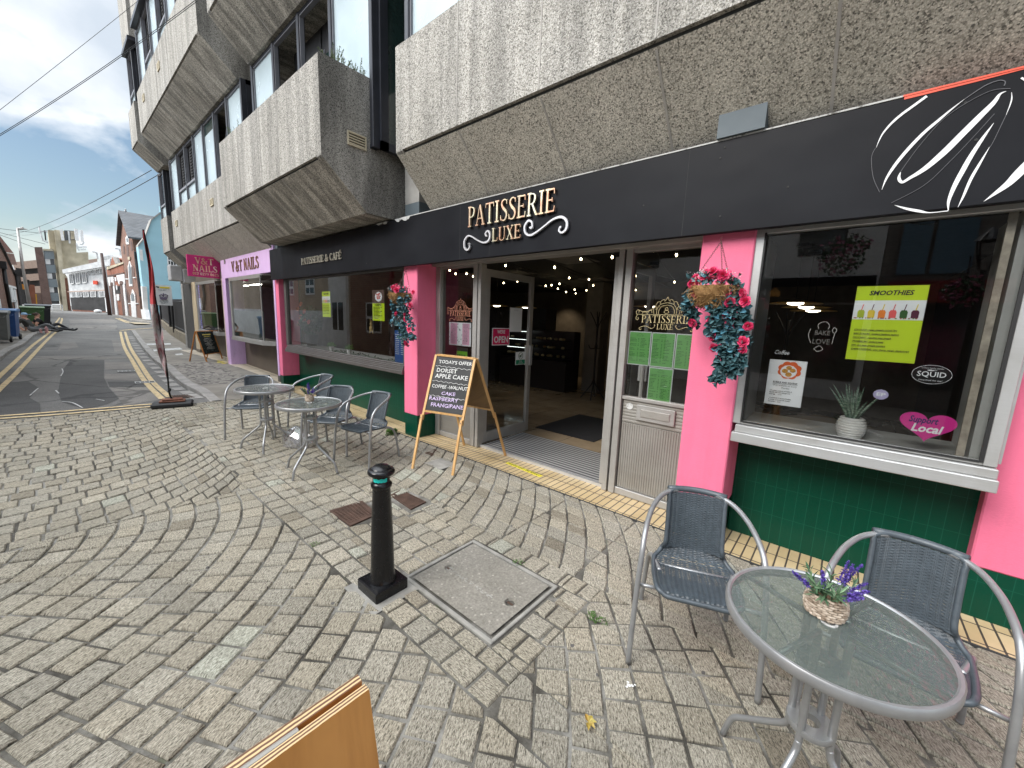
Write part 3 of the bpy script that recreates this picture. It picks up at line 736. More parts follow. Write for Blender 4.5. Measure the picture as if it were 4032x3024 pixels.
# ledges closing the tops of the recesses
def wstrip(xs, y, z0, z1, pat, ends=(False, False), low=.42):
    for i in range(len(xs)-1):
        a, b = xs[i], xs[i+1]; p = pat[i % len(pat)]; t = .045
        mb = MB()
        mb.bbox(a-.035, a+.035, y-.05, y+.05, z0, z1, .006); mb.bbox(b-.034, b+.034, y-.049, y+.049, z0, z1-.001, .006)
        mb.box(a, b, y-.04, y+.04, z1-.06, z1); mb.box(a, b, y-.04, y+.04, z0, z0+.05)
        # lighter inner bead
        mb.box(a+.036, a+.05, y-.03, y+.03, z0+.05, z1-.06, 1); mb.box(b-.05, b-.036, y-.03, y+.03, z0+.05, z1-.06, 1); mb.box(a+.04, b-.04, y-.03, y+.03, z1-.076, z1-.061, 1)
        if p in 'lo': mb.box(a+.05, b-.05, y-.045, y+.03, z0+low-.03, z0+low+.02, 1)
        w = mb.build('window', [M['winframe'], M['winframe2']], OB)
        if p == 'b':
            q = MB(); q.box(a+.05, b-.05, y-.004, y+.004, z0+.05, z1-.075); q.build('pane', M['blind'], w)
        elif p == 's':                        # blind pulled most of the way
            zz = z1-.3; q = MB(); q.box(a+.05, b-.05, y-.004, y+.004, z0+.05, zz); q.build('pane', M['blind'], w)
            q = MB(); q.box(a+.05, b-.05, y-.004, y+.004, zz, z1-.075); q.build('pane', M['greenglass'], w)
        elif p == 'l':
            q = MB(); q.box(a+.05, b-.05, y-.004, y+.004, z0+.05, z0+low-.03); q.build('pane', M['blind'], w)
            q = MB(); q.box(a+.05, b-.05, y+.05, y+.06, z0+low, z1-.06)
            for k in range(12): q.box(a+.22, b-.06, y+.02, y+.04, z0+low+.04+k*.07, z0+low+.055+k*.07)
            q.build('pane', M['darkroom'], w)
        elif p in 'od':
            if p == 'o':
                q = MB(); q.box(a+.05, b-.05, y-.004, y+.004, z0+.05, z0+low-.03); q.build('pane', M['blind'], w)
            q = MB(); q.box(a-.02, b+.02, y+.30, y+.31, z0, z1); q.build('room', M['darkroom'], w)
            # opened sash, pivoting inwards
            zl = z0+(low if p == 'o' else .05); q = MB(); H = z1-.08-zl
            for (u0, u1, v0, v1) in ((a+.06, a+.09, 0, H), (b-.09, b-.06, 0, H), (a+.06, b-.06, 0, .03), (a+.06, b-.06, H-.03, H)): q.box(u0, u1, -.015, .015, v0, v1)
            q.xf(Matrix.Translation((0, y+.02, zl))@Matrix.Rotation(R(-9), 4, 'X')); q.build('sash', M['winframe2'], w)
            q = MB(); q.box(a+.09, b-.09, -.003, .003, .03, H-.03); q.xf(Matrix.Translation((0, y+.02, zl))@Matrix.Rotation(R(-9), 4, 'X')); q.build('sash_pane', M['greenglass'], w)
WY = 2.76
def linxs(a, b, n): return [lerp(a, b, i/n) for i in range(n+1)]
wstrip(linxs(-8.57, -4.64, 4), WY, Z1+.26, 5.87, 'bddb')
wstrip(linxs(-15.8, -9.2, 7), WY, Z1+1.03+.06, 5.87, 'bolbsdb'.replace('o', 'l', 1))
wstrip(linxs(-17.62, -16.83, 1), WY, Z1+1.03+.06, 5.87, 'l')
wstrip(linxs(-3.93, 6.0, 8), WY, Z1+1.03, 5.87, 'bdbbbdbb')
wstrip(linxs(-15.6, -9.25, 7), 2.27, Z2+1.03+.04, 8.9, 'blblbbb')
wstrip(linxs(-17.4, -16.6, 1), 2.27, Z2+1.03+.04, 8.9, 'l')
wstrip(linxs(-8.6, -4.6, 4), 2.27, Z2+1.03+.04, 8.9, 'bbdb')
# dark return panes at the recesses
for x, y0, y1, z0, z1 in ((-4.60, 2.80, 3.52, Z1+.26, 5.87), (-9.18, 2.80, 3.5, Z1+1.0, 5.87), (-16.78, 2.80, 3.5, Z1+1.0, 5.87), (-16.55, 2.3, 3.0, Z2+1.03, 8.9)):
    mb = MB(); mb.box(x-.03, x+.03, y0, y0+.1, z0, z1); mb.box(x-.03, x+.03, y1-.12, y1, z0, z1); mb.box(x-.03, x+.03, y0, y1, z0, z0+.09); mb.box(x-.03, x+.03, y0, y1, z1-.08, z1)
    w = mb.build('window', M['winframe'], OB); q = MB(); q.box(x-.01, x+.01, y0+.1, y1-.12, z0+.09, z1-.08); q.build('pane', M['greenglass'], w)
mb = MB(); mb.box(-4.58, -3.97, 3.36, 3.50, 4.3, 5.87); mb.build('pane', M['greenglass'], OB)
# concrete columns with blue-grey painted feet, seen between the parapets
for x0, x1, y0 in ((-4.527, -4.236, 3.10), (-.83, -.56, 2.96), (-9.05, -8.9, 3.1)):
    mb = MB(); mb.box(x0, x1, y0, 3.50, 2.836 if y0 < 3 else 2.55, 3.03 if y0 < 3 else 3.02); mb.build('column_foot', M['bluegrey'], OB)
    if y0 > 3: mb = MB(); mb.box(x0, x1, y0, 3.50, 3.021, 4.4); mb.build('column', M['conc'], OB)
mb = MB(); mb.box(-.835, -.555, 2.93, 3.2, 3.03, 3.055); mb.build('cut_recess', M['groove'], OB)
# end wall column
mb = MB(); mb.box(-17.05, -16.4, 3.3, 3.9, 0, 2.9); mb.build('wall', M['conc'], OB)
# cream vents
for x, y, z, ax in ((-11.12, 2.6, 3.96, 'x'), (-14.81, 2.6, 3.98, 'x'), (-12.5, 2.13, 6.93, 'x'), (-14.6, 2.13, 6.93, 'x'), (-4.70, 2.55, 3.63, 'y')):
    mb = MB(); w, h = .115, .075
    for k in range(5): mb.box(-w+.012, w-.012, -.02, -.002, -h+.018+k*.028, -h+.030+k*.028, 0)
    mb.box(-w, w, -.022, 0, -h, -h+.014); mb.box(-w, w, -.022, 0, h-.014, h); mb.box(-w, -w+.013, -.022, 0, -h+.014, h-.014); mb.box(w-.013, w, -.022, 0, -h+.014, h-.014)
    mb.box(-w+.012, w-.012, -.004, 0, -h+.01, h-.01, 1)
    Mx = Matrix.Translation((x, y, z)) @ (Matrix.Rotation(R(90), 4, 'Z') if ax == 'y' else Matrix.Identity(4)); mb.xf(Mx)
    mb.build('vent', [plain('cream_vent', (.55, .48, .34), .6), M['groove']], OB)
# ---------------------------------------------------------------- lettering
TK, TN, SF = .13, .055, .038
def _s(*a): return a
def GL(ch):
    L = []; C = []
    def st(x0, y0, x1, y1, w): L.append((x0, y0, x1, y1, w))
    def sf(x, y, w=.26): L.append((x-w/2, y, x+w/2, y, SF*2))
    def cv(*p): C.append(p)
    def stem(x, w=TK, s=.27): st(x, 0, x, 1, w); sf(x, .02, s); sf(x, .98, s)
    adv = .7
    if ch == 'P': stem(.16); cv((.18,.96,TN),(.42,.95,TN),(.56,.86,.10),(.58,.72,.13),(.50,.55,.10),(.36,.48,TN),(.2,.48,TN)); adv = .68
    elif ch == 'R': stem(.16); cv((.18,.96,TN),(.42,.95,TN),(.55,.87,.10),(.57,.74,.13),(.50,.58,.10),(.38,.52,TN),(.2,.51,TN)); st(.38,.52,.68,.03,.12); sf(.72,.02,.16); adv = .80
    elif ch == 'A': st(.40,1.0,.70,.02,.13); st(.38,.98,.12,.02,TN); st(.2,.33,.58,.33,TN); sf(.12,.02,.24); sf(.70,.02,.26); adv = .84
    elif ch == 'T': st(.38,0,.38,1,TK); sf(.38,.02,.30); st(.04,.965,.72,.965,.07); st(.055,.97,.035,.78,.04); st(.705,.97,.725,.78,.04); adv = .78
    elif ch == 'I': stem(.2,TK,.32); adv = .42
    elif ch == 'E': stem(.16); st(.14,.965,.60,.965,.07); st(.14,.035,.62,.035,.07); st(.16,.52,.48,.52,TN); st(.595,.97,.605,.76,.04); st(.61,.03,.64,.25,.04); st(.48,.43,.48,.61,.04); adv = .72
    elif ch == 'F': stem(.16); st(.14,.965,.60,.965,.07); st(.16,.50,.48,.50,TN); st(.595,.97,.605,.76,.04); st(.48,.41,.48,.59,.04); adv = .66
    elif ch == 'L': stem(.16); st(.14,.035,.60,.035,.07); st(.59,.03,.62,.27,.04); adv = .68
    elif ch == 'S': cv((.54,.80,.045),(.50,.93,.05),(.34,.985,.06),(.17,.90,.10),(.15,.74,.12),(.30,.56,.15),(.48,.42,.14),(.54,.24,.12),(.44,.06,.09),(.28,.015,.06),(.12,.08,.05),(.07,.24,.045)); st(.545,.97,.53,.76,.04); st(.06,.27,.075,.03,.04); adv = .64
    elif ch == 'U': st(.16,.3,.16,1,TK); st(.64,.3,.64,1,TN); sf(.16,.98,.27); sf(.64,.98,.22); cv((.16,.34,.13),(.18,.12,.11),(.30,.02,.08),(.46,.02,.07),(.60,.12,.06),(.64,.34,TN)); adv = .80
    elif ch == 'X': st(.12,.98,.62,.02,.13); st(.60,.98,.12,.02,TN); sf(.13,.98,.26); sf(.60,.98,.22); sf(.12,.02,.22); sf(.62,.02,.26); adv = .76
    elif ch == 'V': st(.12,.98,.40,.02,.13); st(.66,.98,.40,.02,TN); sf(.13,.98,.26); sf(.66,.98,.22); adv = .76
    elif ch == 'N': st(.16,0,.16,1,TN); st(.66,0,.66,1,TN); st(.16,.98,.66,.03,.14); sf(.16,.02,.24); sf(.12,.98,.2); sf(.66,.98,.24); adv = .84
    elif ch == 'C': cv((.62,.78,.05),(.56,.92,.06),(.40,.985,.07),(.20,.88,.10),(.10,.60,.14),(.12,.32,.13),(.24,.08,.09),(.42,.015,.07),(.58,.08,.05),(.65,.22,.045)); st(.625,.97,.62,.74,.04); adv = .74
    elif ch == '&': cv((.78,.50,.05),(.70,.25,.06),(.50,.04,.09),(.26,.01,.10),(.10,.13,.12),(.11,.34,.12),(.28,.50,.08),(.42,.64,.07),(.46,.82,.09),(.36,.97,.07),(.24,.90,.09),(.22,.76,.11),(.36,.52,.13),(.55,.27,.13),(.74,.08,.11),(.86,.03,.05)); sf(.76,.52,.22); adv = .94
    elif ch == 'O' or ch == '0':
        w = .6 if ch == 'O' else .42; a = [(w/2+.1+w/2*math.cos(t)*.95, .5+.48*math.sin(t), .05+.09*abs(math.cos(t))) for t in [2*math.pi*k/14 for k in range(15)]]; C.append(tuple(a)); adv = w+.18
    elif ch == '1': st(.25,0,.25,1,TK); sf(.25,.02,.32); st(.25,.96,.08,.82,.06); adv = .46
    elif ch == '2': cv((.1,.74,.1),(.14,.92,.07),(.32,.98,.07),(.48,.84,.12),(.46,.62,.12),(.28,.34,.07),(.10,.06,.05)); st(.08,.05,.52,.05,.1); st(.51,.03,.54,.24,.04); adv = .62
    elif ch == '5': st(.16,.94,.48,.94,.09); st(.16,.95,.13,.55,.05); cv((.13,.56,.06),(.32,.62,.07),(.48,.48,.12),(.50,.26,.13),(.38,.05,.08),(.2,.02,.06),(.1,.14,.09)); adv = .6
    elif ch == '6': cv((.46,.94,.06),(.28,.84,.07),(.14,.55,.12),(.14,.25,.13),(.28,.03,.07),(.42,.06,.08),(.50,.28,.13),(.44,.52,.08),(.3,.58,.05),(.16,.42,.05)); adv = .62
    elif ch == '7': st(.08,.94,.54,.94,.1); st(.09,.96,.07,.74,.04); cv((.53,.92,.06),(.38,.6,.09),(.28,.3,.12),(.26,0,.13)); adv = .58
    elif ch == '9': cv((.16,.06,.06),(.34,.16,.07),(.48,.45,.12),(.48,.75,.13),(.34,.97,.07),(.20,.94,.08),(.12,.72,.13),(.18,.48,.08),(.32,.42,.05),(.46,.58,.05)); adv = .62
    elif ch == '3': cv((.1,.8,.08),(.24,.98,.06),(.44,.86,.11),(.40,.62,.08),(.26,.53,.05),(.42,.44,.08),(.50,.24,.12),(.34,.02,.07),(.12,.08,.06),(.08,.2,.08)); adv = .6
    elif ch == 'É': L2, C2, adv = GL('E'); L += L2; C += C2; st(.32,1.08,.48,1.24,.07)
    elif ch == ' ': adv = .32
    return L, C, adv
def serif(text, h, wscale=1.0, bold=1.0, depth=.02, mb=None, gap=.03):
    """raised serif letters in the XZ plane, facing -Y, starting at the origin; returns total width"""
    mb = mb or MB(); x = 0
    for ch in text:
        L, C, adv = GL(ch)
        for x0, y0, x1, y1, w_ in L:
            w_ *= bold; d = Vector((x1-x0, y1-y0)); d = d.normalized() if d.length else Vector((1, 0)); n = Vector((-d.y, d.x))*w_/2
            P = [(x0+n.x, y0+n.y), (x0-n.x, y0-n.y), (x1-n.x, y1-n.y), (x1+n.x, y1+n.y)]
            dz = rnd.uniform(0, .0006)
            mb.prism([((x+a*wscale)*h, -depth-dz, b*h) for a, b in P], (0, depth, 0))
        for c in C:
            q = crom([(a, b, w_) for a, b, w_ in c], 5); A = []; B = []
            for i, p in enumerate(q):
                t = (q[min(i+1, len(q)-1)]-q[max(i-1, 0)]); t = Vector((t.x, t.y)).normalized(); n = Vector((-t.y, t.x))*p.z*bold/2
                A.append((p.x+n.x, p.y+n.y)); B.append((p.x-n.x, p.y-n.y))
            dz = rnd.uniform(.0007, .0012); f = lambda a, y: ((x+a[0]*wscale)*h, y, a[1]*h)
            for i in range(len(q)-1):
                mb.add([f(A[i], -depth-dz), f(B[i], -depth-dz), f(B[i+1], -depth-dz), f(A[i+1], -depth-dz), f(A[i], 0), f(B[i], 0), f(B[i+1], 0), f(A[i+1], 0)],
                       [(0, 1, 2, 3), (0, 3, 7, 4), (1, 5, 6, 2)])
        x += adv*wscale+gap
    return mb, x*h
def ribbon(pts, depth=.02, mb=None, closed=False, k=6):
    """flat curl in the XZ plane: pts (x, z, width)"""
    mb = mb or MB(); q = crom(pts, k); A = []; B = []
    for i, p in enumerate(q):
        t = (q[min(i+1, len(q)-1)]-q[max(i-1, 0)]); t = Vector((t.x, t.y)).normalized() if Vector((t.x, t.y)).length > 1e-9 else Vector((1, 0)); n = Vector((-t.y, t.x))*p.z/2
        A.append((p.x+n.x, p.y+n.y)); B.append((p.x-n.x, p.y-n.y))
    for i in range(len(q)-1):
        mb.add([(A[i][0], -depth, A[i][1]), (B[i][0], -depth, B[i][1]), (B[i+1][0], -depth, B[i+1][1]), (A[i+1][0], -depth, A[i+1][1]),
                (A[i][0], 0, A[i][1]), (B[i][0], 0, B[i][1]), (B[i+1][0], 0, B[i+1][1]), (A[i+1][0], 0, A[i+1][1])], [(0, 1, 2, 3), (0, 3, 7, 4), (1, 5, 6, 2)])
    return mb
def sans(text, h, mat, parent=None, M4=None, name='lettering', depth=.0, align='CENTER', shear=0, sx=1.0, bold=0.0, space=1.0):
    cu = bpy.data.curves.new('t', 'FONT'); cu.body = text; cu.size = h; cu.align_x = align; cu.align_y = 'CENTER'; cu.shear = shear; cu.offset = bold; cu.extrude = depth; cu.resolution_u = 2
    cu.space_line = space
    o = bpy.data.objects.new('t', cu); COL.objects.link(o); dg = bpy.context.evaluated_depsgraph_get(); dg.update()
    me = bpy.data.meshes.new_from_object(o.evaluated_get(dg)); bpy.data.objects.remove(o); bpy.data.curves.remove(cu)
    me.name = name; me.transform(Matrix.Diagonal((sx, 1, 1, 1))); me.transform(Matrix.Rotation(R(90), 4, 'X'))     # now in XZ facing -Y
    if M4 is not None: me.transform(M4)
    me.materials.clear(); me.materials.append(mat)
    r = bpy.data.objects.new(name, me); COL.objects.link(r)
    if parent is not None: r.parent = parent
    return r
T = lambda x, y, z: Matrix.Translation((x, y, z))
# ---------------------------------------------------------------- the cafe shopfront
SH = thing('cafe_shopfront', 'pink pillared cafe shopfront with black fascia, green tiles and open glass door', 'shopfront', (-4, 3.07, 0))
def pillar(x0, x1, y0, y1, zb=.30, zt=2.30, gz0=-.03, name='pillar'):
    mb = MB(); mb.bbox(x0, x1, y0, y1, zb, zt, .008, 0); p = mb.build(name, M['pink'], SH)
    mb = MB(); mb.bbox(x0+.006, x1-.006, y0+.006, y1-.001, gz0, zb+.0005, .004); mb.build('tiled_base', M['green'], p)
pillar(-9.035, -8.875, 3.07, 3.45); pillar(-4.527, -4.236, 3.07, 3.46, .31); pillar(-.881, -.55, 3.07, 3.50, .29); pillar(.70, 3.2, 3.335, 3.8, .31)
# stall risers
for x0, x1, y, zt in ((-8.875, -4.527, 3.40, .86), (-.55, .70, 3.43, .86)):
    mb = MB(); mb.box(x0, x1, y, y+.2, -.03, zt); mb.build('stall_riser', M['green'], SH)
# fascia
mb = MB(); mb.bbox(-9.01, 3.4, 2.985, 3.035, 2.245, 2.825, .004); FA = mb.build('fascia', M['fascia'], SH)
mb = MB(); mb.box(-9.0, 3.4, 3.035, 3.5, 2.79, 2.815)
mb.box(-9.0, -8.97, 3.035, 3.5, 2.25, 2.79); mb.build('fascia_back', M['fascia'], FA)
mb = MB(); mb.box(-4.45, .05, 2.982, 3.0, 2.8255, 2.834); mb.box(.6, 3.4, 2.982, 3.0, 2.8255, 2.834); mb.build('fascia_trim', M['whi'], FA)
mb = MB(); mb.box(.05, .6, 2.980, 3.0, 2.8255, 2.834)
mb.prism([(.055, 2.9825, 2.8255), (.055, 2.9825, 2.812), (.30, 2.9825, 2.815), (.58, 2.9825, 2.824), (.58, 2.9825, 2.8255)], (0, .002, 0)); mb.build('fascia_trim', plain('orange_red_strip', (.75, .09, .04), .5), FA)
mb = MB()
for (a, b) in (((-5.02, 2.826), (-4.75, .03)), ((-4.58, 2.826), (-4.25, .045))):
    n_ = 9; P = [(a[0]+(b[0]-a[0])*i/n_, a[1]-(b[1]*rnd.uniform(.25, 1) if 0 < i < n_ else 0)) for i in range(n_+1)]
    mb.prism([(x, 2.9835, z) for x, z in P]+[(b[0], 2.9835, a[1]+.004), (a[0], 2.9835, a[1]+.004)], (0, -.004, 0))
mb.build('torn_edge', M['whi'], FA)
mb = MB()
for x in (-6.2, -3.35, -2.9, -1.0): mb.box(x-.0012, x+.0012, 2.9845, 2.986, 2.25, 2.82)
mb.build('fascia_seam', M['groove'], FA)
for x, z in ((-.78, 2.78), (-.8, 2.72), (-.76, 2.35), (-.40, 2.47), (-5.3, 2.33), (.28, 2.73), (.34, 2.55), (-1.3, 2.5)): mb = MB(); mb.ball((x, 2.984, z), (.007, .003, .007), 8, 4); mb.build('fixing_bolt', M['groove'], FA)
# gold letters, the street's reflections painted in as mottled colour
def painted_reflection_gold():
    m, nt, n, l, b = newmat('gold_letter_reflection_tint'); tc = n.new('ShaderNodeTexCoord').outputs['Object']
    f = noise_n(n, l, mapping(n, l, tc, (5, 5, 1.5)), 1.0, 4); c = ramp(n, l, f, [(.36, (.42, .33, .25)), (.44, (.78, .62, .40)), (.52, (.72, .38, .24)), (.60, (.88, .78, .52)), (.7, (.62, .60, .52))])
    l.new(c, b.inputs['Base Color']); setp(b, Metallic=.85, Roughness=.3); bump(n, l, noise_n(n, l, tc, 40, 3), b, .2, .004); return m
M['gold'] = painted_reflection_gold(); M['silver'] = alum('polished_silver', (.75, .74, .76), .3, (8, 8, 8)); M['gold_line'] = plain('gold_vinyl', (.55, .47, .24), .5)
mb, w_ = serif('PATISSERIE', .196, 1.0, .9, .022); k_ = 1.115/w_
mb.xf(T(0, 2.975, 2.565)@Matrix.Translation((-3.195, 0, 0))@Matrix.Diagonal((k_, 1, 1, 1))); mb.build('lettering', M['gold'], FA)
mb, w_ = serif('LUXE', .125, 1.0, .95, .022); k_ = .385/w_; mb.xf(T(-2.842, 2.975, 2.385)@Matrix.Diagonal((k_, 1, 1, 1))); mb.build('lettering', M['gold'], FA)
mb = ribbon([(-3.115, 2.40, .016), (-3.13, 2.432, .018), (-3.165, 2.415, .018), (-3.17, 2.36, .02), (-3.215, 2.325, .02), (-3.25, 2.36, .02)][:0] or
            [(-3.165, 2.385, .020), (-3.178, 2.398, .016), (-3.165, 2.362, .014), (-3.20, 2.335, .016), (-3.243, 2.362, .018), (-3.247, 2.43, .018), (-3.20, 2.475, .016), (-3.14, 2.467, .013), (-3.05, 2.42, .012), (-2.96, 2.388, .015), (-2.89, 2.40, .018), (-2.872, 2.455, .018), (-2.90, 2.495, .016), (-2.935, 2.475, .014), (-2.925, 2.45, .014), (-2.91, 2.455, .02)], .02)
mb.xf(T(0, 2.975, .0)); mb.build('scroll', M['silver'], FA)
mb = ribbon([(-2.36, 2.47, .02), (-2.352, 2.455, .014), (-2.335, 2.47, .014), (-2.345, 2.51, .016), (-2.385, 2.525, .018), (-2.425, 2.48, .019), (-2.41, 2.42, .019), (-2.355, 2.395, .018), (-2.29, 2.412, .016), (-2.20, 2.455, .012), (-2.11, 2.50, .016), (-2.02, 2.51, .020), (-1.965, 2.47, .020), (-1.962, 2.41, .019), (-2.0, 2.38, .016), (-2.035, 2.395, .014), (-2.03, 2.425, .014), (-2.015, 2.425, .02)], .02)
mb.xf(T(0, 2.975, 0)); mb.build('scroll', M['silver'], FA)
M['pale_metal'] = alum('pale_brass', (.62, .58, .48), .35, (6, 6, 6))
mb, w_ = serif('PATISSERIE & CAFÉ', .105, 1.0, 1.0, .015); k_ = 1.46/w_; mb.xf(T(-7.45, 2.978, 2.445)@Matrix.Diagonal((k_, 1, 1, 1))); mb.build('lettering', M['pale_metal'], FA)
# white leaf strokes at the right end of the fascia
def blade(pts, mb):
    P = [(onY(3400+x/2.3703, 200+y/2.3703, 2.985), w_) for x, y, w_ in pts]
    q = ribbon([(p[0], p[2], w_) for p, w_ in P], .003, MB(), k=6); q.xf(T(0, 2.984, 0)); return q.build('leaf_stroke' if mb else 'leaf_outline', WV if mb else GSC, FA)
mb = 1; WV = plain('white_vinyl', (.78, .78, .78), .5, var=.05); GSC = plain('grey_scratch', (.10, .10, .11), .5)
blade([(118,905,.001),(170,790,.006),(250,690,.010),(350,600,.012),(460,520,.012),(590,425,.012)], mb)
blade([(170,1300,.001),(215,1190,.009),(300,1060,.014),(420,915,.015),(560,770,.014),(700,650,.012),(830,540,.006),(940,455,.001)], mb)
blade([(345,1135,.003),(330,1190,.012),(360,1228,.012),(430,1190,.014),(580,1095,.022),(760,940,.028),(920,780,.027),(1080,620,.024),(1210,490,.018),(1270,410,.009),(1330,380,.001)], mb)
blade([(790,1490,.003),(795,1400,.011),(850,1260,.017),(930,1110,.019),(1010,970,.017),(1110,820,.012),(1215,675,.001)], mb)
blade([(880,1462,.001),(930,1360,.008),(1000,1200,.011),(1080,1060,.009),(1175,900,.001)], mb)
blade([(290,1442,.001),(400,1475,.010),(520,1498,.012),(620,1512,.004),(790,1495,.004)], mb)
blade([(1120,1408,.001),(1230,1330,.014),(1350,1240,.026),(1460,1130,.034),(1600,990,.03),(1750,840,.01)], mb)
blade([(1470,255,.006),(1560,300,.010),(1680,330,.01)], mb); blade([(1380,390,.001),(1378,470,.004),(1330,600,.001)], mb)
mb = 0
blade([(150,1320,.002),(90,1180,.002),(75,1000,.002),(110,910,.002)], mb); blade([(260,1420,.002),(560,1260,.002),(800,1040,.002),(1020,810,.002),(1220,590,.002)], mb)
blade([(345,1130,.002),(520,890,.002),(780,610,.002),(1150,390,.002),(1370,355,.002)], mb); blade([(940,455,.003),(1130,330,.004),(1260,280,.003),(1320,290,.003),(1310,330,.004)], mb); blade([(1330,600,.002),(1220,830,.002),(1180,900,.002)], mb)
# ---- windows
def frame(x0, x1, z0, z1, y, w=(.05, .05, .05, .05), d=.06, mat='alu', parent=None, name='window_frame'):
    mb = MB(); l_, r_, b_, t_ = w
    mb.bbox(x0, x0+l_, y-d/2, y+d/2, z0, z1, .003); mb.bbox(x1-r_, x1, y-d/2, y+d/2, z0, z1, .003)
    mb.bbox(x0+l_, x1-r_, y-d/2+.002, y+d/2-.002, z0, z0+b_, .003); mb.bbox(x0+l_, x1-r_, y-d/2+.002, y+d/2-.002, z1-t_, z1, .003)
    f = mb.build(name, M[mat], parent or SH)
    return f
def pane(x0, x1, z0, z1, y, f, mat='glass'):
    mb = MB(); mb.poly([(x0, y, z0), (x1, y, z0), (x1, y, z1), (x0, y, z1)]); return mb.build('pane', M[mat], f)
M['rubber'] = plain('black_rubber_gasket', (.012, .012, .012), .6)
# right window
f = frame(-.555, .665, .955, 2.30, 3.125, (.055, .05, .02, .07), .07, 'alu'); pane(-.5, .615, .97, 2.24, 3.125, f)
mb = MB(); mb.box(-.503, -.492, 3.085, 3.10, .97, 2.235); mb.box(.600, .615, 3.085, 3.10, .97, 2.235); mb.box(-.49, .6, 3.085, 3.10, .968, .978); mb.build('gasket', M['rubber'], f)
mb = MB(); mb.bbox(-.54, .672, 3.035, 3.42, .833, .899, .004); mb.bbox(-.525, .668, 3.06, 3.42, .9, .950, .004); mb.build('sill', M['alu'], SH)
mb = MB(); mb.box(-.55, .62, 3.16, 3.62, .95, .962); mb.box(.575, .69, 3.165, 3.62, .962, 2.24); mb.box(-.53, -.5, 3.16, 3.62, .962, 2.24); mb.build('inner_sill', plain('pale_grey_inner_sill', (.42, .43, .42), .45), SH)
mb = MB(); mb.box(.525, .555, 3.145, 3.165, .965, 2.24); mb.build('inner_post', plain('worn_post', (.38, .34, .28), .7, var=.35, scale=20), SH)
# left long window
f = frame(-8.66, -4.53, .955, 2.29, 3.125, (.10, .05, .02, .06), .07, 'alud'); pane(-8.56, -4.58, .975, 2.23, 3.125, f)
mb = MB(); mb.bbox(-8.60, -4.53, 3.035, 3.40, .835, .885, .004, 0); mb.bbox(-8.59, -4.53, 3.045, 3.40, .886, .91, .003, 0); mb.bbox(-8.58, -4.53, 3.055, 3.40, .911, .932, .003, 0); mb.bbox(-8.57, -4.53, 3.065, 3.40, .933, .953, .003, 0); mb.build('sill', M['alud'], SH)
mb = MB(); mb.box(-8.62, -4.53, 3.16, 3.60, .955, .966); mb.build('inner_sill', plain('white_inner_sill', (.70, .72, .72), .4), SH)
# lintel over the doors
mb = MB(); mb.bbox(-4.236, -.881, 3.30, 3.46, 2.27, 2.36, .003); mb.bbox(-8.875, 3.0, 3.06, 3.30, 2.305, 2.40, .003); mb.build('lintel', M['alum_m'], SH)
# ---- door screen
DY = 3.42
def ribbed(x0, x1, z0, z1, y, parent, mat, horiz=False, pitch=.022):
    mb = MB(); mb.box(x0, x1, y, y+.02, z0, z1)
    if horiz:
        k = z0+.006
        while k < z1-.008: mb.bbox(x0, x1, y-.005, y+.001, k, k+pitch*.6, .002); k += pitch
    else:
        k = x0+.005
        while k < x1-.008: mb.bbox(k, k+pitch*.62, y-.006, y+.001, z0, z1, .002); k += pitch
    return mb.build('ribbed_panel', mat, parent)
M['ribs'] = alum('ribbed_bronze_aluminium', (.36, .345, .315), .5, (1, 1, 20))
# right side light
mb = MB(); mb.bbox(-1.585, -1.525, DY-.05, DY+.05, .01, 2.31, .003); mb.bbox(-1.525, -.875, DY-.035, DY+.04, .01, .075, .003); mb.bbox(-1.525, -.875, DY-.035, DY+.04, .935, .965, .003); mb.bbox(-1.525, -.875, DY-.034, DY+.04, 2.24, 2.30, .003)
RS = mb.build('side_screen', M['alum_m'], SH); ribbed(-1.515, -.885, .08, .715, DY-.01, RS, M['ribs']); ribbed(-1.515, -.885, .72, .93, DY-.012, RS, M['ribs'], True, .03)
pane(-1.515, -.88, .965, 2.24, DY, RS)
mb = MB(); mb.bbox(-1.375, -1.035, DY-.04, DY-.016, .765, .905, .004); LP = mb.build('letter_plate', M['alum_m'], RS)
mb = MB(); mb.bbox(-1.335, -1.075, DY-.047, DY-.038, .80, .868, .003); mb.build('letter_flap', M['ribs'], LP)
mb = MB(); mb.lathe([(.0, 0), (.032, 0), (.032, .001), (0, .001)], n=20); mb.xf(T(-1.45, DY-.019, .875)@Matrix.Rotation(R(90), 4, 'X')); mb.build('round_sticker', M['whi'], RS)
# left side light
mb = MB(); mb.bbox(-4.236, -4.15, DY-.05, DY+.05, .01, 2.31, .003); mb.bbox(-3.53, -3.46, DY-.05, DY+.05, .01, 2.31, .003); mb.bbox(-3.448, -3.40, DY-.045, DY+.05, .01, 2.31, .003); mb.bbox(-4.15, -3.53, DY-.035, DY+.04, .01, .075, .003); mb.bbox(-4.15, -3.53, DY-.035, DY+.04, .865, .895, .003); mb.bbox(-4.15, -3.53, DY-.034, DY+.04, 2.24, 2.30, .003)
LS = mb.build('side_screen', M['alum_m'], SH); ribbed(-4.145, -3.535, .08, .862, DY-.01, LS, M['ribs'])
pane(-4.15, -3.53, .895, 2.24, DY, LS)
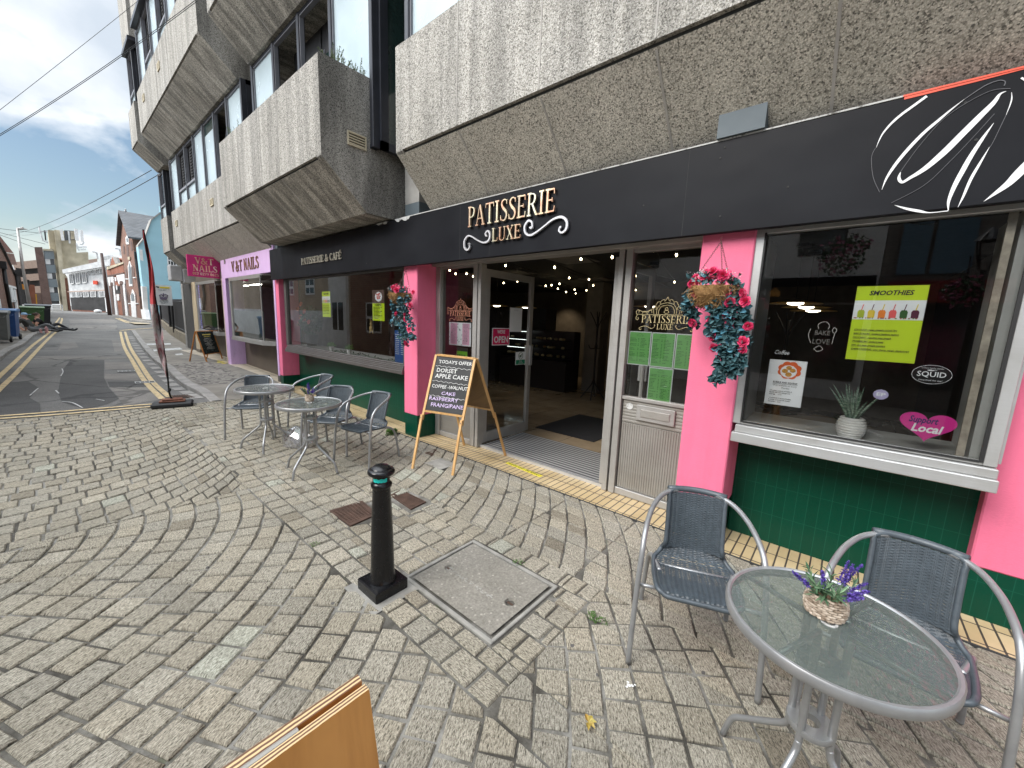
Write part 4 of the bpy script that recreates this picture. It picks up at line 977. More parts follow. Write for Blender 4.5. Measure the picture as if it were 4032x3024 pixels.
# door leaves standing open into the shop
def leaf(x, y0, y1, z0=.045, z1=2.22, thick=.045):
    mb = MB(); mb.bbox(x-thick/2, x+thick/2, y0, y0+.075, z0, z1, .003); mb.bbox(x-thick/2, x+thick/2, y1-.075, y1, z0, z1, .003)
    mb.bbox(x-thick/2+.001, x+thick/2-.001, y0+.075, y1-.075, z0, z0+.13, .003); mb.bbox(x-thick/2+.001, x+thick/2-.001, y0+.075, y1-.075, z1-.085, z1, .003)
    d = mb.build('door', M['alum_m'], SH)
    q = MB(); q.poly([(x, y0+.07, z0+.12), (x, y1-.07, z0+.12), (x, y1-.07, z1-.08), (x, y0+.07, z1-.08)]); q.build('pane', M['glass'], d)
    q = MB(); q.bbox(x+thick/2, x+thick/2+.03, y1-.07, y1-.01, 1.0, 1.28, .005); q.bbox(x-thick/2-.03, x-thick/2, y1-.07, y1-.01, 1.0, 1.28, .005); q.build('handle', M['alu'], d)
    return d
D1 = leaf(-3.425, 3.47, 4.42); D2 = leaf(-1.69, 3.42, 4.30)
mb = MB(); mb.bbox(-1.655, -1.605, DY-.05, DY+.05, .01, 2.31, .003); mb.build('door_jamb', M['alum_m'], SH)
mb = MB(); mb.box(-3.40, -1.66, 3.425, 3.452, .005, .036); mb.build('threshold', plain('bright_threshold', (.6, .6, .6), .35, .6), SH)
# ---- the room behind
M['floor_in'] = apron('tan_floor_tiles', .60, .60, (.33, .25, .17), (.35, .27, .18), (.12, .10, .08), .004)
bf = M['floor_in'].node_tree.nodes['Principled BSDF']; bf.inputs['Roughness'].default_value = .10
mb = MB(); mb.box(-9.0, 1.2, 3.455, 10.4, -.02, .022); mb.build('floor', M['floor_in'], SH)
M['wall_in'] = plain('beige_interior_wall', (.15, .125, .095), .8, var=.15); M['ceil_in'] = plain('black_ceiling', (.014, .014, .015), .8)
mb = MB(); mb.box(-9.0, 1.2, 10.3, 10.4, .02, 2.6); mb.box(-9.02, -8.92, 3.52, 10.3, .02, 2.6); mb.build('back_wall', M['wall_in'], SH)
mb = MB(); mb.box(1.1, 1.2, 3.8, 10.3, .02, 2.6); mb.build('side_wall', M['darkroom'], SH)
mb = MB(); mb.box(-9.0, 1.2, 3.51, 10.4, 2.56, 2.62); CE = mb.build('ceiling', M['ceil_in'], SH)
CPM = plain('grey_ceiling_panel', (.16, .15, .14), .7)
for x, y in ((-3.3, 5.2), (-5.1, 6.0), (-2.2, 4.5), (-4.2, 7.6), (-7, 5)): mb = MB(); mb.box(x-.3, x+.3, y-.3, y+.3, 2.545, 2.559); mb.build('ceiling_panel', CPM, CE)
mb = MB(); mb.box(-4.75, -4.35, 8.2, 8.6, .023, 2.56); mb.build('column', plain('interior_column', (.20, .18, .155), .7), SH)
mb = MB(); mb.box(-4.3, -2.0, 8.6, 8.7, .023, 2.56); mb.build('partition', M['wall_in'], SH)
def ribmat():
    m, nt, n, l, b = newmat('ribbed_entrance_mat'); tc = n.new('ShaderNodeTexCoord').outputs['Object']
    w = n.new('ShaderNodeTexWave'); w.bands_direction = 'Y'; w.inputs['Scale'].default_value = 5.2; l.new(tc, w.inputs['Vector'])
    l.new(ramp(n, l, w.outputs['Fac'], [(.35, (.05, .05, .05)), (.6, (.30, .29, .28))]), b.inputs['Base Color']); setp(b, Roughness=.75); bump(n, l, w.outputs['Fac'], b, .6, .01); return m
M['ribmat'] = ribmat()
mb = MB(); mb.box(-3.40, -1.66, 3.46, 4.30, .0225, .030); alone(mb, 'entrance_mat', M['ribmat'], 'ribbed grey entrance matting set into the floor just inside the door', 'mat')
mb = MB(); mb.bbox(-3.45, -2.45, 4.66, 5.95, .0225, .032, .003); alone(mb, 'door_mat', plain('black_mat', (.010, .010, .012), .95, bmp=.3), 'black rectangular door mat lying on the tan floor of the cafe', 'mat')

# ---------------------------------------------------------------- the nail salon shopfront next door
NS = thing('salon_shopfront', 'lilac nail salon shopfront with two projecting aluminium windows', 'shopfront', (-13, 3.07, .15))
b0 = .10
mb = MB(); mb.bbox(-12.42, -9.12, 3.05, 3.12, 2.42, 2.90, .004); NF = mb.build('fascia', M['purple'], NS)
mb = MB(); mb.bbox(-12.72, -12.42, 3.05, 3.45, .36, 2.95, .005); p_ = mb.build('pillar', M['purple'], NS)
mb = MB(); mb.bbox(-12.715, -12.425, 3.055, 3.44, .10, .36, .004); mb.build('tiled_base', M['purple'], p_)
mb = MB(); mb.bbox(-12.78, -12.721, 3.05, 3.45, .12, 2.44, .004); mb.bbox(-16.35, -15.85, 3.08, 3.45, .33, 2.46, .004); mb.build('cream_pilaster', M['cream'], NS)
mb = MB(); mb.bbox(-9.115, -9.04, 3.06, 3.45, .28, 2.95, .004); mb.build('pillar', M['purple'], NS)
mb = MB(); mb.bbox(-9.27, -9.12, 3.10, 3.45, .1, 2.42, .004); mb.build('post', M['alud'], NS)
M['brown'] = plain('brown_panel', (.13, .105, .08), .6, var=.15, scale=2)
mb = MB(); mb.box(-12.42, -9.2, 3.40, 3.5, .05, .9); mb.box(-15.85, -12.78, 3.40, 3.5, .05, .95); mb.build('stall_riser', M['brown'], NS)
mb = MB(); mb.bbox(-16.35, -15.86, 3.075, 3.46, .08, .33, .004); mb.build('stall_riser', M['brown'], NS)
def baywin(xl, xr, xr2, y, yb, zs, zt, parent):
    """projecting window, its right end canted back"""
    mb = MB(); mb.prism([(xl, y-.02, zs-.10), (xr, y-.02, zs-.10), (xr2, yb, zs-.10), (xl, yb, zs-.10)], (0, 0, .075)); mb.prism([(xl+.01, y-.005, zs-.024), (xr, y-.005, zs-.024), (xr2-.01, yb, zs-.024), (xl+.01, yb, zs-.024)], (0, 0, .024)); s_ = mb.build('sill', M['alum_m'], parent)
    mb = MB(); mb.bbox(xl, xl+.10, y, y+.06, zs, zt, .003); mb.bbox(xr-.012, xr+.012, y, y+.02, zs, zt, .003); mb.box(xl+.1, xr, y+.002, y+.05, zt-.05, zt); mb.box(xl, xr2, yb, yb+.05, zt-.04, zt+.01)
    mb.bbox(xr2-.05, xr2, yb-.03, yb+.03, zs, zt, .003)
    mb.prism([(xl, y, zt), (xr, y, zt), (xr2, yb, zt), (xl, yb, zt)], (0, 0, .03))
    f_ = mb.build('window_frame', M['alum_m'], parent)
    mb = MB(); mb.poly([(xl+.1, y+.02, zs), (xr, y+.02, zs), (xr, y+.02, zt-.05), (xl+.1, y+.02, zt-.05)]); mb.poly([(xr, y+.02, zs), (xr2-.05, yb, zs), (xr2-.05, yb, zt), (xr, y+.02, zt)]); mb.build('pane', M['glass'], f_)
baywin(-12.13, -9.87, -9.27, 3.05, 3.42, .97, 2.39, NS)
baywin(-15.62, -13.45, -12.80, 3.05, 3.42, 1.0, 2.40, NS)
# frosted lower film and interior
mb = MB(); mb.box(-12.0, -9.9, 3.09, 3.095, .98, 1.62); mb.build('frosted_film', plain('frosted_film', (.33, .42, .40), .35), NS)
mb = MB(); mb.box(-16.3, -9.2, 6.4, 6.5, 0, 2.7); mb.box(-16.5, -16.4, 3.5, 6.4, 0, 2.7); mb.build('back_wall', plain('lilac_room', (.20, .15, .22), .7), NS)
mb = MB(); mb.box(-16.4, -9.05, 3.46, 6.5, 2.5, 2.56); mb.box(-16.4, -9.05, 3.46, 6.5, .0, .03); mb.build('ceiling', M['darkroom'], NS)
mb = MB(); mb.box(-9.95, -9.28, 3.6, 3.66, .97, 2.38); mb.build('dark_panel', plain('purple_dark_panel', (.05, .03, .08), .4), NS)
mb = MB(); mb.box(-15.62, -12.8, 3.07, 3.10, 2.44, 2.62); mb.build('lintel', M['brown'], NS)
mb, w_ = serif('V &T NAILS', .245, 1.0, .95, .012); k_ = 1.93/w_; mb.xf(T(-11.76, 3.045, 2.545)@Matrix.Diagonal((k_, 1, 1, 1))); mb.build('lettering', plain('copper_letters', (.26, .14, .075), .4, .4, var=.5, scale=3), NF)
mb, w_ = serif('30', .10, .9, 1.2, .008); mb.xf(T(-12.37, 3.045, 2.78)); mb.build('lettering', M['ribs'], NF)
# LED strip in the second window and ceiling tubes
mb = MB()
for k in range(46): mb.box(-15.50, -15.485, 3.10, 3.11, 1.02+k*.029, 1.032+k*.029)
mb.build('led_strip', emis('violet_led', (.45, .45, 1.0), 1.6), NS)
mb = MB(); mb.box(-14.9, -14.2, 4.0, 4.1, 2.38, 2.40); mb.box(-13.8, -13.1, 4.0, 4.1, 2.38, 2.40); mb.build('ceiling_light', emis('tube_light', (1, .95, .85), 7), NS)
# dark doorway panels at the end
mb = MB(); mb.bbox(-17.75, -16.36, 3.12, 3.2, .1, 2.42, .004); EP = alone(mb, 'panel_door', plain('charcoal_door_panel', (.055, .053, .05), .5, var=.2), 'tall charcoal panel door between the salon and the railings', 'door')
mb = MB(); mb.bbox(-17.98, -17.75, 3.10, 3.5, .1, 3.2, .01); alone(mb, 'concrete_post', M['conc'], 'narrow grey concrete post at the end of the office building', 'post')
mb = MB(); mb.bbox(-16.9, -16.3, 2.9, 3.3, 2.42, 2.86, .02); mb.bbox(-16.8, -16.35, 2.6, 2.9, 2.48, 2.95, .02)
alone(mb, 'equipment_box', plain('pale_grey_box', (.42, .42, .42), .6), 'pale grey equipment box above the charcoal door beside the pink sign', 'box')
# projecting pink sign
PS = thing('projecting_sign', 'magenta projecting sign reading V&T NAILS with a phone number', 'sign', (-13.0, 2.78, 2.43))
mb = MB(); mb.bbox(-13.05, -12.97, 2.41, 3.10, 2.44, 2.975, .004); mb.build('board', plain('magenta_board', (.55, .02, .16), .45), PS)
mb = MB(); mb.bbox(-13.06, -12.96, 3.10, 3.16, 2.42, 3.0, .006); mb.build('bracket', M['alu'], PS)
def onboard(mb, y0, z0, k_): return mb.xf(T(-12.968, y0, z0)@Matrix.Rotation(R(90), 4, 'Z')@Matrix.Diagonal((k_, 1, 1, 1)))
mb, w_ = serif('V&T', .15, 1, 1.3, .01); onboard(mb, 2.565, 2.77, .40/w_); mb.build('lettering', M['gold'], PS)
mb, w_ = serif('NAILS', .15, 1, 1.3, .01); onboard(mb, 2.51, 2.585, .52/w_); mb.build('lettering', M['gold'], PS)
mb, w_ = serif('012 0279 0625', .065, 1, 1.5, .006); onboard(mb, 2.50, 2.487, .55/w_); mb.build('lettering', M['gold'], PS)
# ---------------------------------------------------------------- tables and chairs
M['steel'] = plain('silver_powder_coat', (.33, .335, .34), .36, .55, var=.10, scale=14)
M['rattan'] = plain('slate_rattan', (.050, .064, .076), .45, var=.2, scale=30)
M['rattan2'] = plain('slate_rattan_edge', (.062, .076, .088), .42, var=.15, scale=40)
M['tglass'] = None
def tglassm():
    m, nt, n, l, b = newmat('rippled_table_glass'); n.remove(b); out = n['Material Output']; tc = n.new('ShaderNodeTexCoord').outputs['Object']
    h = noise_n(n, l, tc, 38, 2, .5, .8)
    bp = n.new('ShaderNodeBump'); bp.inputs['Strength'].default_value = .65; bp.inputs['Distance'].default_value = .010; l.new(h, bp.inputs['Height'])
    tr = n.new('ShaderNodeBsdfTransparent'); tr.inputs[0].default_value = (.58, .65, .60, 1)
    df = n.new('ShaderNodeBsdfDiffuse'); df.inputs[0].default_value = (.17, .20, .185, 1)
    gl = n.new('ShaderNodeBsdfGlossy'); gl.inputs['Roughness'].default_value = .10; l.new(bp.outputs[0], gl.inputs['Normal'])
    fr = n.new('ShaderNodeFresnel'); fr.inputs[0].default_value = 1.5; l.new(bp.outputs[0], fr.inputs['Normal'])
    m1 = n.new('ShaderNodeMixShader'); m1.inputs[0].default_value = .42; l.new(tr.outputs[0], m1.inputs[1]); l.new(df.outputs[0], m1.inputs[2])
    m2 = n.new('ShaderNodeMixShader'); l.new(fr.outputs[0], m2.inputs[0]); l.new(m1.outputs[0], m2.inputs[1]); l.new(gl.outputs[0], m2.inputs[2])
    l.new(m2.outputs[0], out.inputs[0]); return m
M['tglass'] = tglassm()
def sheetpath(s):
    """centre line of the woven seat and back: s 0..1 from the front lip to the back top -> (y, z, halfwidth)"""
    K = [(0, -.205, .392, .150), (.05, -.197, .402, .172), (.15, -.15, .403, .183), (.35, -.05, .393, .190), (.5, .05, .388, .190), (.56, .10, .392, .186), (.61, .137, .408, .160), (.66, .158, .443, .140), (.72, .172, .49, .134), (.85, .205, .60, .134), (1.0, .243, .722, .136)]
    for a, b in zip(K[:-1], K[1:]):
        if s <= b[0]:
            t = (s-a[0])/(b[0]-a[0]); t2 = t
            return tuple(lerp(a[i], b[i], t2) for i in (1, 2, 3))
    return K[-1][1:]
def crown_y(x, hw, s):            # the back wraps round the sitter, the seat dips a little
    q = (x/hw)**2
    return (-.035*q if s > .66 else 0), (.006*q-.006 if s < .58 else 0)
def make_chair(label):
    t = thing('bistro_chair', label, 'chair', group='woven bistro chairs outside the cafe')
    loop = [(-.272, -.225, 0), (-.268, -.21, .2), (-.262, -.19, .40), (-.256, -.165, .53), (-.25, -.115, .61), (-.238, -.03, .655), (-.212, .08, .69), (-.165, .18, .715), (-.09, .24, .729), (0, .256, .732)]
    loop = loop+[(-x, y, z) for x, y, z in loop[-2::-1]]
    mb = MB(); mb.tube(crom(loop, 6), .0125, 10); mb.build('frame', M['steel'], t, True, True)
    for sx in (-1, 1):
        mb = MB(); mb.tube(crom([(sx*.16, -.02, .385), (sx*.182, .06, .384), (sx*.196, .13, .375), (sx*.207, .185, .34), (sx*.213, .215, .28), (sx*.22, .25, .12), (sx*.226, .27, 0)], 5), .0125, 10)
        mb.tube([(sx*.267, -.17, .385), (sx*.165, -.17, .387)], .009, 8); mb.ball((sx*.224, .268, .008), (.015, .015, .01), 8, 4)
        mb.build('leg', M['steel'], t, True, True)
    mb = MB(); mb.tube([(-.165, -.17, .387), (.165, -.17, .387)], .009, 8); mb.tube([(-.18, .05, .380), (.18, .05, .380)], .009, 8); mb.build('crossbar', M['steel'], t, True, True)
    # woven strands: seat and back as two parts
    for nm, s0, s1, n in (('seat', .03, .60, 62), ('backrest', .605, 1.0, 56)):
        mb = MB(); hs = .0040 if nm == 'seat' else .0033
        for i in range(n):
            s = lerp(s0, s1, i/(n-1)); y, z, hw = sheetpath(s); y2, z2, _ = sheetpath(min(1, s+.01)); tg = Vector((0, y2-y, z2-z)).normalized(); nr = Vector((0, -tg.z, tg.y))
            row = []; N = 17
            for k in range(N):
                x = lerp(-hw, hw, k/(N-1)); dy, dz = crown_y(x, hw, s); wv = .0028*(1 if (k+i) % 2 else -1)
                c = Vector((x, y+dy, z+dz))+nr*wv; row.append((c-tg*hs, c+tg*hs, nr))
            b = len(mb.v); V = []
            for a, c, nn in row: V += [a, c]
            mb.v += [tuple(p) for p in V]
            for k in range(N-1): mb.f.append((b+2*k, b+2*k+2, b+2*k+3, b+2*k+1)); mb.m.append(0)
        ncol = 9
        for c in range(ncol):
            u = lerp(-.86, .86, c/(ncol-1))
            for off in (-.0055, 0, .0055):
                pts = []
                for i in range(16):
                    s = lerp(s0, s1, i/15); y, z, hw = sheetpath(s); x = u*hw+off; dy, dz = crown_y(x, hw, s); pts.append((x, y+dy, z+dz))
                mb.tube(pts, .0022, 4, cap=False)
        mb.build(nm, M['rattan'], t, True)
    # wrapped edging all round
    L = []
    for i in range(26):
        s = i/25; y, z, hw = sheetpath(s); dy, dz = crown_y(hw, hw, s); L.append((-hw, y+dy, z+dz))
    top = [(x, .255-.035*(x/.136)**2, .731) for x in (-.09, -.03, .03, .09)]
    front = [(x, -.213, .386) for x in (.13, .05, -.05, -.13)]
    ring = L+top+[(-x, y, z) for x, y, z in L[::-1]]+front
    mb = MB(); mb.tube(crom(ring, 2, True), .0115, 8, closed=True)
    mb.tube([(x, .258-.036*(x/.14)**2, .732) for x in np.linspace(-.142, .142, 9)], .0165, 10)
    mb.build('edging', M['rattan2'], t, True, True)
    return t
def place(o, x, y, rz, z=None): o.location = (x, y, gz(x) if z is None else z); o.rotation_euler = (0, 0, R(rz))
ch = make_chair('woven chair left of the near glass table, in front of the pink pillar')
place(ch, -.43, 1.965, 21)
for x, y, rz, lb in ((.32, 2.095, -5, 'rightmost woven chair, behind the near glass table and against the right pink wall'),
                     (-3.96, 2.195, 13, 'woven chair nearest the chalkboard easel, at the far pair of tables'),
                     (-4.53, 2.08, 37, 'woven chair directly behind the table with the small lavender basket'),
                     (-5.57, 2.29, 6, 'woven chair closest to the green tiled wall, behind the two far tables'),
                     (-5.77, 1.63, 59, 'leftmost woven chair, on the road side of the bare glass table')):
    c = copy_tree(ch); place(c, x, y, rz); c['label'] = lb
def make_table(label):
    t = thing('bistro_table', label, 'table', group='round glass bistro tables outside the cafe')
    mb = MB(); mb.lathe([(.287, .684), (.3, .684), (.3045, .692), (.3045, .712), (.3, .7185), (.292, .7185), (.287, .714)], n=56); mb.f = mb.f[:-2]; mb.m = mb.m[:-2]
    mb.build('rim', M['steel'], t, True, True, ang=40)
    mb = MB(); N = 56
    vv = [(.290*math.cos(2*math.pi*k/N), .290*math.sin(2*math.pi*k/N), .714) for k in range(N)]+[(.022*math.cos(2*math.pi*k/N), .022*math.sin(2*math.pi*k/N), .714) for k in range(N)]
    mb.add(vv, [(k, (k+1) % N, N+(k+1) % N, N+k) for k in range(N)]); mb.build('glass_top', M['tglass'], t, True)
    mb = MB(); mb.lathe([(.016, .705), (.024, .705), (.024, .7165), (.016, .7165)], n=20); mb.f = mb.f[:-2]; mb.m = mb.m[:-2]; mb.build('grommet', M['whi'], t, True)
    for k in range(4):
        a = math.pi/2*k; c, s_ = math.cos(a), math.sin(a)
        pts = [(.062, 0, .700), (.062, 0, .35), (.064, 0, .30), (.08, 0, .262), (.16, 0, .19), (.235, 0, .125), (.258, 0, .095), (.27, 0, .06), (.285, 0, 0)]
        mb = MB(); mb.tube([(x*c-.0*s_, x*s_, z) for x, _, z in crom(pts, 5)], .0115, 10); mb.build('leg', M['steel'], t, True, True)
        mb = MB(); mb.tube([(.055*c, .055*s_, .704), (.289*c, .289*s_, .704)], .009, 6); mb.build('support_arm', M['steel'], t, True, True)
    for z in (.555, .33):
        mb = MB(); mb.lathe([(.028, z), (.070, z), (.072, z+.004), (.072, z+.018), (.070, z+.022), (.028, z+.022)], n=28); mb.f = mb.f[:-2]; mb.m = mb.m[:-2]
        n = 28; mb.f += [(k, (k+1) % n, 5*n+(k+1) % n, 5*n+k) for k in range(n)]; mb.m += [0]*n
        mb.build('collar', M['steel'], t, True, True, ang=35)
    return t
tb = make_table('nearest round glass table with a lavender basket on it'); place(tb, .08, 1.49, 67)
c = copy_tree(tb); place(c, -5.12, 1.57, 62); c['label'] = 'round glass table with nothing on it but a white centre cap'
c = copy_tree(tb); place(c, -4.05, 1.63, 31); c['label'] = 'far round glass table with a small lavender basket on it'; place(tb, .07, 1.50, 67); tb.scale = (.94, .94, .99)

# ---------------------------------------------------------------- plants and flowers
def leafmat(name, c, c2, rough=.5):
    m, nt, n, l, b = newmat(name); g = n.new('ShaderNodeNewGeometry'); f = g.outputs['Random Per Island']
    l.new(ramp(n, l, f, [(0, c), (1, c2)]), b.inputs['Base Color']); setp(b, Roughness=rough); return m
M['teal'] = leafmat('teal_silk_leaf', (.016, .052, .058), (.07, .155, .17)); M['teal2'] = leafmat('blue_silk_leaf', (.05, .17, .24), (.10, .27, .34))
M['rose'] = leafmat('crimson_silk_petal', (.50, .012, .075), (.78, .075, .20)); M['coir'] = leafmat('coir_fibre', (.20, .10, .035), (.42, .25, .10), .9)
M['chain'] = plain('rusty_chain', (.07, .035, .03), .7); M['tinyw'] = leafmat('white_sprig', (.55, .5, .5), (.75, .7, .7))
M['sage'] = leafmat('sage_leaf', (.04, .10, .05), (.16, .26, .14)); M['lav'] = leafmat('lavender_floret', (.05, .03, .22), (.15, .09, .42)); M['wicker'] = leafmat('whitewashed_wicker', (.22, .16, .11), (.62, .52, .42), .8)
M['grass'] = leafmat('weed_leaf', (.03, .09, .01), (.10, .20, .03)); M['dgreen'] = leafmat('dark_leaf', (.014, .05, .022), (.055, .14, .06)); M['coral'] = leafmat('coral_petal', (.50, .09, .07), (.75, .25, .2))
M['soil'] = plain('soil', (.05, .035, .02), .95, bmp=.5)
def rv(r, a=1.0): return Vector((r.gauss(0, 1), r.gauss(0, 1), r.gauss(0, 1))).normalized()*a
def leaf_at(mb, p, d, nrm, L, W, fold=.25, mi=0):
    """a folded, pointed leaf"""
    d = Vector(d).normalized(); s = d.cross(Vector(nrm)); s = s.normalized() if s.length > 1e-4 else d.orthogonal().normalized(); u = s.cross(d)
    P = Vector(p); q = [P, P+d*L*.3+s*W*.42+u*W*fold, P+d*L*.65+s*W*.36+u*W*fold, P+d*L-u*W*.15, P+d*L*.65-s*W*.36+u*W*fold, P+d*L*.3-s*W*.42+u*W*fold, P+d*L*.4, P+d*L*.7-u*W*.05]
    mb.add(q, [(0, 1, 6), (1, 2, 7, 6), (2, 3, 7), (3, 4, 7), (4, 5, 6, 7), (5, 0, 6)], mi)
def rose_at(mb, p, r, d=(0, -1, 0), mi=0):
    """whorled petals"""
    P = Vector(p); d = Vector(d).normalized(); a = d.orthogonal().normalized(); b = d.cross(a)
    for ring_, (rr, h, n) in enumerate(((.25, .55, 3), (.5, .45, 4), (.8, .2, 5), (1.0, -.05, 5))):
        for k in range(n):
            t = 2*math.pi*(k+.5*ring_)/n; w_ = .62*math.pi/n*1.5; o = []
            for v_, zz in ((0, -.45), (.6, h*.4), (1, h)):
                for u_ in (-1, 0, 1):
                    tt = t+u_*w_*(.6+.4*v_); rad = r*rr*(.25+.75*v_)*(1.0 if u_ else 1.12)
                    o.append(P+(a*math.cos(tt)+b*math.sin(tt))*rad+d*r*(zz+(.1 if u_ == 0 and v_ == 1 else 0)))
            mb.add(o, [(0, 1, 4, 3), (1, 2, 5, 4), (3, 4, 7, 6), (4, 5, 8, 7)], mi)
def chain(mb, a, b, lk=.014):
    a = Vector(a); b = Vector(b); n = int((b-a).length/lk); d = (b-a).normalized(); u = d.orthogonal().normalized(); v = d.cross(u)
    for i in range(n):
        c = a+(b-a)*(i+.5)/n; w_ = u if i % 2 else v
        mb.tube([c+d*lk*.62*math.cos(t)+w_*lk*.33*math.sin(t) for t in [2*math.pi*k/8 for k in range(8)]], .0013, 4, closed=True)
def hanging_basket(label, hook, cen, rad, strands, roses, seed, thick=1.0, lone=[]):
    r = random.Random(seed); t = thing('hanging_basket', label, 'flower basket', cen, group='hanging baskets of silk roses on the pink pillars')
    cx_, cy_, cz_ = cen
    mb = MB(); rim = [(cx_+rad*math.cos(a), cy_+rad*.9*math.sin(a), cz_+rad*.15) for a in (R(185), R(300), R(60))]
    for q in rim: chain(mb, (hook[0], hook[1], hook[2]-.03), q)
    mb.tube(crom([(hook[0], hook[1]+.02, hook[2]), (hook[0], hook[1], hook[2]-.005), (hook[0]-.004, hook[1], hook[2]-.02), (hook[0]+.004, hook[1], hook[2]-.035)], 4), .002, 5)
    mb.build('chain', M['chain'], t)
    mb = MB(); mb.lathe([(.02, -rad*.75), (rad*.55, -rad*.62), (rad*.85, -rad*.25), (rad*.95, rad*.12), (rad*.9, rad*.12)], cen, 16)
    for k in range(950):
        a = r.uniform(0, 2*math.pi); e = r.uniform(-1.2, .12); q = Vector((math.cos(a)*math.cos(e), math.sin(a)*math.cos(e), math.sin(e)*.8)); p = Vector(cen)+q*rad*r.uniform(.92, 1.08)
        mb.tube([p, p+rv(r, .026), p+rv(r, .04)], .0011, 3, cap=False)
    mb.build('coir_basket', M['coir'], t)
    fo = MB(); f2 = MB(); st = MB(); ros = []; sp = MB(); RO = lambda: (ros.append(MB()), ros[-1])[1]
    for S_ in strands:
        P = crom(S_, 10); st.tube(P, .0016, 5)
        for p in P:
            for k in range(int(round(2.4*thick))):
                q = p+rv(r, .022); d = rv(r); d.z = -abs(d.z)*.8; d.y -= .6
                if r.random() < .13: leaf_at(f2, q, d, rv(r)+Vector((0, -1.5, 0)), .050, .042)
                else: leaf_at(fo, q, d, rv(r)+Vector((0, -1.5, 0)), r.uniform(.040, .060), r.uniform(.036, .052))
    for k in range(46):
        a = r.uniform(0, 2*math.pi); p = Vector(cen)+Vector((math.cos(a)*rad*r.uniform(.3, 1.0), math.sin(a)*rad*r.uniform(.3, 1)-.02, rad*.2+r.uniform(0, .05))); leaf_at(fo if r.random() < .7 else f2, p, rv(r)+Vector((0, -.6, .2)), rv(r)+Vector((0, -1, .6)), .05, .036)
    for k in range(14):
        a = r.uniform(0, 2*math.pi); p = Vector(cen)+Vector((math.cos(a)*rad*r.uniform(.2, .95), math.sin(a)*rad*r.uniform(.2, .95)-.03, rad*.35+r.uniform(.0, .06))); rose_at(RO(), p, r.uniform(.028, .040), Vector((r.uniform(-.6, .6), -1, r.uniform(0, 1))))
    for q in roses: rose_at(RO(), q, r.uniform(.028, .036), Vector((r.uniform(-.7, .7), -1, r.uniform(-.6, .5))))
    for k in range(60):
        a = r.uniform(0, 2*math.pi); p = Vector(cen)+Vector((math.cos(a)*rad*r.uniform(.5, 1.1), math.sin(a)*rad*r.uniform(.5, 1.1)-.03, rad*.4+r.uniform(0, .06)))
        for j in range(5): leaf_at(sp, p+rv(r, .010), rv(r), rv(r), .008, .005)
    fo.build('foliage', M['teal'], t); f2.build('pale_foliage', M['teal2'], t); st.build('stem', M['dgreen'], t); [q.build('rose', M['rose'], t) for q in ros]; sp.build('sprigs', M['tinyw'], t)
def S2(Y, *pts): return [Vector(onY(2600+x/2.37, 800+y/2.37, Y+dy)) for x, y, dy in [(p+(0,))[:3] for p in pts]]
hk = onY(2842, 932, 2.90)
hanging_basket('larger hanging basket of red silk roses on the pink pillar right of the door', hk, onY(2811, 1140, 2.86), .15,
  [S2(2.80, (540, 760), (545, 900), (530, 1010), (560, 1120), (590, 1250), (600, 1400)), S2(2.84, (730, 740), (740, 880), (700, 960), (710, 1100), (760, 1200), (770, 1290)),
   S2(2.80, (480, 900), (500, 1000), (470, 1110), (490, 1190), (560, 1300), (580, 1460), (570, 1540)), S2(2.80, (620, 800), (640, 960), (650, 1080), (650, 1180), (660, 1300), (700, 1400), (690, 1500), (650, 1600)),
   S2(2.82, (760, 960), (780, 1060), (790, 1150), (750, 1290), (740, 1430), (760, 1500), (700, 1560)), S2(2.82, (300, 800), (290, 900), (270, 970), (310, 1040), (300, 1130)),
   S2(2.80, (600, 1000), (620, 1150), (640, 1250), (620, 1370), (640, 1450), (650, 1520)), S2(2.8, (560, 1560), (555, 1600), (525, 1650))],
  [S2(2.78, q)[0] for q in ((335, 845), (300, 1120), (470, 1110), (620, 1050), (640, 1140), (480, 1240), (500, 1350), (820, 1150), (770, 1290), (765, 1360), (770, 840), (790, 915), (610, 820), (295, 755), (650, 930), (500, 800))], 3)
def S1(Y, *pts): return [Vector(onY(1500+x/1.8437, 950+y/1.8437, Y)) for x, y in pts]
hk = onY(1599, 1056, 2.93)
hanging_basket('smaller hanging basket of red silk roses on the pink pillar left of the door', hk, onY(1578, 1160, 2.86), .125,
  [S1(2.80, (150, 400), (165, 460), (190, 520), (215, 570), (240, 620)), S1(2.80, (150, 440), (150, 510), (160, 590), (160, 640), (200, 680)), S1(2.82, (200, 400), (205, 470), (190, 540), (170, 620), (190, 660), (245, 690)),
   S1(2.8, (95, 400), (95, 470), (100, 520), (95, 590)), S1(2.80, (120, 560), (150, 620), (180, 700), (180, 740)), S1(2.8, (140, 700), (200, 680), (250, 700))],
  [S1(2.78, q)[0] for q in ((110, 525), (175, 570), (205, 640), (215, 465), (180, 740), (175, 530), (235, 370))], 5, .8)

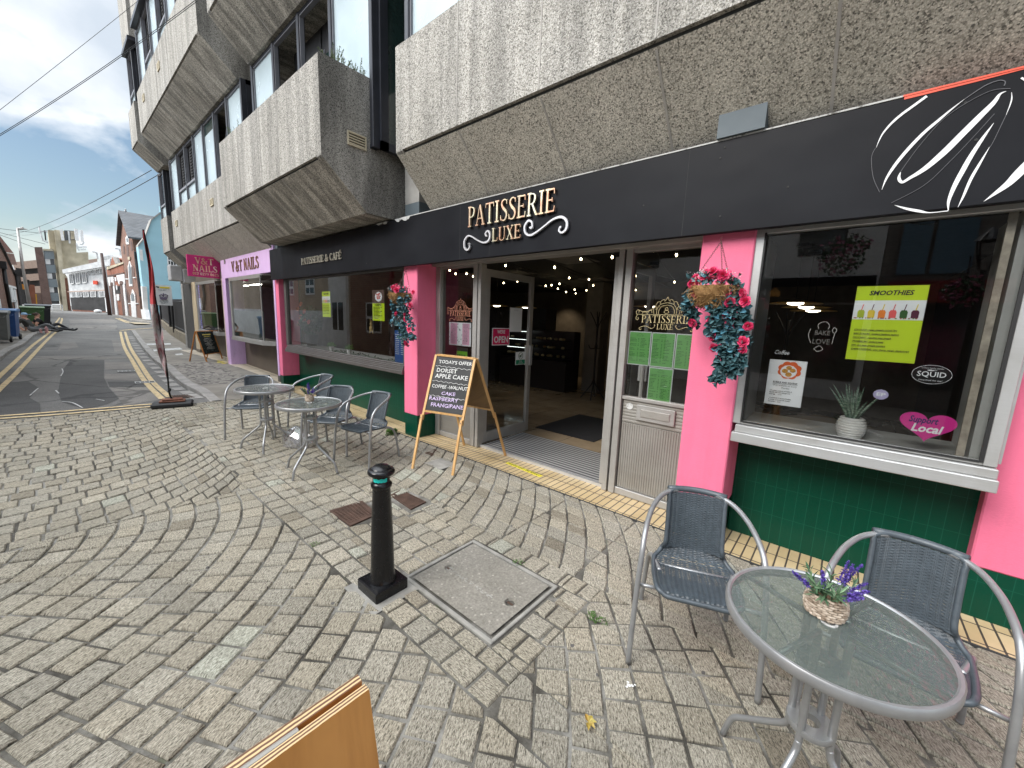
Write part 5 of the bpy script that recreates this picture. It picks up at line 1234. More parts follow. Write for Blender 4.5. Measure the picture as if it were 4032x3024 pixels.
def lav_basket(label, loc, seed, sc=1.0):
    r = random.Random(seed); t = thing('lavender_basket', label, 'flower basket', loc, group='lavender baskets on the glass tables')
    mb = MB(); n = 26
    for k in range(9):
        z = .004+k*.0078; rx = (.047+.006*math.sin(k/8*math.pi))*sc; ry = .037*sc
        for j in range(n):
            a = 2*math.pi*j/n; a2 = 2*math.pi*(j+1)/n; o = .003*(1 if (j+k) % 2 else -1); o2 = -o
            p = [Vector(((rx+o)*math.cos(a), (ry+o)*math.sin(a), z)), Vector(((rx+.003)*math.cos((a+a2)/2), (ry+.003)*math.sin((a+a2)/2), z)), Vector(((rx+o2)*math.cos(a2), (ry+o2)*math.sin(a2), z))]
            mb.tube(p, .0040, 5, cap=True)
    mb.build('basket', M['wicker'], t, True)
    mb = MB(); mb.lathe([(.001, .05), (.043*sc, .055), (.001, .062)], (0, 0, 0), 14, sy=.72)
    for k in range(90): a = r.uniform(0, 6.28); q = r.uniform(0, .042)*sc; mb.ball((q*math.cos(a), q*.72*math.sin(a), .061), r.uniform(.003, .005), 6, 4)
    mb.build('bark_chips', leafmat('bark_chip', (.08, .04, .02), (.30, .20, .12), .9), t, True)
    fo = MB(); fl = MB()
    for k in range(8):
        a = r.uniform(0, 6.28); p = Vector((.028*math.cos(a), .02*math.sin(a), .06)); d = Vector((math.cos(a)*.7, math.sin(a)*.7, 1)).normalized()
        for j in range(16): leaf_at(fo, p+d*.0045*j, (rv(r)+d*.9), d, r.uniform(.025, .045)*sc, .008)
    for k in range(10):
        a = r.uniform(-1.0, 1.6) if k < 7 else r.uniform(0, 6.28); tilt = r.uniform(.15, 1.3); d = Vector((math.cos(a)*tilt, math.sin(a)*tilt, 1)).normalized(); p = Vector((.018*math.cos(a), .014*math.sin(a), .06))
        L = r.uniform(.10, .155)*sc; fo.tube([p, p+d*L*.5], .0012, 4)
        for j in range(26):
            q = p+d*(L*(.42+.58*j/26))
            for m_ in range(3): leaf_at(fl, q, rv(r)+d*.5, d, .011*(1.15-j/40), .007)
    fo.build('foliage', M['sage'], t, True); fl.build('flowers', M['lav'], t, True)
    return t
lav_basket('lavender in a whitewashed wicker basket on the nearest glass table', (.055, 1.53, .712), 11)
lav_basket('small lavender basket on the far glass table by the clear plastic bag', (-4.12, 1.66, gz(-4.1)+.719), 12, .9)

# ---------------------------------------------------------------- bollard
BO = thing('bollard', 'black cast iron bollard with a turquoise reflective band standing in the paving', 'bollard', (-1.925, 1.15, 0), R(0))
M['bol'] = plain('gloss_black_paint', (.006, .006, .007), .25, var=.3, scale=25, bmp=.12, bscale=30, spec=.4)
mb = MB(); mb.bbox(-.105, .105, -.105, .105, -.01, .062, .006); mb.build('base', M['bol'], BO, True)
mb = MB(); mb.lathe([(.072, .060), (.078, .064), (.074, .075), (.070, .09), (.0675, .11), (.066, .20), (.0605, .40), (.0495, .632), (.050, .636), (.056, .640), (.0595, .650), (.0585, .660), (.050, .668), (.0475, .672), (.0475, .705), (.055, .710), (.070, .716), (.0755, .724), (.0760, .732), (.071, .742), (.060, .748), (.057, .7485), (.055, .752), (.040, .764), (.020, .770), (.001, .7715)], n=40)
mb.build('post', M['bol'], BO, True, True, ang=50)
mb = MB(); n = 14; V = []
for k in range(n+1):
    a = R(-92+k*(100/n)); V += [(.0482*math.cos(a), .0482*math.sin(a), .679+.0015*math.sin(k*2)), (.0482*math.cos(a), .0482*math.sin(a), .700-.002*math.sin(k*1.3))]
mb.add(V, [(2*k, 2*k+2, 2*k+3, 2*k+1) for k in range(n)]); mb.build('reflective_band', plain('turquoise_band', (.01, .62, .56), .35), BO, True)

# ---------------------------------------------------------------- chalkboard easel by the door
M['pine'] = None
def woodm(name, a, b_, sc=(2, 40, 2), rough=.5):
    m, nt, n, l, b = newmat(name); tc = n.new('ShaderNodeTexCoord').outputs['Object']
    f = noise_n(n, l, mapping(n, l, tc, sc), 1.5, 5, .6, .6); c = ramp(n, l, f, [(.32, a), (.68, b_)])
    g = noise_n(n, l, mapping(n, l, tc, tuple(s*.25 for s in sc)), 1.5, 4, .6, 1.2); c = mixc(n, l, .35, c, ramp(n, l, g, [(.3, (.7, .62, .5)), (.7, (1, 1, 1))]), 'MULTIPLY')
    l.new(c, b.inputs['Base Color']); setp(b, Roughness=rough); bump(n, l, f, b, .1, .003); return m
M['pine'] = woodm('varnished_pine', (.50, .28, .10), (.68, .42, .18), (14, 14, 1.5)); M['chalkb'] = plain('chalkboard', (.012, .013, .014), .6, var=.4, scale=5); M['chalk'] = plain('chalk', (.62, .62, .60), .95, var=.3, scale=60); M['chalkp'] = plain('lilac_chalk', (.52, .42, .62), .95, var=.3, scale=60)
EA = thing('chalkboard_easel', 'pine chalkboard easel listing cakes beside the open door', 'chalkboard', (-3.2, 2.9, 0))
TL, TR = Vector((-3.475, 2.79, 1.205)), Vector((-3.0, 2.93, 1.195))
FT = {'f': (Vector((-3.38, 2.39, 0)), Vector((-2.94, 2.575, 0))), 'b': (Vector((-3.585, 3.33, .004)), Vector((-2.955, 3.42, .004)))}
def bar(mb, a, b, wn, wd, side):     # rectangular batten from a to b
    a, b = Vector(a), Vector(b); d = (b-a).normalized(); s = Vector(side); s = (s-d*s.dot(d)).normalized(); n = d.cross(s)
    mb.prism([a+s*wn/2+n*wd/2, a-s*wn/2+n*wd/2, a-s*wn/2-n*wd/2, a+s*wn/2-n*wd/2], tuple(b-a))
for key in 'fb':
    L0, R0 = FT[key]; sgn = -1 if key == 'f' else 1; off = Vector((0, sgn*.012, 0))
    side = (TR-TL).normalized(); mL = TL.lerp(L0, .58); mR = TR.lerp(R0, .58)
    for a, m_, b in ((TL, mL, L0), (TR, mR, R0)):
        q = MB(); bar(q, a+off, m_+off, .026, .018, side); lg = q.build('leg', M['pine'], EA)
        q = MB(); k = off+Vector((0, sgn*.019, 0)); bar(q, a.lerp(b, .53)+k, b+k*0+Vector((0, 0, 0)), .026, .018, side); q.build('leg_extension', M['pine'], lg)
        q = MB(); q.ball(tuple(a.lerp(b, .555)+k+Vector((0, sgn*.012, 0))), .006, 8, 5); q.build('wing_nut', M['ribs'], lg)
    q = MB(); bar(q, TL+off+side*.013, TR+off-side*.013, .018, .030, (0, 0, 1)); bl_, br_ = TL.lerp(L0, .50), TR.lerp(R0, .50); bar(q, bl_+off+side*.013, br_+off-side*.013, .018, .030, (0, 0, 1)); q.build('rail', M['pine'], EA)
    a, b, c_, d_ = TL.lerp(L0, .015)+off, TR.lerp(R0, .015)+off, TR.lerp(R0, .49)+off, TL.lerp(L0, .49)+off
    nn = (b-a).cross(d_-a).normalized()*.003
    q = MB(); q.prism([a+nn, b+nn, c_+nn, d_+nn], tuple(-2*nn)); q.build('blackboard' if key == 'f' else 'rear_board', M['chalkb'] if key == 'f' else woodm('hardboard', (.16, .09, .035), (.22, .13, .05)), EA)
L0, R0 = FT['f']
def onboardf(u, v): return TL.lerp(TR, u).lerp(L0.lerp(R0, u), v)+Vector((0, -.018, 0))
def chalk_text(s, u0, u1, v, h, mat, rot=0):
    a = onboardf(u0, v); b = onboardf(u1, v); xd = (b-a).normalized(); dn = (onboardf(.5, v+.1)-onboardf(.5, v)).normalized(); zd = -dn; yd = zd.cross(xd).normalized()
    o = sans(s, h, mat, None, None, 'lettering', align='LEFT', bold=.0006); me = o.data
    xs = [q.co.x for q in me.vertices]; w_ = max(xs)-min(xs); k = (b-a).length/w_
    Mx = Matrix(((xd.x, yd.x, zd.x, a.x), (xd.y, yd.y, zd.y, a.y), (xd.z, yd.z, zd.z, a.z), (0, 0, 0, 1)))
    me.transform(Matrix.Diagonal((k, 1, 1, 1))); me.transform(Matrix.Rotation(R(rot), 4, 'Y'))
    for q in me.vertices: q.co.z += .0022*math.sin(q.co.x*70+v*50); q.co.x += .0015*math.sin(q.co.z*300)
    me.transform(Mx); me.transform(worldmat(EA).inverted()); o.parent = EA
for s_, u0, u1, v, h, m_ in (("TODAY'S OFFER", .12, .96, .058, .052, 'chalk'), ('DORSET', .10, .62, .135, .062, 'chalk'), ('APPLE CAKE', .10, .93, .185, .066, 'chalk'), ('COFFEE -WALNUT', .07, .97, .277, .052, 'chalk'), ('CAKE', .35, .70, .33, .05, 'chalkp'), ('RASPBERRY', .06, .80, .385, .054, 'chalkp'), ('FRANGIPANE', .14, .95, .437, .058, 'chalkp')): chalk_text(s_, u0, u1, v, h, M[m_], rot=-1.5)
for v in (.095, .228, .357):
    q = MB(); pts = [onboardf(.06+.9*i/40, v+.004*math.sin(i*1.1)+.006*i/40)+Vector((0, -.001, 0)) for i in range(41)]; q.tube(pts, .0022, 4); q.build('chalk_line', M['chalk'], EA)

# ---------------------------------------------------------------- plywood board close to the camera
def plym():
    m, nt, n, l, b = newmat('plywood_edge'); tc = n.new('ShaderNodeTexCoord').outputs['Object']; w_ = n.new('ShaderNodeTexWave'); w_.bands_direction = 'X'; w_.inputs['Scale'].default_value = 42; w_.inputs['Distortion'].default_value = 1.2; w_.inputs['Detail'].default_value = 2; l.new(tc, w_.inputs['Vector'])
    l.new(ramp(n, l, w_.outputs['Fac'], [(.25, (.12, .06, .035)), (.5, (.34, .20, .10)), (.75, (.62, .45, .24))]), b.inputs['Base Color']); setp(b, Roughness=.7); return m
PB = thing('plywood_sign', 'back of a varnished plywood A-board standing closest to the camera', 'sign board', (-.655, .02, 0))
M['ply'] = woodm('orange_plywood_face', (.46, .20, .045), (.64, .31, .085), (9, 9, 1.2), .35); M['plye'] = plym()
for sgn, x0 in ((1, .012), (-1, -.016)):
    q = MB(); q.prism([(x0-.009, .325, .865), (x0-.009, -.42, .865), (x0-.009, -.44, 0), (x0-.009, .375, 0)], (.018, 0, 0)); M4_ = Matrix.Translation((0, 0, .865))@Matrix.Rotation(R(-4.5 if sgn > 0 else 9), 4, 'Y')@Matrix.Translation((0, 0, -.865)); q.xf(M4_)
    o = q.build('board', [M['ply'], M['plye']], PB, True)
    for p in o.data.polygons: p.material_index = 0 if abs(p.normal.x) > .8 else 1
for y_ in (.1, -.2): q = MB(); q.tube([(-.002, y_+.1, .862), (-.002, y_, .862)], .006, 8); q.build('hinge', M['ribs'], PB, True)

# ---------------------------------------------------------------- covers and grates
M['rust'] = plain('rusty_cast_iron', (.085, .05, .036), .8, .3, var=.4, scale=12, bmp=.4, bscale=90)
def conccover():
    m, nt, n, l, b = newmat('worn_concrete_cover'); tc = n.new('ShaderNodeTexCoord').outputs['Object']
    f = noise_n(n, l, tc, 70, 5, .7); g = noise_n(n, l, tc, 4, 6, .6); c = ramp(n, l, f, [(.3, (.16, .15, .125)), (.6, (.27, .25, .215)), (.75, (.37, .35, .31))]); c = mixc(n, l, .8, c, ramp(n, l, g, [(.3, (.7, .7, .68)), (.7, (1, 1, 1))]), 'MULTIPLY')
    v = n.new('ShaderNodeTexVoronoi'); v.inputs['Scale'].default_value = 24; l.new(tc, v.inputs['Vector']); c = mixc(n, l, ramp(n, l, v.outputs['Distance'], [(.12, (.6, .6, .6)), (.2, (0, 0, 0))]), c, (.42, .39, .34))
    l.new(c, b.inputs['Base Color']); setp(b, Roughness=.9); bump(n, l, f, b, .5, .005); return m
M['cover'] = conccover()
MC = thing('manhole_cover', 'cracked concrete manhole cover with two lifting holes beside the bollard', 'manhole cover', (-1.535, 1.585, 0))
# slab with two round holes, cut as a grid
def slab_with_holes(x0, x1, y0, y1, z0, z1, holes, n=44):
    mb = MB(); xs = np.linspace(x0, x1, n*2); ys = np.linspace(y0, y1, int(n*1.5)); 
    Z = lambda x, y: z1-(.022*max(0, min(1, (1.12-min(math.hypot(x-h[0], y-h[1])/h[2] for h in holes))/.18)))
    b = len(mb.v); nx, ny = len(xs), len(ys)
    for y in ys:
        for x in xs:
            cr = min(abs((y-1.58)-(.55*(x+1.5)+.025*math.sin(x*40)))*1.0 if -1.78 < x < -1.26 else 9, 9); mb.v.append((x, y, Z(x, y)-(.004 if cr < .006 else 0)+mnoise.noise(Vector((x*30, y*30, 0)))*.0012))
    for j in range(ny-1):
        for i in range(nx-1): mb.f.append((b+j*nx+i, b+j*nx+i+1, b+(j+1)*nx+i+1, b+(j+1)*nx+i)); mb.m.append(0)
    mb.box(x0, x1, y0, y1, z0, z1-.024); return mb
h1, h2 = onZ(900+1090/1.2533, 1700+672/1.2533)[:2], onZ(900+1390/1.2533, 1700+842/1.2533)[:2]
slab_with_holes(-1.87, -1.20, 1.325, 1.845, -.04, .004, [(h1[0], h1[1], .026), (h2[0], h2[1], .028)]).build('cover', M['cover'], MC)
mb = MB()
for a, b in (((-1.91, 1.285), (-1.16, 1.31)), ((-1.91, 1.86), (-1.16, 1.885))): mb.bbox(a[0], b[0], a[1], b[1], -.04, .004, .004)
for a, b in (((-1.91, 1.31), (-1.888, 1.86)), ((-1.182, 1.31), (-1.16, 1.86))): mb.bbox(a[0], b[0], a[1], b[1], -.04, .0035, .004)
mb.build('rim', M['cement'], MC)
for h in (h1, h2):
    mb = MB(); mb.box(h[0]-.02, h[0]+.02, h[1]-.005, h[1]+.005, -.016, -.006); mb.build('lifting_bar', M['rust'], MC)
mb = MB()
r_ = random.Random(4)
pc = [(h1[0]+.03+t*(h2[0]-h1[0]-.1)*.9+.012*math.sin(t*9), h1[1]-.01+t*(h2[1]-h1[1])*.55-.02*t) for t in np.linspace(0, 1, 18)]
for (x, y) in pc:
    for k in range(3): a, b = x+r_.uniform(-.012, .012), y+r_.uniform(-.012, .012); mb.ball((a, b, .003), (r_.uniform(.004, .010), r_.uniform(.003, .008), .003), 6, 4)
mb.build('crack_filler', M['cement'], MC)
def grid_cover(P, kind, name, label):
    t = thing(name, label, 'drain cover' if kind != 'holes' else 'drain cover', (sum(p[0] for p in P)/4, sum(p[1] for p in P)/4, 0))
    A, B, C_, D = [Vector((p[0], p[1], 0)) for p in P]
    f = lambda u, v: A.lerp(B, u).lerp(D.lerp(C_, u), v)
    mb = MB(); w_ = .05
    for (u0, u1, v0, v1) in ((0, 1, 0, w_), (0, 1, 1-w_, 1), (0, w_, w_, 1-w_), (1-w_, 1, w_, 1-w_)):
        mb.prism([tuple(f(u0, v0)+Vector((0, 0, -.02))), tuple(f(u1, v0)+Vector((0, 0, -.02))), tuple(f(u1, v1)+Vector((0, 0, -.02))), tuple(f(u0, v1)+Vector((0, 0, -.02)))], (0, 0, .022))
    mb.build('frame', M['rust'], t)
    mb = MB()
    if kind == 'bars':
        for k in range(11):
            v0 = .08+k*.078; mb.prism([tuple(f(.06, v0)+Vector((0, 0, -.02))), tuple(f(.94, v0)+Vector((0, 0, -.02))), tuple(f(.94, v0+.038)+Vector((0, 0, -.02))), tuple(f(.06, v0+.038)+Vector((0, 0, -.02)))], (0, 0, .019))
        mb.prism([tuple(f(.48, .06)+Vector((0, 0, -.02))), tuple(f(.52, .06)+Vector((0, 0, -.02))), tuple(f(.52, .94)+Vector((0, 0, -.02))), tuple(f(.48, .94)+Vector((0, 0, -.02)))], (0, 0, .0185))
    else:
        for i in range(10):
            for j in range(8):
                u, v = .09+i*.083, .10+j*.103; s = .022
                mb.prism([tuple(f(u-s, v-s*1.1)), tuple(f(u+s, v-s*1.1)), tuple(f(u+s, v+s*1.1)), tuple(f(u-s, v+s*1.1))], (0, 0, .0045 if kind != 'holes' else -.004))
        mb.prism([tuple(f(.05, .05)+Vector((0, 0, -.02))), tuple(f(.95, .05)+Vector((0, 0, -.02))), tuple(f(.95, .95)+Vector((0, 0, -.02))), tuple(f(.05, .95)+Vector((0, 0, -.02)))], (0, 0, .0195))
    mb.build('grate', M['rust'], t)
    mb = MB(); mb.poly([tuple(f(.03, .03)+Vector((0, 0, -.028))), tuple(f(.97, .03)+Vector((0, 0, -.028))), tuple(f(.97, .97)+Vector((0, 0, -.028))), tuple(f(.03, .97)+Vector((0, 0, -.028)))]); mb.build('pit', M['groove'], t)
def GP(o, s, *pts): return [onG(o[0]+x/s, o[1]+y/s)[:2] for x, y in pts]
q = GP((900, 1700), 1.2533, (495, 390), (600, 465), (735, 405), (660, 340)); grid_cover([q[0], q[1], q[2], q[3]], 'studs', 'drain_cover', 'square rusty studded cover left of the bollard')
q = GP((900, 1700), 1.2533, (798, 312), (900, 382), (975, 345), (850, 285)); grid_cover(q, 'bars', 'drain_grate', 'rusty slotted drain grate right behind the bollard')
q = GP((1580, 1380), 1.7313, (160, 700), (205, 717), (270, 690), (225, 672)); grid_cover(q, 'studs', 'access_cover', 'small brown access cover in front of the easel')
q = GP((860, 1400), 2.9105, (700, 465), (740, 478), (828, 462), (780, 448)); grid_cover(q, 'bars', 'drain_cover', 'tiny brown drain cover behind the bare glass table')
mb = MB(); mb.poly([(*p, gz(-3.3)+.0) for p in [(-3.44, 2.58), (-3.15, 2.58), (-3.15, 2.82), (-3.44, 2.82)]]); struct(mb, 'cement_patch', M['cement'])
mb = MB(); mb.poly([(-2.09, .99, -.002), (-1.76, .99, -.002), (-1.76, 1.29, -.002), (-2.09, 1.29, -.002)]); struct(mb, 'cement_patch', M['cement'])
# gully grate at the kerb and two painted frames in the road
q = GP((0, 1200), 2.458, (1610, 885), (1700, 905), (1890, 900), (1820, 872)); 
t = thing('gully_grate', 'road gully grate beside the base of the feather flag', 'drain cover', (q[0][0], q[0][1], gz(q[0][0])))
mb = MB(); A, B, C_, D = [Vector((p[0], p[1], gz(p[0])+.006)) for p in q]
for k in range(9):
    v0 = k*.115; a = A.lerp(D, v0); b = B.lerp(C_, v0); c_ = B.lerp(C_, v0+.05); d_ = A.lerp(D, v0+.05); mb.prism([a, b, c_, d_], (0, 0, .004))
mb.build('grate', M['rust'], t); mb = MB(); mb.poly([tuple(p-Vector((0, 0, .004))) for p in (A, B, C_, D)]); mb.build('pit', M['groove'], t)
for pts, lb in (([(1135, 643), (1145, 656), (1312, 650), (1300, 637)], 'farther white edged service cover in the road'), ([(1303, 750), (1310, 768), (1505, 757), (1495, 740)], 'nearer white edged service cover in the road')):
    q = GP((0, 1200), 2.458, *pts); A, B, C_, D = [Vector((p[0], p[1], gz(p[0])+.012)) for p in q]; t = thing('service_cover', lb, 'road cover', tuple(A), group='service covers in the road'); f = lambda u, v: A.lerp(D, u).lerp(B.lerp(C_, u), v)
    mb = MB()
    for (u0, u1, v0, v1) in ((0, 1, 0, .15), (0, 1, .85, 1), (0, .04, .15, .85), (.96, 1, .15, .85), (.24, .27, .15, .85), (.47, .5, .15, .85), (.7, .73, .15, .85)): mb.prism([f(u0, v0), f(u1, v0), f(u1, v1), f(u0, v1)], (0, 0, .004))
    mb.build('frame', M['whi'], t); mb = MB(); mb.poly([tuple(p-Vector((0, 0, .002))) for p in (A, B, C_, D)]); mb.build('plate', M['tar2'], t)

# ---------------------------------------------------------------- clear plastic bag
def bagm():
    m, nt, n, l, b = newmat('clear_polythene'); n.remove(b); out = n['Material Output']; tr = n.new('ShaderNodeBsdfTransparent'); tr.inputs[0].default_value = (.93, .93, .94, 1)
    gl = n.new('ShaderNodeBsdfGlossy'); gl.inputs['Roughness'].default_value = .12; df = n.new('ShaderNodeBsdfDiffuse'); df.inputs[0].default_value = (.45, .45, .47, 1); lw = n.new('ShaderNodeLayerWeight'); lw.inputs[0].default_value = .45
    tc = n.new('ShaderNodeTexCoord').outputs['Object']; f = noise_n(n, l, tc, 22, 4, .6, 1.5); rr = n.new('ShaderNodeMapRange'); rr.inputs['From Min'].default_value = .42; rr.inputs['From Max'].default_value = .62; rr.inputs['To Min'].default_value = .12; rr.inputs['To Max'].default_value = .65; l.new(f, rr.inputs[0])
    m1 = n.new('ShaderNodeMixShader'); l.new(rr.outputs[0], m1.inputs[0]); l.new(tr.outputs[0], m1.inputs[1]); l.new(df.outputs[0], m1.inputs[2])
    m2 = n.new('ShaderNodeMixShader'); l.new(lw.outputs['Facing'], m2.inputs[0]); l.new(m1.outputs[0], m2.inputs[1]); l.new(gl.outputs[0], m2.inputs[2]); l.new(m2.outputs[0], out.inputs[0]); return m
mb = MB(); nu, nv = 34, 14; r_ = random.Random(9)
for j in range(nv+1):
    for i in range(nu):
        a = 2*math.pi*i/nu; v = j/nv; rad = (.19*(1-v**2.2)+.012)*(1+.16*mnoise.noise(Vector((math.cos(a)*2.2, math.sin(a)*2.2, v*3)))+.07*mnoise.noise(Vector((math.cos(a)*7, math.sin(a)*7, v*8))))
        mb.v.append((rad*math.cos(a)*1.15, rad*math.sin(a)*.62, .235*v**.8+.015*mnoise.noise(Vector((a*2, v*6, 3)))*(v > 0)))
for j in range(nv):
    for i in range(nu): mb.f.append((j*nu+i, j*nu+(i+1) % nu, (j+1)*nu+(i+1) % nu, (j+1)*nu+i)); mb.m.append(0)
mb.xf(Matrix.Translation((-4.97, 1.84, gz(-5)+.004))@Matrix.Rotation(R(15), 4, 'Z')); alone(mb, 'plastic_bag', bagm(), 'crumpled clear plastic bag on the paving between the two far tables', 'bag', smooth=True)

# ---------------------------------------------------------------- feather flag
FB = thing('feather_flag', 'faded red and white feather flag on a black weighted base at the road edge', 'flag', onG(672, 1590))
def crn(x, y): return 0+x/1.6586, 700+y/1.6586
q = [onG(*p) for p in ((593, 1615), (600, 1577), (735, 1562), (762, 1598), (705, 1612))]
bx, by, bz = onG(668, 1588)
mb = MB(); A = Vector(onG(*(593, 1612))); B = Vector(onG(760, 1600)); dv = (B-A).normalized(); nv_ = Vector((-dv.y, dv.x, 0)); L_ = (B-A).length
mb2 = MB(); mb2.bbox(0, L_, 0, .30, 0, .075, .02); mb2.xf(Matrix(((dv.x, nv_.x, 0, A.x), (dv.y, nv_.y, 0, A.y), (0, 0, 1, A.z), (0, 0, 0, 1)))@Matrix.Translation((0, -.02, 0)))
if nv_.x > 0: pass
mb2.build('base', plain('black_rubber_base', (.015, .015, .016), .6, bmp=.3), FB)
cb = Vector((bx, by, bz)) ; 
ctr = A+dv*L_*.5+nv_*.13
for zz, k_ in ((.075, 1.0), (.10, .8)):
    mb = MB(); mb.bbox(-.16*k_, .16*k_, -.09*k_, .09*k_, zz, zz+.024, .008); mb.xf(Matrix.Translation((ctr.x, ctr.y, bz))@Matrix.Rotation(math.atan2(dv.y, dv.x)+(.1 if k_ < 1 else 0), 4, 'Z')); mb.build('rusty_weight', plain('rusted_plate', (.16, .06, .035), .85, var=.4, scale=20), FB)
FX = ctr.x
def fp(x, y, dx=0): return Vector(onX(*crn(x, y), FX+dx))
pole = [Vector((ctr.x, ctr.y, bz+.1)), fp(1105, 1400), fp(1090, 1250), fp(1050, 1000), fp(1015, 780), fp(985, 600), fp(958, 450), fp(938, 345)]
mb = MB(); mb.tube(crom(pole, 5), [.014-.009*i/35 for i in range(36)], 8); mb.build('pole', M['bol'], FB, smooth=True)
mb = MB(); mb.ball(tuple(fp(1107, 1385)), (.022, .022, .03), 8, 6); mb.tube([fp(1107, 1385), fp(1092, 1400)], .004, 5); mb.tube([fp(936, 338), fp(940, 400)], .012, 8); mb.build('fitting', M['bol'], FB)
Lf = [(932,345),(945,450),(965,560),(975,700),(980,825),(990,932),(1014,1061),(1028,1133),(1052,1204),(1084,1300)]; Rt = [(942,340),(975,480),(1002,600),(1015,720),(1024,825),(1052,932),(1070,1061),(1078,1133),(1090,1204),(1091,1300)]
def flagm():
    m, nt, n, l, b = newmat('faded_flag_print'); tc = n.new('ShaderNodeTexCoord').outputs['Object']; f = noise_n(n, l, mapping(n, l, tc, (5, 5, 3)), 1.6, 5, .6, 1.0)
    l.new(ramp(n, l, f, [(.35, (.25, .05, .07)), (.46, (.42, .28, .28)), (.56, (.46, .42, .40)), (.7, (.30, .29, .29))]), b.inputs['Base Color']); setp(b, Roughness=.8); return m
Lc = crom([(a, b, 0) for a, b in Lf], 5); Rc = crom([(a, b, 0) for a, b in Rt], 5); nrow = len(Lc); 
def clothpart(i0, i1, name, mat):
    mb = MB(); nc = 7
    for i in range(i0, i1+1):
        for k in range(nc):
            u = k/(nc-1); fold = .05*math.sin(u*7+i*.25)+.03*math.sin(i*.6+u*3)
            p = Vector(onX(*crn(lerp(Lc[i].x, Rc[i].x, u), lerp(Lc[i].y, Rc[i].y, u)), FX+fold)); mb.v.append(tuple(p))
    for i in range(i1-i0):
        for k in range(nc-1): mb.f.append((i*nc+k, i*nc+k+1, (i+1)*nc+k+1, (i+1)*nc+k)); mb.m.append(0)
    mb.build(name, mat, FB, smooth=True)
clothpart(0, 20, 'red_cloth', plain('faded_red_cloth', (.42, .045, .05), .8, var=.2, scale=3)); clothpart(20, nrow-1, 'printed_cloth', flagm())

# ---------------------------------------------------------------- salon menu board
VB = thing('salon_chalkboard', 'small orange framed chalkboard A-board outside the nail salon', 'chalkboard', onG(835, 1415, .09))
c4o = lambda x, y: (540+x/3.857, 1050+y/3.857)
f1, f2 = Vector(onG(*c4o(1057, 1445), .09)), Vector(onG(*c4o(1297, 1400), .09)); b1, b2 = Vector(onG(*c4o(985, 1425), .09)), Vector(onG(*c4o(1212, 1378), .09))
wv = (f2-f1); wv.z = 0; wl = wv.length; wd = wv.normalized(); bd = Vector((-wd.y, wd.x, 0)); bd = bd if (b1-f1).dot(bd) > 0 else -bd
hgt = .82; f0 = f1; tpc = bd*.20
def vb(u, v): return f0+wd*wl*u+(tpc+Vector((0, 0, hgt)))*(1-v)
M['owood'] = woodm('orange_wood', (.42, .16, .04), (.60, .27, .08), (10, 10, 2))
for u in (0, 1):
    q = MB(); bar(q, vb(u, 0), vb(u, 1), .035, .02, wd); q.build('leg', M['owood'], VB)
    q = MB(); bar(q, vb(u, 0)+bd*.02, f0+wd*wl*u+bd*.42, .035, .02, wd); q.build('leg', M['owood'], VB)
q = MB(); bar(q, vb(0, 0), vb(1, 0), .02, .035, (0, 0, 1)); bar(q, vb(0, .76), vb(1, .76), .02, .035, (0, 0, 1)); q.build('rail', M['owood'], VB)
q = MB(); q.prism([vb(.03, .02), vb(.97, .02), vb(.97, .75), vb(.03, .75)], tuple(bd*.006)); q.build('board', plain('dark_slate_board', (.012, .022, .026), .5), VB)
q = MB(); r_ = random.Random(2)
for k in range(70):
    e = r_.random(); side = r_.choice('lrtb'); u, v = {'l': (r_.uniform(.04, .13), r_.uniform(.05, .7)), 'r': (r_.uniform(.87, .95), r_.uniform(.05, .7)), 't': (r_.uniform(.06, .94), r_.uniform(.04, .09)), 'b': (r_.uniform(.06, .94), r_.uniform(.66, .73))}[side]
    a = r_.uniform(0, 6.28); leaf_at(q, vb(u, v)-bd*.004, wd*math.cos(a)+Vector((0, 0, math.sin(a))), -bd, .05, .022, 0)
q.build('painted_leaves', leafmat('slate_blue_leaf', (.03, .09, .10), (.08, .17, .19)), VB)
q = MB()
for k, (a, b) in enumerate(((.32, .70), (.25, .80), (.28, .78), (.36, .66), (.26, .84), (.3, .7), (.38, .62), (.3, .76), (.25, .78))):
    v = .24+k*.043; nseg = 9
    for j in range(nseg):
        if r_.random() < .15: continue
        u0 = lerp(a, b, j/nseg); u1 = lerp(a, b, (j+.75)/nseg); q.prism([vb(u0, v)-bd*.004, vb(u1, v)-bd*.004, vb(u1, v+.014)-bd*.004, vb(u0, v+.014)-bd*.004], tuple(-bd*.001))
q.build('lettering', M['chalk'], VB)
q = MB()
for j in range(5):
    u0 = .33+j*.085; q.prism([vb(u0, .17)-bd*.004, vb(u0+.045, .17)-bd*.004, vb(u0+.045, .2)-bd*.004, vb(u0, .2)-bd*.004], tuple(-bd*.001))
for j in range(10): u0 = .28+j*.05; q.prism([vb(u0, .10)-bd*.004, vb(u0+.04, .10)-bd*.004, vb(u0+.04, .135)-bd*.004, vb(u0, .135)-bd*.004], tuple(-bd*.001))
q.build('lettering', plain('yellow_chalk', (.7, .6, .15), .8), VB)
mb = MB()
for i in range(5):
    for j in range(4):
        if (i+j) % 2 == 0: a = onG(*c4o(1235+j*34-i*0, 1462-i*9+j*6), .09); mb.box(a[0]-.05, a[0]+.05, a[1]-.03, a[1]+.03, a[2]+.0045, a[2]+.0065)
alone(mb, 'hazard_tape', plain('yellow_tape', (.62, .5, .06), .6), 'yellow and black hazard tape on the salon doorstep', 'tape')

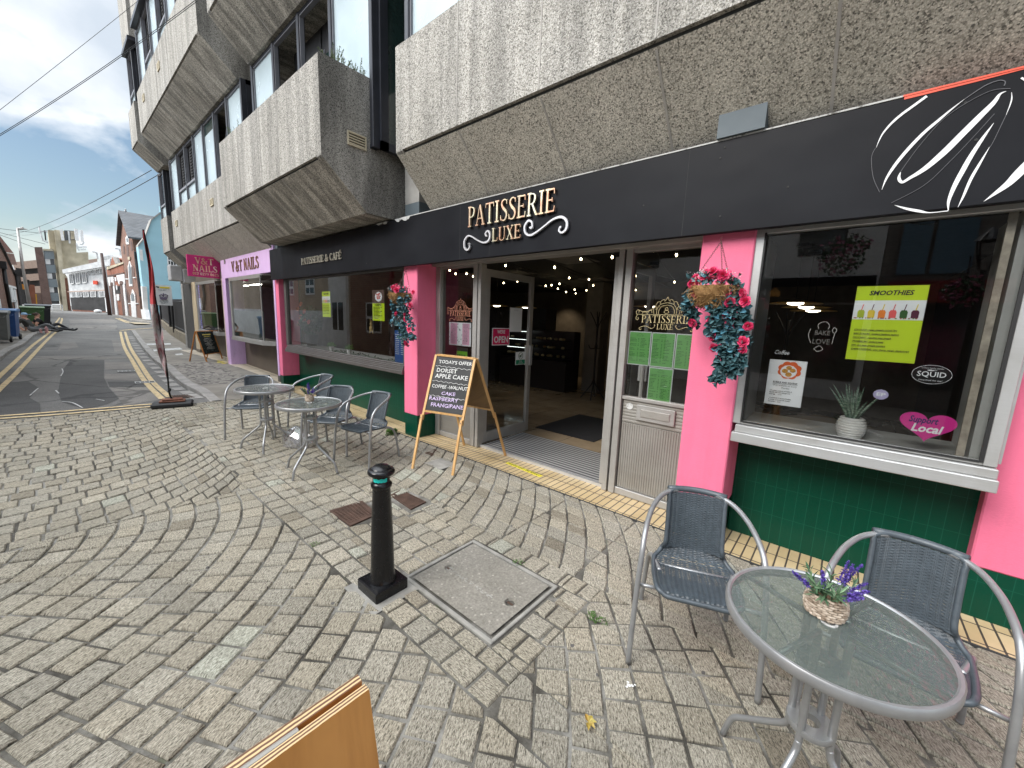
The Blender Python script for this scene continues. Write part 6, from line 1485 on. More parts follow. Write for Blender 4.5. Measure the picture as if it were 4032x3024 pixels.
# weeds and litter
def weed(x, y, n, h, label, cat='plant', mat='grass'):
    r = random.Random(int(x*100)); mb = MB()
    for k in range(n):
        a = r.uniform(0, 6.28); d = Vector((math.cos(a), math.sin(a), r.uniform(.3, 1.5))); p = Vector((r.uniform(-.03, .03), r.uniform(-.03, .03), 0)); mb.tube([p, p+d*h*.6], .0012, 4, cap=False)
        leaf_at(mb, p+d*h*.4, d+rv(r, .5), (0, 0, 1), h*.7, h*.4); leaf_at(mb, p+d*h*.6, rv(r), (0, 0, 1), h*.5, h*.3)
    mb.xf(T(x, y, gz(x))); return alone(mb, 'weed', M[mat], label, cat, 'weeds growing in the paving')
weed(-4.62, 2.93, 46, .075, 'leafy weed in the tiles behind the middle woven chair'); weed(-8.5, 2.98, 60, .13, 'tallest weed at the foot of the left pink pillar')
a = onG(2300+50/1.277, 1800+810/1.277); weed(a[0], a[1], 40, .018, 'flat green weed between stones left of the near chair'); a = onG(900+1810/1.2533, 1700+918/1.2533); weed(a[0]+.04, a[1], 26, .014, 'tiny weed right of the manhole cover'); a = onG(900+1425/1.2533, 1700+648/1.2533); weed(a[0], a[1], 24, .018, 'small weed on the rim of the manhole cover'); a = onG(900+430/1.2533, 1700+555/1.2533); weed(a[0], a[1], 18, .015, 'small weed in the joints left of the bollard')
mb = MB(); a = onG(2300+20/1.277, 1800+1350/1.277); r_ = random.Random(1)
for k in range(5): t_ = R(-60+k*50); leaf_at(mb, (0, 0, .012), (math.cos(t_), math.sin(t_), .15), (0, 0, 1), .035, .022, .3)
mb.xf(T(a[0], a[1], .003)); alone(mb, 'fallen_leaf', leafmat('autumn_leaf', (.30, .16, .02), (.42, .34, .08)), 'yellow fallen leaf on a pale stone below the near table', 'leaf')
a = onG(2300+225/1.277, 1800+1150/1.277); mb = MB()
for dx, dy, r1 in ((0, 0, .010), (.012, .008, .008), (-.01, .012, .006), (.02, .02, .005), (-.004, -.014, .006)): mb.ball((a[0]+dx, a[1]+dy, .004), (r1, r1*.8, .0012), 8, 4)
alone(mb, 'bird_dropping', plain('bird_lime', (.72, .72, .70), .8), 'white bird dropping on the paving under the near chair', 'litter')
# yellow tape with lettering on the apron
P1 = onZ(1700+435/1.465, 1750+105/1.465, .004); P2 = onZ(1700+630/1.465, 1750+185/1.465, .004)
TP = thing('warning_tape', 'torn yellow tape with black capitals stuck on the doorstep tiles', 'tape', P1); mb = MB(); d = (Vector(P2)-Vector(P1)); L_ = d.length; d.normalize(); s_ = Vector((-d.y, d.x, 0)); n_ = 12
e1 = [Vector(P1)+d*L_*i/n_+s_*(.024+rnd.uniform(-.003, .003)) for i in range(n_+1)]; e2 = [Vector(P1)+d*L_*i/n_-s_*(.024+rnd.uniform(-.003, .003)) for i in range(n_+1)]
for i in range(n_): mb.prism([e1[i], e2[i], e2[i+1], e1[i+1]], (0, 0, .0025))
mb.build('tape', plain('bright_yellow_tape', (.68, .60, .03), .5), TP)
o = sans('PLEASE KEEP 2M APART', .040, M['groove'], None, None, 'lettering', align='LEFT', bold=.0008); o.data.transform(Matrix.Rotation(R(-90), 4, 'X')); w_ = max(v.co.x for v in o.data.vertices); o.data.transform(Matrix.Diagonal((L_*.92/w_, 1, 1, 1)))
o.data.transform(Matrix(((d.x, s_.x, 0, P1[0]+d.x*.02), (d.y, s_.y, 0, P1[1]+d.y*.02), (0, 0, 1, P1[2]+.0032), (0, 0, 0, 1)))); o.data.transform(worldmat(TP).inverted()); o.parent = TP
# ---------------------------------------------------------------- the street beyond
M['brick'] = brickmat('red_brick', (.20, .075, .045), (.28, .12, .075), (.26, .22, .18)); M['brick2'] = brickmat('bright_red_brick', (.36, .09, .04), (.30, .10, .05), (.30, .22, .17)); M['brickb'] = brickmat('buff_brick', (.46, .36, .25), (.54, .43, .31), (.48, .44, .38))
M['brickd'] = brickmat('dark_brown_brick', (.13, .075, .06), (.18, .10, .08), (.14, .12, .11)); M['slate'] = brickmat('grey_slates', (.13, .14, .15), (.17, .18, .19), (.07, .07, .08), .35, .22, .012)
M['rtile'] = brickmat('red_roof_tiles', (.24, .10, .07), (.32, .15, .10), (.12, .06, .05), .2, .12, .01); M['wp'] = plain('white_painted_masonry', (.72, .72, .71), .7, var=.12, scale=3); M['blue'] = plain('pale_blue_render', (.30, .50, .57), .85, var=.06, scale=.8, bmp=.15, bscale=12)
M['pconc'] = plain('weathered_tower_concrete', (.44, .39, .285), .95, var=.28, scale=.6, bmp=.2, bscale=8); M['ppink'] = plain('pinkish_car_park_concrete', (.46, .34, .28), .9, var=.15); M['gpanel'] = plain('grey_cladding_panel', (.155, .185, .20), .5, var=.1); M['wpanel'] = plain('dirty_white_panel', (.55, .56, .56), .7, var=.2, scale=1.5)
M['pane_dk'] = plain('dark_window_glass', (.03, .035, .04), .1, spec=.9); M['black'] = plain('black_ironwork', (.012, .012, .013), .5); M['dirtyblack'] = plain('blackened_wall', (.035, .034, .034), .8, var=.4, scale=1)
class VP:
    """a real vertical plane through two ground points; takes measurements on it"""
    def __init__(s, A, B): s.A = Vector((A[0], A[1], 0)); s.B = Vector((B[0], B[1], 0)); s.d = (s.B-s.A).normalized(); s.n = Vector((-s.d.y, s.d.x, 0)); s.n = s.n if s.n.dot(-s.A) > 0 else -s.n   # n faces the camera
    def at(s, p, out=0):
        d = Vector([float(q) for q in ray(*p)]); o = s.A+s.n*out; t = o.dot(s.n)/d.dot(s.n); return Vector((0, 0, EYE))+d*t
    def quad(s, mb, pts, out=.0, th=.05, mi=0):
        P = [s.at(p, out) for p in pts]; mb.prism([tuple(p) for p in P], tuple(-s.n*th), mi); return mb
def o2(x, y): return 230+x/3.456, 820+y/3.456
def o1(x, y): return x/4.148, 850+y/4.148
def winq(v, parent, quad, fr='wp', bars=(1, 1), out=.02, name='window'):
    """a window in perspective: quad tl,tr,br,bl in pixels"""
    tl, tr, br, bl = [v.at(p, out) for p in quad]; f = lambda a, b: tl.lerp(tr, a).lerp(bl.lerp(br, a), b)
    q = MB(); q.prism([f(0, 0), f(1, 0), f(1, 1), f(0, 1)], tuple(-v.n*.04)); p_ = q.build('pane', M['pane_dk'])
    m = MB(); t = .07
    for (a0, a1, b0, b1) in [(0, 1, 0, t), (0, 1, 1-t, 1), (0, t*1.4, t, 1-t), (1-t*1.4, 1, t, 1-t)]+[(k/(bars[0]+1)-.03, k/(bars[0]+1)+.03, t, 1-t) for k in range(1, bars[0]+1)]+[(t, 1-t, k/(bars[1]+1)-.025, k/(bars[1]+1)+.025) for k in range(1, bars[1]+1)]:
        m.prism([f(a0, b0)+v.n*.03, f(a1, b0)+v.n*.03, f(a1, b1)+v.n*.03, f(a0, b1)+v.n*.03], tuple(-v.n*.05))
    w_ = m.build(name, M[fr], parent); bpy.data.objects.remove(p_); q.build('pane', M['pane_dk'], w_); return w_
# -- blue rendered house, gable end to the camera
bA = onG(597, 1263); XB = bA[0]; vb_ = VP((XB, bA[1]), (XB, 30))
BH = thing('blue_house', 'pale blue rendered house end with a white sash window beside the concrete block', 'house', (XB, bA[1], bA[2]))
pts = [o2(1205, 1530), o2(1085, 520), o2(1180, 400), o2(1265, 165), o2(1405, 60), o2(1560, -70), (1100, 760), (1100, 1310)]
P = [vb_.at(p) for p in pts]; P[-1].z = P[0].z = bA[2]-.1; mb = MB(); mb.prism([tuple(p) for p in P], (-1.2, 0, 0)); mb.build('wall', M['blue'], BH)
for w0, w1 in ((1, 2), (2, 3), (3, 4), (4, 5)): mb = MB(); mb.prism([tuple(P[w0]+Vector((.12, 0, 0))), tuple(P[w1]+Vector((.12, 0, 0))), tuple(P[w1]+Vector((.12, 0, .14))), tuple(P[w0]+Vector((.12, 0, .14)))], (-1.4, 0, 0)); mb.build('roof_edge', M['conc'], BH)
winq(vb_, BH, [o2(1478, 640), o2(1600, 670), o2(1620, 915), o2(1495, 890)], bars=(2, 3)); mb = MB(); q0, q1 = vb_.at(o2(1480, 905), .1), vb_.at(o2(1640, 930), .1); mb.prism([q0, q1, q1+Vector((0, 0, -.12)), q0+Vector((0, 0, -.12))], (-.1, 0, 0)); mb.build('sill', M['blue'], BH)
mb = MB(); mb.tube([vb_.at(o2(1205, 1100), .1), vb_.at(o2(1222, 1530), .1)], .06, 8); mb.tube([vb_.at(o2(1392, -20), .1), vb_.at(o2(1400, 60), .1)], .12, 8); mb.build('pipe', M['blue'], BH)
# -- brick chapel
cA, cB = onG(503, 1245), onG(574, 1260); vc = VP(cA, cB)
CH = thing('brick_chapel', 'tall red brick gabled hall with white arched doors and slate roof', 'building', (cB[0], cB[1], cB[2]))
g = [o2(955, 1475), o2(840, 475), o2(880, 75), o2(1000, 380), o2(1135, 1520)]; P = [vc.at(p) for p in g]; P[0].z = P[4].z = .3
mb = MB(); dep = Vector((-.5, 14, 0)); mb.prism([tuple(p) for p in P], tuple(dep)); mb.build('wall', M['brick'], CH)
ap, re, le = P[2], P[3], P[1]
mb = MB(); o_ = Vector((0, -.35, .1))
mb.prism([ap+o_, re+o_+Vector((.5, 0, -.4)), re+o_+Vector((.5, 0, -.4))+dep, ap+o_+dep], (0, 0, .18)); mb.prism([ap+o_, le+o_+Vector((-.5, 0, -.4)), le+o_+Vector((-.5, 0, -.4))+dep, ap+o_+dep], (0, 0, .18)); mb.build('roof', M['slate'], CH)
def arch(v, parent, cx0, cx1, yt, yb, lean, mat, name, out=.06, w_=None, frame=None):
    """pointed arch outline, in pixels of the chapel detail"""
    pts = []
    for t in np.linspace(0, 1, 7): pts.append((cx0+(cx1-cx0)*.5*(t**.7)-lean*0, yt+(yb-yt)*.22*(1-t)**1.2))
    for t in np.linspace(1, 0, 7)[1:]: pts.append((cx1-(cx1-cx0)*.5*(t**.7), yt+(yb-yt)*.22*(1-t)**1.2+(0)))
    pts = [(x+lean*(y-yt)/(yb-yt), y) for x, y in pts]+[(cx1+lean, yb), (cx0+lean, yb)]
    mb = MB(); v.quad(mb, [o2(*p) for p in pts], out, .12); return mb.build(name, M[mat], parent)
arch(vc, CH, 910, 950, 370, 490, 8, 'wp', 'window_surround'); arch(vc, CH, 938, 985, 715, 1060, 22, 'wp', 'window_surround'); arch(vc, CH, 972, 1035, 1105, 1490, 28, 'wp', 'door')
for q in ((948, 978, 745, 1030, 20), (920, 940, 400, 460, 6), (983, 1020, 1150, 1260, 10)): arch(vc, CH, *q, 'gpanel', 'pane', out=.09)
for q in ((874, 894, 485, 620, 10), (972, 994, 430, 580, 14), (908, 930, 815, 955, 10), (1002, 1024, 780, 940, 12), (945, 962, 1150, 1290, 8), (1034, 1054, 1140, 1290, 8), (920, 948, 490, 660, 12)): arch(vc, CH, *q, 'brickd', 'blind_arch', out=.03)
for a, b, c_, d_, mt in ((945, 975, 1290, 1302, 'wp'), (1040, 1075, 1288, 1302, 'wp'), (940, 968, 660, 700, 'pconc'), (905, 945, 955, 968, 'wp'), (1010, 1040, 938, 950, 'wp')): mb = MB(); vc.quad(mb, [o2(a, c_), o2(b, c_), o2(b+2, d_), o2(a+2, d_)], .1, .15); mb.build('sill', M[mt], CH)
mb = MB(); mb.tube([vc.at(o2(1050, 590), .25), vc.at(o2(1060, 700), .25), vc.at(o2(1125, 1200), .25)], .12, 8); mb.build('drainpipe', M['black'], CH)
mb = MB(); vc.quad(mb, [o2(1118, 1060), o2(1138, 1062), o2(1162, 1380), o2(1148, 1380)], .3, .3); vc.quad(mb, [o2(1118, 1375), o2(1168, 1378), o2(1192, 1515), o2(1140, 1508)], .35, .3); vc.quad(mb, [o2(1080, 560), o2(1100, 560), o2(1140, 980), o2(1110, 900)], .15, .2); mb.build('white_pier', M['wp'], CH)
# gull on the ridge
gp = vc.at(o2(915, 62)); mb = MB(); mb.ball((0, 0, .16), (.24, .10, .10), 10, 6); mb.ball((.24, 0, .30), .07, 8, 6); mb.tube([(.12, 0, .2), (.22, 0, .28)], .06, 6); mb.tube([(.30, 0, .30), (.37, 0, .29)], [.02, .005], 5); mb.tube([(-.15, 0, .18), (-.40, 0, .14)], [.07, .02], 6)
for s_ in (-.03, .03): mb.tube([(0, s_, .1), (0, s_, 0)], .01, 4)
mb.xf(T(*gp)); alone(mb, 'gull', plain('gull_feathers', (.45, .45, .46), .8), 'grey and white gull standing on the chapel roof ridge', 'bird', smooth=True)
# -- low red brick building with white arched doorways
rA, rB = onG(437, 1240), onG(505, 1246); vr = VP(rA, rB)
RB = thing('red_brick_hall', 'low bright red brick building with white arched doorways next to the chapel', 'building', (rB[0], rB[1], rB[2]))
P = [vr.at(p) for p in (o2(745, 1462), o2(655, 840), o2(690, 830), o2(730, 665), o2(790, 690), o2(800, 760), o2(880, 740), o2(955, 1480))]; P[0].z = P[-1].z = .3; mb = MB(); mb.prism([tuple(p) for p in P], (-.3, 10, 0)); mb.build('wall', M['brick2'], RB)
for q, mt, nm in (([(665, 940), (745, 930), (755, 1055), (690, 1055)], 'wp', 'arch_surround'), ([(785, 915), (895, 893), (905, 1030), (820, 1035)], 'wp', 'arch_surround'), ([(735, 1000), (752, 1000), (808, 1465), (775, 1465)], 'wp', 'pilaster'), ([(868, 1000), (893, 1000), (948, 1470), (915, 1472)], 'wp', 'pilaster'),
                  ([(690, 1058), (730, 1058), (775, 1465), (735, 1460)], 'brickd', 'doorway'), ([(828, 1040), (866, 1040), (915, 1472), (880, 1472)], 'brickd', 'doorway'), ([(762, 940), (780, 940), (786, 990), (768, 990)], 'wp', 'plaque'), ([(790, 1168), (822, 1170), (826, 1256), (795, 1254)], 'wp', 'window_frame'),
                  ([(735, 655), (790, 668), (820, 750), (770, 755)], 'conc', 'gable_cap'), ([(655, 800), (720, 780), (880, 730), (885, 750), (720, 815), (660, 838)], 'pconc', 'cornice'), ([(663, 915), (880, 872), (882, 890), (665, 938)], 'brickd', 'string_course')):
    mb = MB(); vr.quad(mb, [o2(*p) for p in q], .12 if nm != 'doorway' else .05, .2); mb.build(nm, M[mt], RB)
for q in ((702, 735, 1005, 1055), (828, 872, 985, 1035)): arch(vr, RB, *q, 4, 'brickd', 'arch_glass', out=.16)
mb = MB(); vr.quad(mb, [o2(762, 1052), o2(825, 1058), o2(835, 1168), o2(775, 1165)], .9, .06); alone(mb, 'hanging_sign', M['dirtyblack'], 'black hanging sign with a pale round emblem on the red brick building', 'sign')
mb = MB(); c0 = vr.at(o2(795, 1080), .97); mb.lathe([(.0, 0), (.30, 0), (.30, .02), (.0, .02)], n=16); mb.xf(Matrix.Translation(c0)@Matrix.Rotation(math.atan2(vr.n.y, vr.n.x), 4, 'Z')@Matrix.Rotation(R(90), 4, 'Y')); o = mb.build('emblem', M['wpanel'], bpy.data.objects['hanging_sign'])
# -- telegraph pole
a = onG(*o2(700, 1455)); mb = MB(); b = VP((a[0], a[1]), (a[0]-.5, a[1]+3)).at(o2(585, 610)); mb.tube([a, tuple(b)], [.2, .14], 10); alone(mb, 'telegraph_pole', woodm('creosoted_pole', (.045, .025, .02), (.09, .05, .04)), 'dark wooden telegraph pole in front of the white panelled office', 'pole', smooth=True)
# -- white panelled office
wA, wB = (-106, 3, .4), (-101, 7.2, .4); vw = VP(wA, wB)
WO = thing('panelled_office', 'two storey white panelled office with strip windows above a blackened wall', 'building', tuple(wB))
P = [vw.at(p) for p in (o2(190, 1400), o2(115, 880), o2(640, 760), o2(680, 1415))]; P[0].z = P[3].z = .2; mb = MB(); mb.prism([tuple(p) for p in P], tuple(-vw.n*20)); mb.build('wall', M['wpanel'], WO)
for q, mt, nm, ou in (([(48, 835), (700, 690), (705, 780), (60, 888)], 'wpanel', 'roof_fascia', .9), ([(160, 1215), (625, 1210), (645, 1408), (185, 1380)], 'dirtyblack', 'ground_wall', .15), ([(628, 1215), (658, 1212), (675, 1412), (648, 1410)], 'wp', 'pilaster', .2), ([(590, 820), (620, 815), (640, 1000), (615, 1000)], 'rtile', 'red_panel', .12), ([(190, 1380), (640, 1406), (645, 1425), (195, 1400)], 'rtile', 'plinth', .3)):
    mb = MB(); vw.quad(mb, [o2(*p) for p in q], ou, .4); mb.build(nm, M[mt], WO)
for (a, b, yt, yb, s_) in ((140, 195, 895, 1035, 14), (225, 290, 880, 1028, 12), (318, 375, 868, 1018, 10), (385, 425, 862, 905, 2), (435, 490, 850, 900, 2), (505, 560, 838, 892, 2), (562, 595, 830, 885, 2)): winq(vw, WO, [o2(a, yt), o2(b, yt-10), o2(b+s_, yb-6), o2(a+s_, yb)], bars=(1, 0), out=.15)
for k, a in enumerate((170, 235, 330, 430, 550)): b = a+78; winq(vw, WO, [o2(a, 1140-k*3), o2(b, 1134-k*3), o2(b+6, 1207), o2(a+10, 1212)], bars=(3, 0), out=.16)
mb = MB(); vw.quad(mb, [o2(120, 1130), o2(635, 1108), o2(637, 1122), o2(125, 1142)], .2, .1); mb.build('pink_trim', M['ppink'], WO)
mb = MB(); vw.quad(mb, [o2(468, 985), o2(520, 985), o2(524, 1035), o2(472, 1036)], .35, .2); alone(mb, 'wall_sign', plain('red_sign', (.60, .05, .01), .5), 'small red square sign on the white panelled office', 'sign')
mb = MB(); q0 = onG(*o2(540, 1422)); mb.ball((q0[0], q0[1], q0[2]+.25), (.5, .5, .3), 10, 6); alone(mb, 'white_bag', M['wp'], 'white bag on the far pavement below the panelled office', 'bag', smooth=True)
# -- concrete stair tower with masts
tA = onG(*o1(860, 1440)); vt = VP((-112, tA[1]), (-112, tA[1]+10)); 
ST = thing('stair_tower', 'tall weathered concrete stair tower with grey panels and antennas at the end of the street', 'building', (-112, 3, .5))
def tq(pts, mt, nm, out=0, th=3): mb = MB(); vt.quad(mb, [o1(*p) for p in pts], out, th); return mb.build(nm, M[mt], ST)
tq([(780, 230), (1235, 260), (1250, 600), (1440, 590), (1450, 810), (1018, 885), (1112, 1020), (1160, 1560), (1010, 1545), (870, 545), (820, 530)], 'pconc', 'tower_wall', 0, 8); tq([(905, 1000), (930, 215), (905, 215)][:0] or [(885, 225), (975, 235), (1110, 1555), (1040, 1550)], 'pconc', 'tower_rib', 1.0, 1.2)
tq([(560, 510), (690, 510), (850, 1450), (700, 1450)], 'brickd', 'brick_pier', .6, 4); tq([(700, 535), (865, 545), (975, 1440), (830, 1440)], 'pane_dk', 'glazing', .1, 2)
for y in (575, 800, 1035, 1260): tq([(718+(y-575)*.13, y), (875+(y-575)*.12, y), (895+(y-575)*.12, y+130), (738+(y-575)*.13, y+130)], 'gpanel', 'panel', .5, .5)
for y in (705, 940, 1165): tq([(735+(y-705)*.13, y), (815+(y-705)*.13, y), (828+(y-705)*.13, y+85), (748+(y-705)*.13, y+85)], 'wpanel', 'panel', .4, .4)
tq([(700, 535), (865, 548), (870, 575), (708, 565)], 'pconc', 'coping', .7, 2); tq([(1045, 1020), (1095, 1015), (1165, 1550), (1120, 1550)], 'rtile', 'red_brick_strip', .3, .6)
tq([(1045, 235), (1225, 245), (1235, 395), (1060, 400)], 'pane_dk', 'plant_recess', .05, .3); tq([(1150, 250), (1212, 252), (1218, 380), (1160, 385)], 'pconc', 'plant_wall', .3, .3)
def mast(pts, mt, r_=.12): mb = MB(); mb.tube([vt.at(o1(*p), 1.5) for p in pts], r_, 6); return mb
for pts in ([(975, 225), (1020, 215), (1055, 400), (1005, 400)], [(1210, 205), (1265, 215), (1290, 400), (1230, 395)], [(1310, 230), (1355, 235), (1370, 420), (1325, 410)], [(715, 235), (745, 240), (760, 400), (735, 395)]):
    mb = MB(); vt.quad(mb, [o1(*p) for p in pts], 1.6, .6); alone(mb, 'antenna_panel', M['wp'] if pts[0][0] > 800 else M['dirtyblack'], {975: 'pale antenna panel nearest the tower corner', 1210: 'tall pale antenna panel second from the right on the tower', 1310: 'rightmost pale antenna panel on the tower', 715: 'dark antenna panel left of the stair tower'}[pts[0][0]], 'antenna', 'antennas on the stair tower')
mb = mast([(640, 180), (650, 255), (700, 400), (790, 440)], 'wp'); mb.merge(mast([(650, 250), (780, 260)], 'wp')); mb.merge(mast([(1120, 250), (1140, 450)], 'wp')); mb.merge(mast([(1250, 450), (1265, 520), (1300, 570)], 'wp')); mb.merge(mast([(1280, 510), (1420, 505)], 'wp')); mb.merge(mast([(1320, 550), (1400, 545)], 'wp')); mb.merge(mast([(1370, 430), (1345, 470), (1300, 460)], 'wp')); mb.build('mast', M['wpanel'], ST)
# -- multi storey car park behind
v5 = VP((-125, -6), (-125, 6)); CP = thing('car_park', 'pink concrete multi storey car park with dark open decks behind the stair tower', 'building', (-125, 0, .5))
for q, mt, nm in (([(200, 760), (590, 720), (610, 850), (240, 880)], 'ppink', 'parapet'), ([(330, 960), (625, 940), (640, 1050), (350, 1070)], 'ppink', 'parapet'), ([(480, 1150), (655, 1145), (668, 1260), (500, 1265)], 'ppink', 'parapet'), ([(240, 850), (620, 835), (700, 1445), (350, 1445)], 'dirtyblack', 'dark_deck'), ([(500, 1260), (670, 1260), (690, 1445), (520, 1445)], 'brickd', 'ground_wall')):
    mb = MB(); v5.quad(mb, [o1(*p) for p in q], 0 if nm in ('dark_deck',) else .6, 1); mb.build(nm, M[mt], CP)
for q in ([(375, 705), (530, 685), (530, 740), (385, 760)], ): mb = MB(); VP((-125, 0), (-125, 9)).quad(mb, [o2(*p) for p in q], .3, 2); mb.build('parapet', M['ppink'], CP)
# far white roof block and tiny lamps on the car park deck
mb = MB(); vq = VP((-116, 6), (-105, 11)); vq.quad(mb, [o2(605, 660), o2(700, 640), o2(860, 650), o2(880, 720), o2(700, 760), o2(610, 720)], 0, 3); alone(mb, 'roof_block', M['wpanel'], 'pale flat roofed block rising behind the red brick building', 'building')
for (x0, y0, x1, y1, x2, s_) in ((845, 640, 835, 560, 770, 'right'), (532, 690, 520, 605, 460, 'left')):
    mb = MB(); v_ = VP((-125, 0), (-125, 9)); mb.tube([v_.at(o2(x0, y0)), v_.at(o2(x1, y1)), v_.at(o2((x1+x2)/2, y1-12)), v_.at(o2(x2, y1-14))], .16, 6); alone(mb, 'deck_lamp', M['wpanel'], f'{s_} of the two tiny lamps on the car park roof', 'street lamp', 'lamps on the car park roof')
# guard rail in front of the tower
gA, gB = onG(*o1(845, 1545)), onG(*o1(1028, 1550)); mb = MB(); vg = VP(gA, gB)
for pts in ([(850, 1450), (855, 1540)], [(1015, 1455), (1025, 1550)], [(850, 1455), (1015, 1460)], [(852, 1490), (1018, 1495)]): mb.tube([vg.at(o1(*p)) for p in pts], .07, 6)
alone(mb, 'guard_rail', M['wpanel'], 'grey tubular guard rail at the foot of the stair tower', 'railing')
# -- street lamp on the left
vl = VP((-62, -5), (-62, 5)); lA = vl.at(o1(490, 1440)); lA.z = .4; lA = tuple(lA); SL = thing('street_lamp', 'tall grey street lamp with a flat head above the green wheelie bin', 'street lamp', lA)
mb = MB(); mb.tube([lA, tuple(vl.at(o1(380, 900))), tuple(vl.at(o1(285, 205)))], [.16, .12, .085], 10); mb.build('pole', M['alum_m'], SL, smooth=True)
mb = MB(); a, b = vl.at(o1(270, 205)), vl.at(o1(450, 218)); mb.tube([a, a.lerp(b, .35), b], [.07, .12, .03], 8); mb.ball(tuple(a.lerp(b, .55)+Vector((0, 0, .1))), (.1, .1, .1), 6, 4); mb.build('lamp_head', M['alum_m'], SL)
# -- left brick terrace, wall on the pavement side
WYL = -1.5; LB = thing('brick_terrace', 'old brown brick building on the left with black drainpipes and white window', 'building', (-36, WYL, .4))
def yq(pts, mt, nm, out=.0, th=.3, par=None, o=o1):
    mb = MB(); P = [Vector(onY(*o(*p), WYL+out)) for p in pts]; mb.prism([tuple(p) for p in P], (0, -th, 0)); return mb.build(nm, M[mt], par or LB)
mb = MB(); mb.prism([(-57, WYL, .2), (-31, WYL, .1), (-31, WYL, 5.2), (-40.8, WYL, 4.75), (-57, WYL, 3.2)], (0, -8, 0)); mb.build('wall', M['brick'], LB)
mb = MB(); mb.prism([(-57.2, WYL+.12, 3.2), (-57.2, WYL+.12, 3.27), (-40.8, WYL+.12, 4.82), (-31, WYL+.12, 5.27), (-31, WYL+.12, 5.2), (-40.8, WYL+.12, 4.75)], (0, -8, 0)); mb.build('coping', M['dirtyblack'], LB)
mb = MB(); P = [onY(*o1(*p), WYL-.6) for p in ((-60, 250), (0, 330), (225, 610), (0, 590), (-60, 580))]; mb.prism(P, (0, -6, 0)); mb.build('roof', M['rtile'], LB)
mb = MB(); P = [onY(*o1(*p), WYL-.62) for p in ((0, 595), (225, 618), (280, 800), (0, 800))]; mb.prism(P, (0, -6, 0)); mb.build('upper_wall', M['brick'], LB)
for xs in ([(35, 850), (60, 850), (95, 1100), (185, 1560)], [(240, 950), (262, 960), (290, 1150), (355, 1600)]):
    mb = MB(); mb.tube([onY(*o1(*p), WYL+.12) for p in xs[1:]], .085, 8); a = onY(*o1(*xs[1]), WYL+.12); mb.box(a[0]-.28, a[0]+.28, a[1]-.1, a[1]+.12, a[2]-.05, a[2]+.35); mb.build('drainpipe', M['black'], LB)
w_ = yq([(125, 1120), (265, 1160), (275, 1195), (130, 1160)], 'wp', 'window_head', .08); yq([(130, 1165), (255, 1195), (275, 1400), (165, 1405)], 'pane_dk', 'pane', .04, .1)
for q in ([(130, 1165), (150, 1168), (185, 1400), (165, 1405)], [(172, 1175), (190, 1180), (225, 1395), (208, 1398)], [(190, 1180), (208, 1182), (245, 1390), (230, 1395)], [(165, 1385), (275, 1375), (278, 1405), (168, 1412)], [(238, 1200), (258, 1205), (325, 1650), (300, 1655)]): yq(q, 'wp', 'window_bar', .12, .08)
mb = MB(); VP((-44, -3), (-44, 0)).quad(mb, [o1(*p) for p in ((255, 845), (350, 860), (372, 1000), (275, 985))], 0, .4); mb.build('dark_box', M['dirtyblack'], LB)
for q, mt, nm in (([(375, 1040), (480, 1045), (480, 1150), (400, 1160)], 'dirtyblack', 'dark_hood'), ([(385, 1150), (430, 1150), (470, 1440), (425, 1440)], 'pane_dk', 'doorway'), ([(470, 1120), (560, 1130), (600, 1440), (490, 1440)], 'brick2', 'brick_pier')):
    mb = MB(); VP((-66, -3), (-66, 3)).quad(mb, [o1(*p) for p in q], 0, 1.0); mb.build(nm, M[mt], LB)
mb = MB(); v6 = VP((-64, -3), (-64, 3)); v6.quad(mb, [o1(578, 1280), o1(596, 1280), o1(610, 1445), o1(592, 1445)], 0, .1); alone(mb, 'yellow_post', plain('yellow_paint', (.65, .35, .02), .5), 'thin yellow post in the gateway beside the car park', 'post')
mb = MB(); v6.quad(mb, [o1(355, 1110), o1(385, 1120), o1(405, 1200), o1(370, 1200)], 0, .15); alone(mb, 'shop_sign', plain('orange_sign', (.70, .28, .02), .5), 'small orange projecting sign beyond the brick terrace', 'sign')
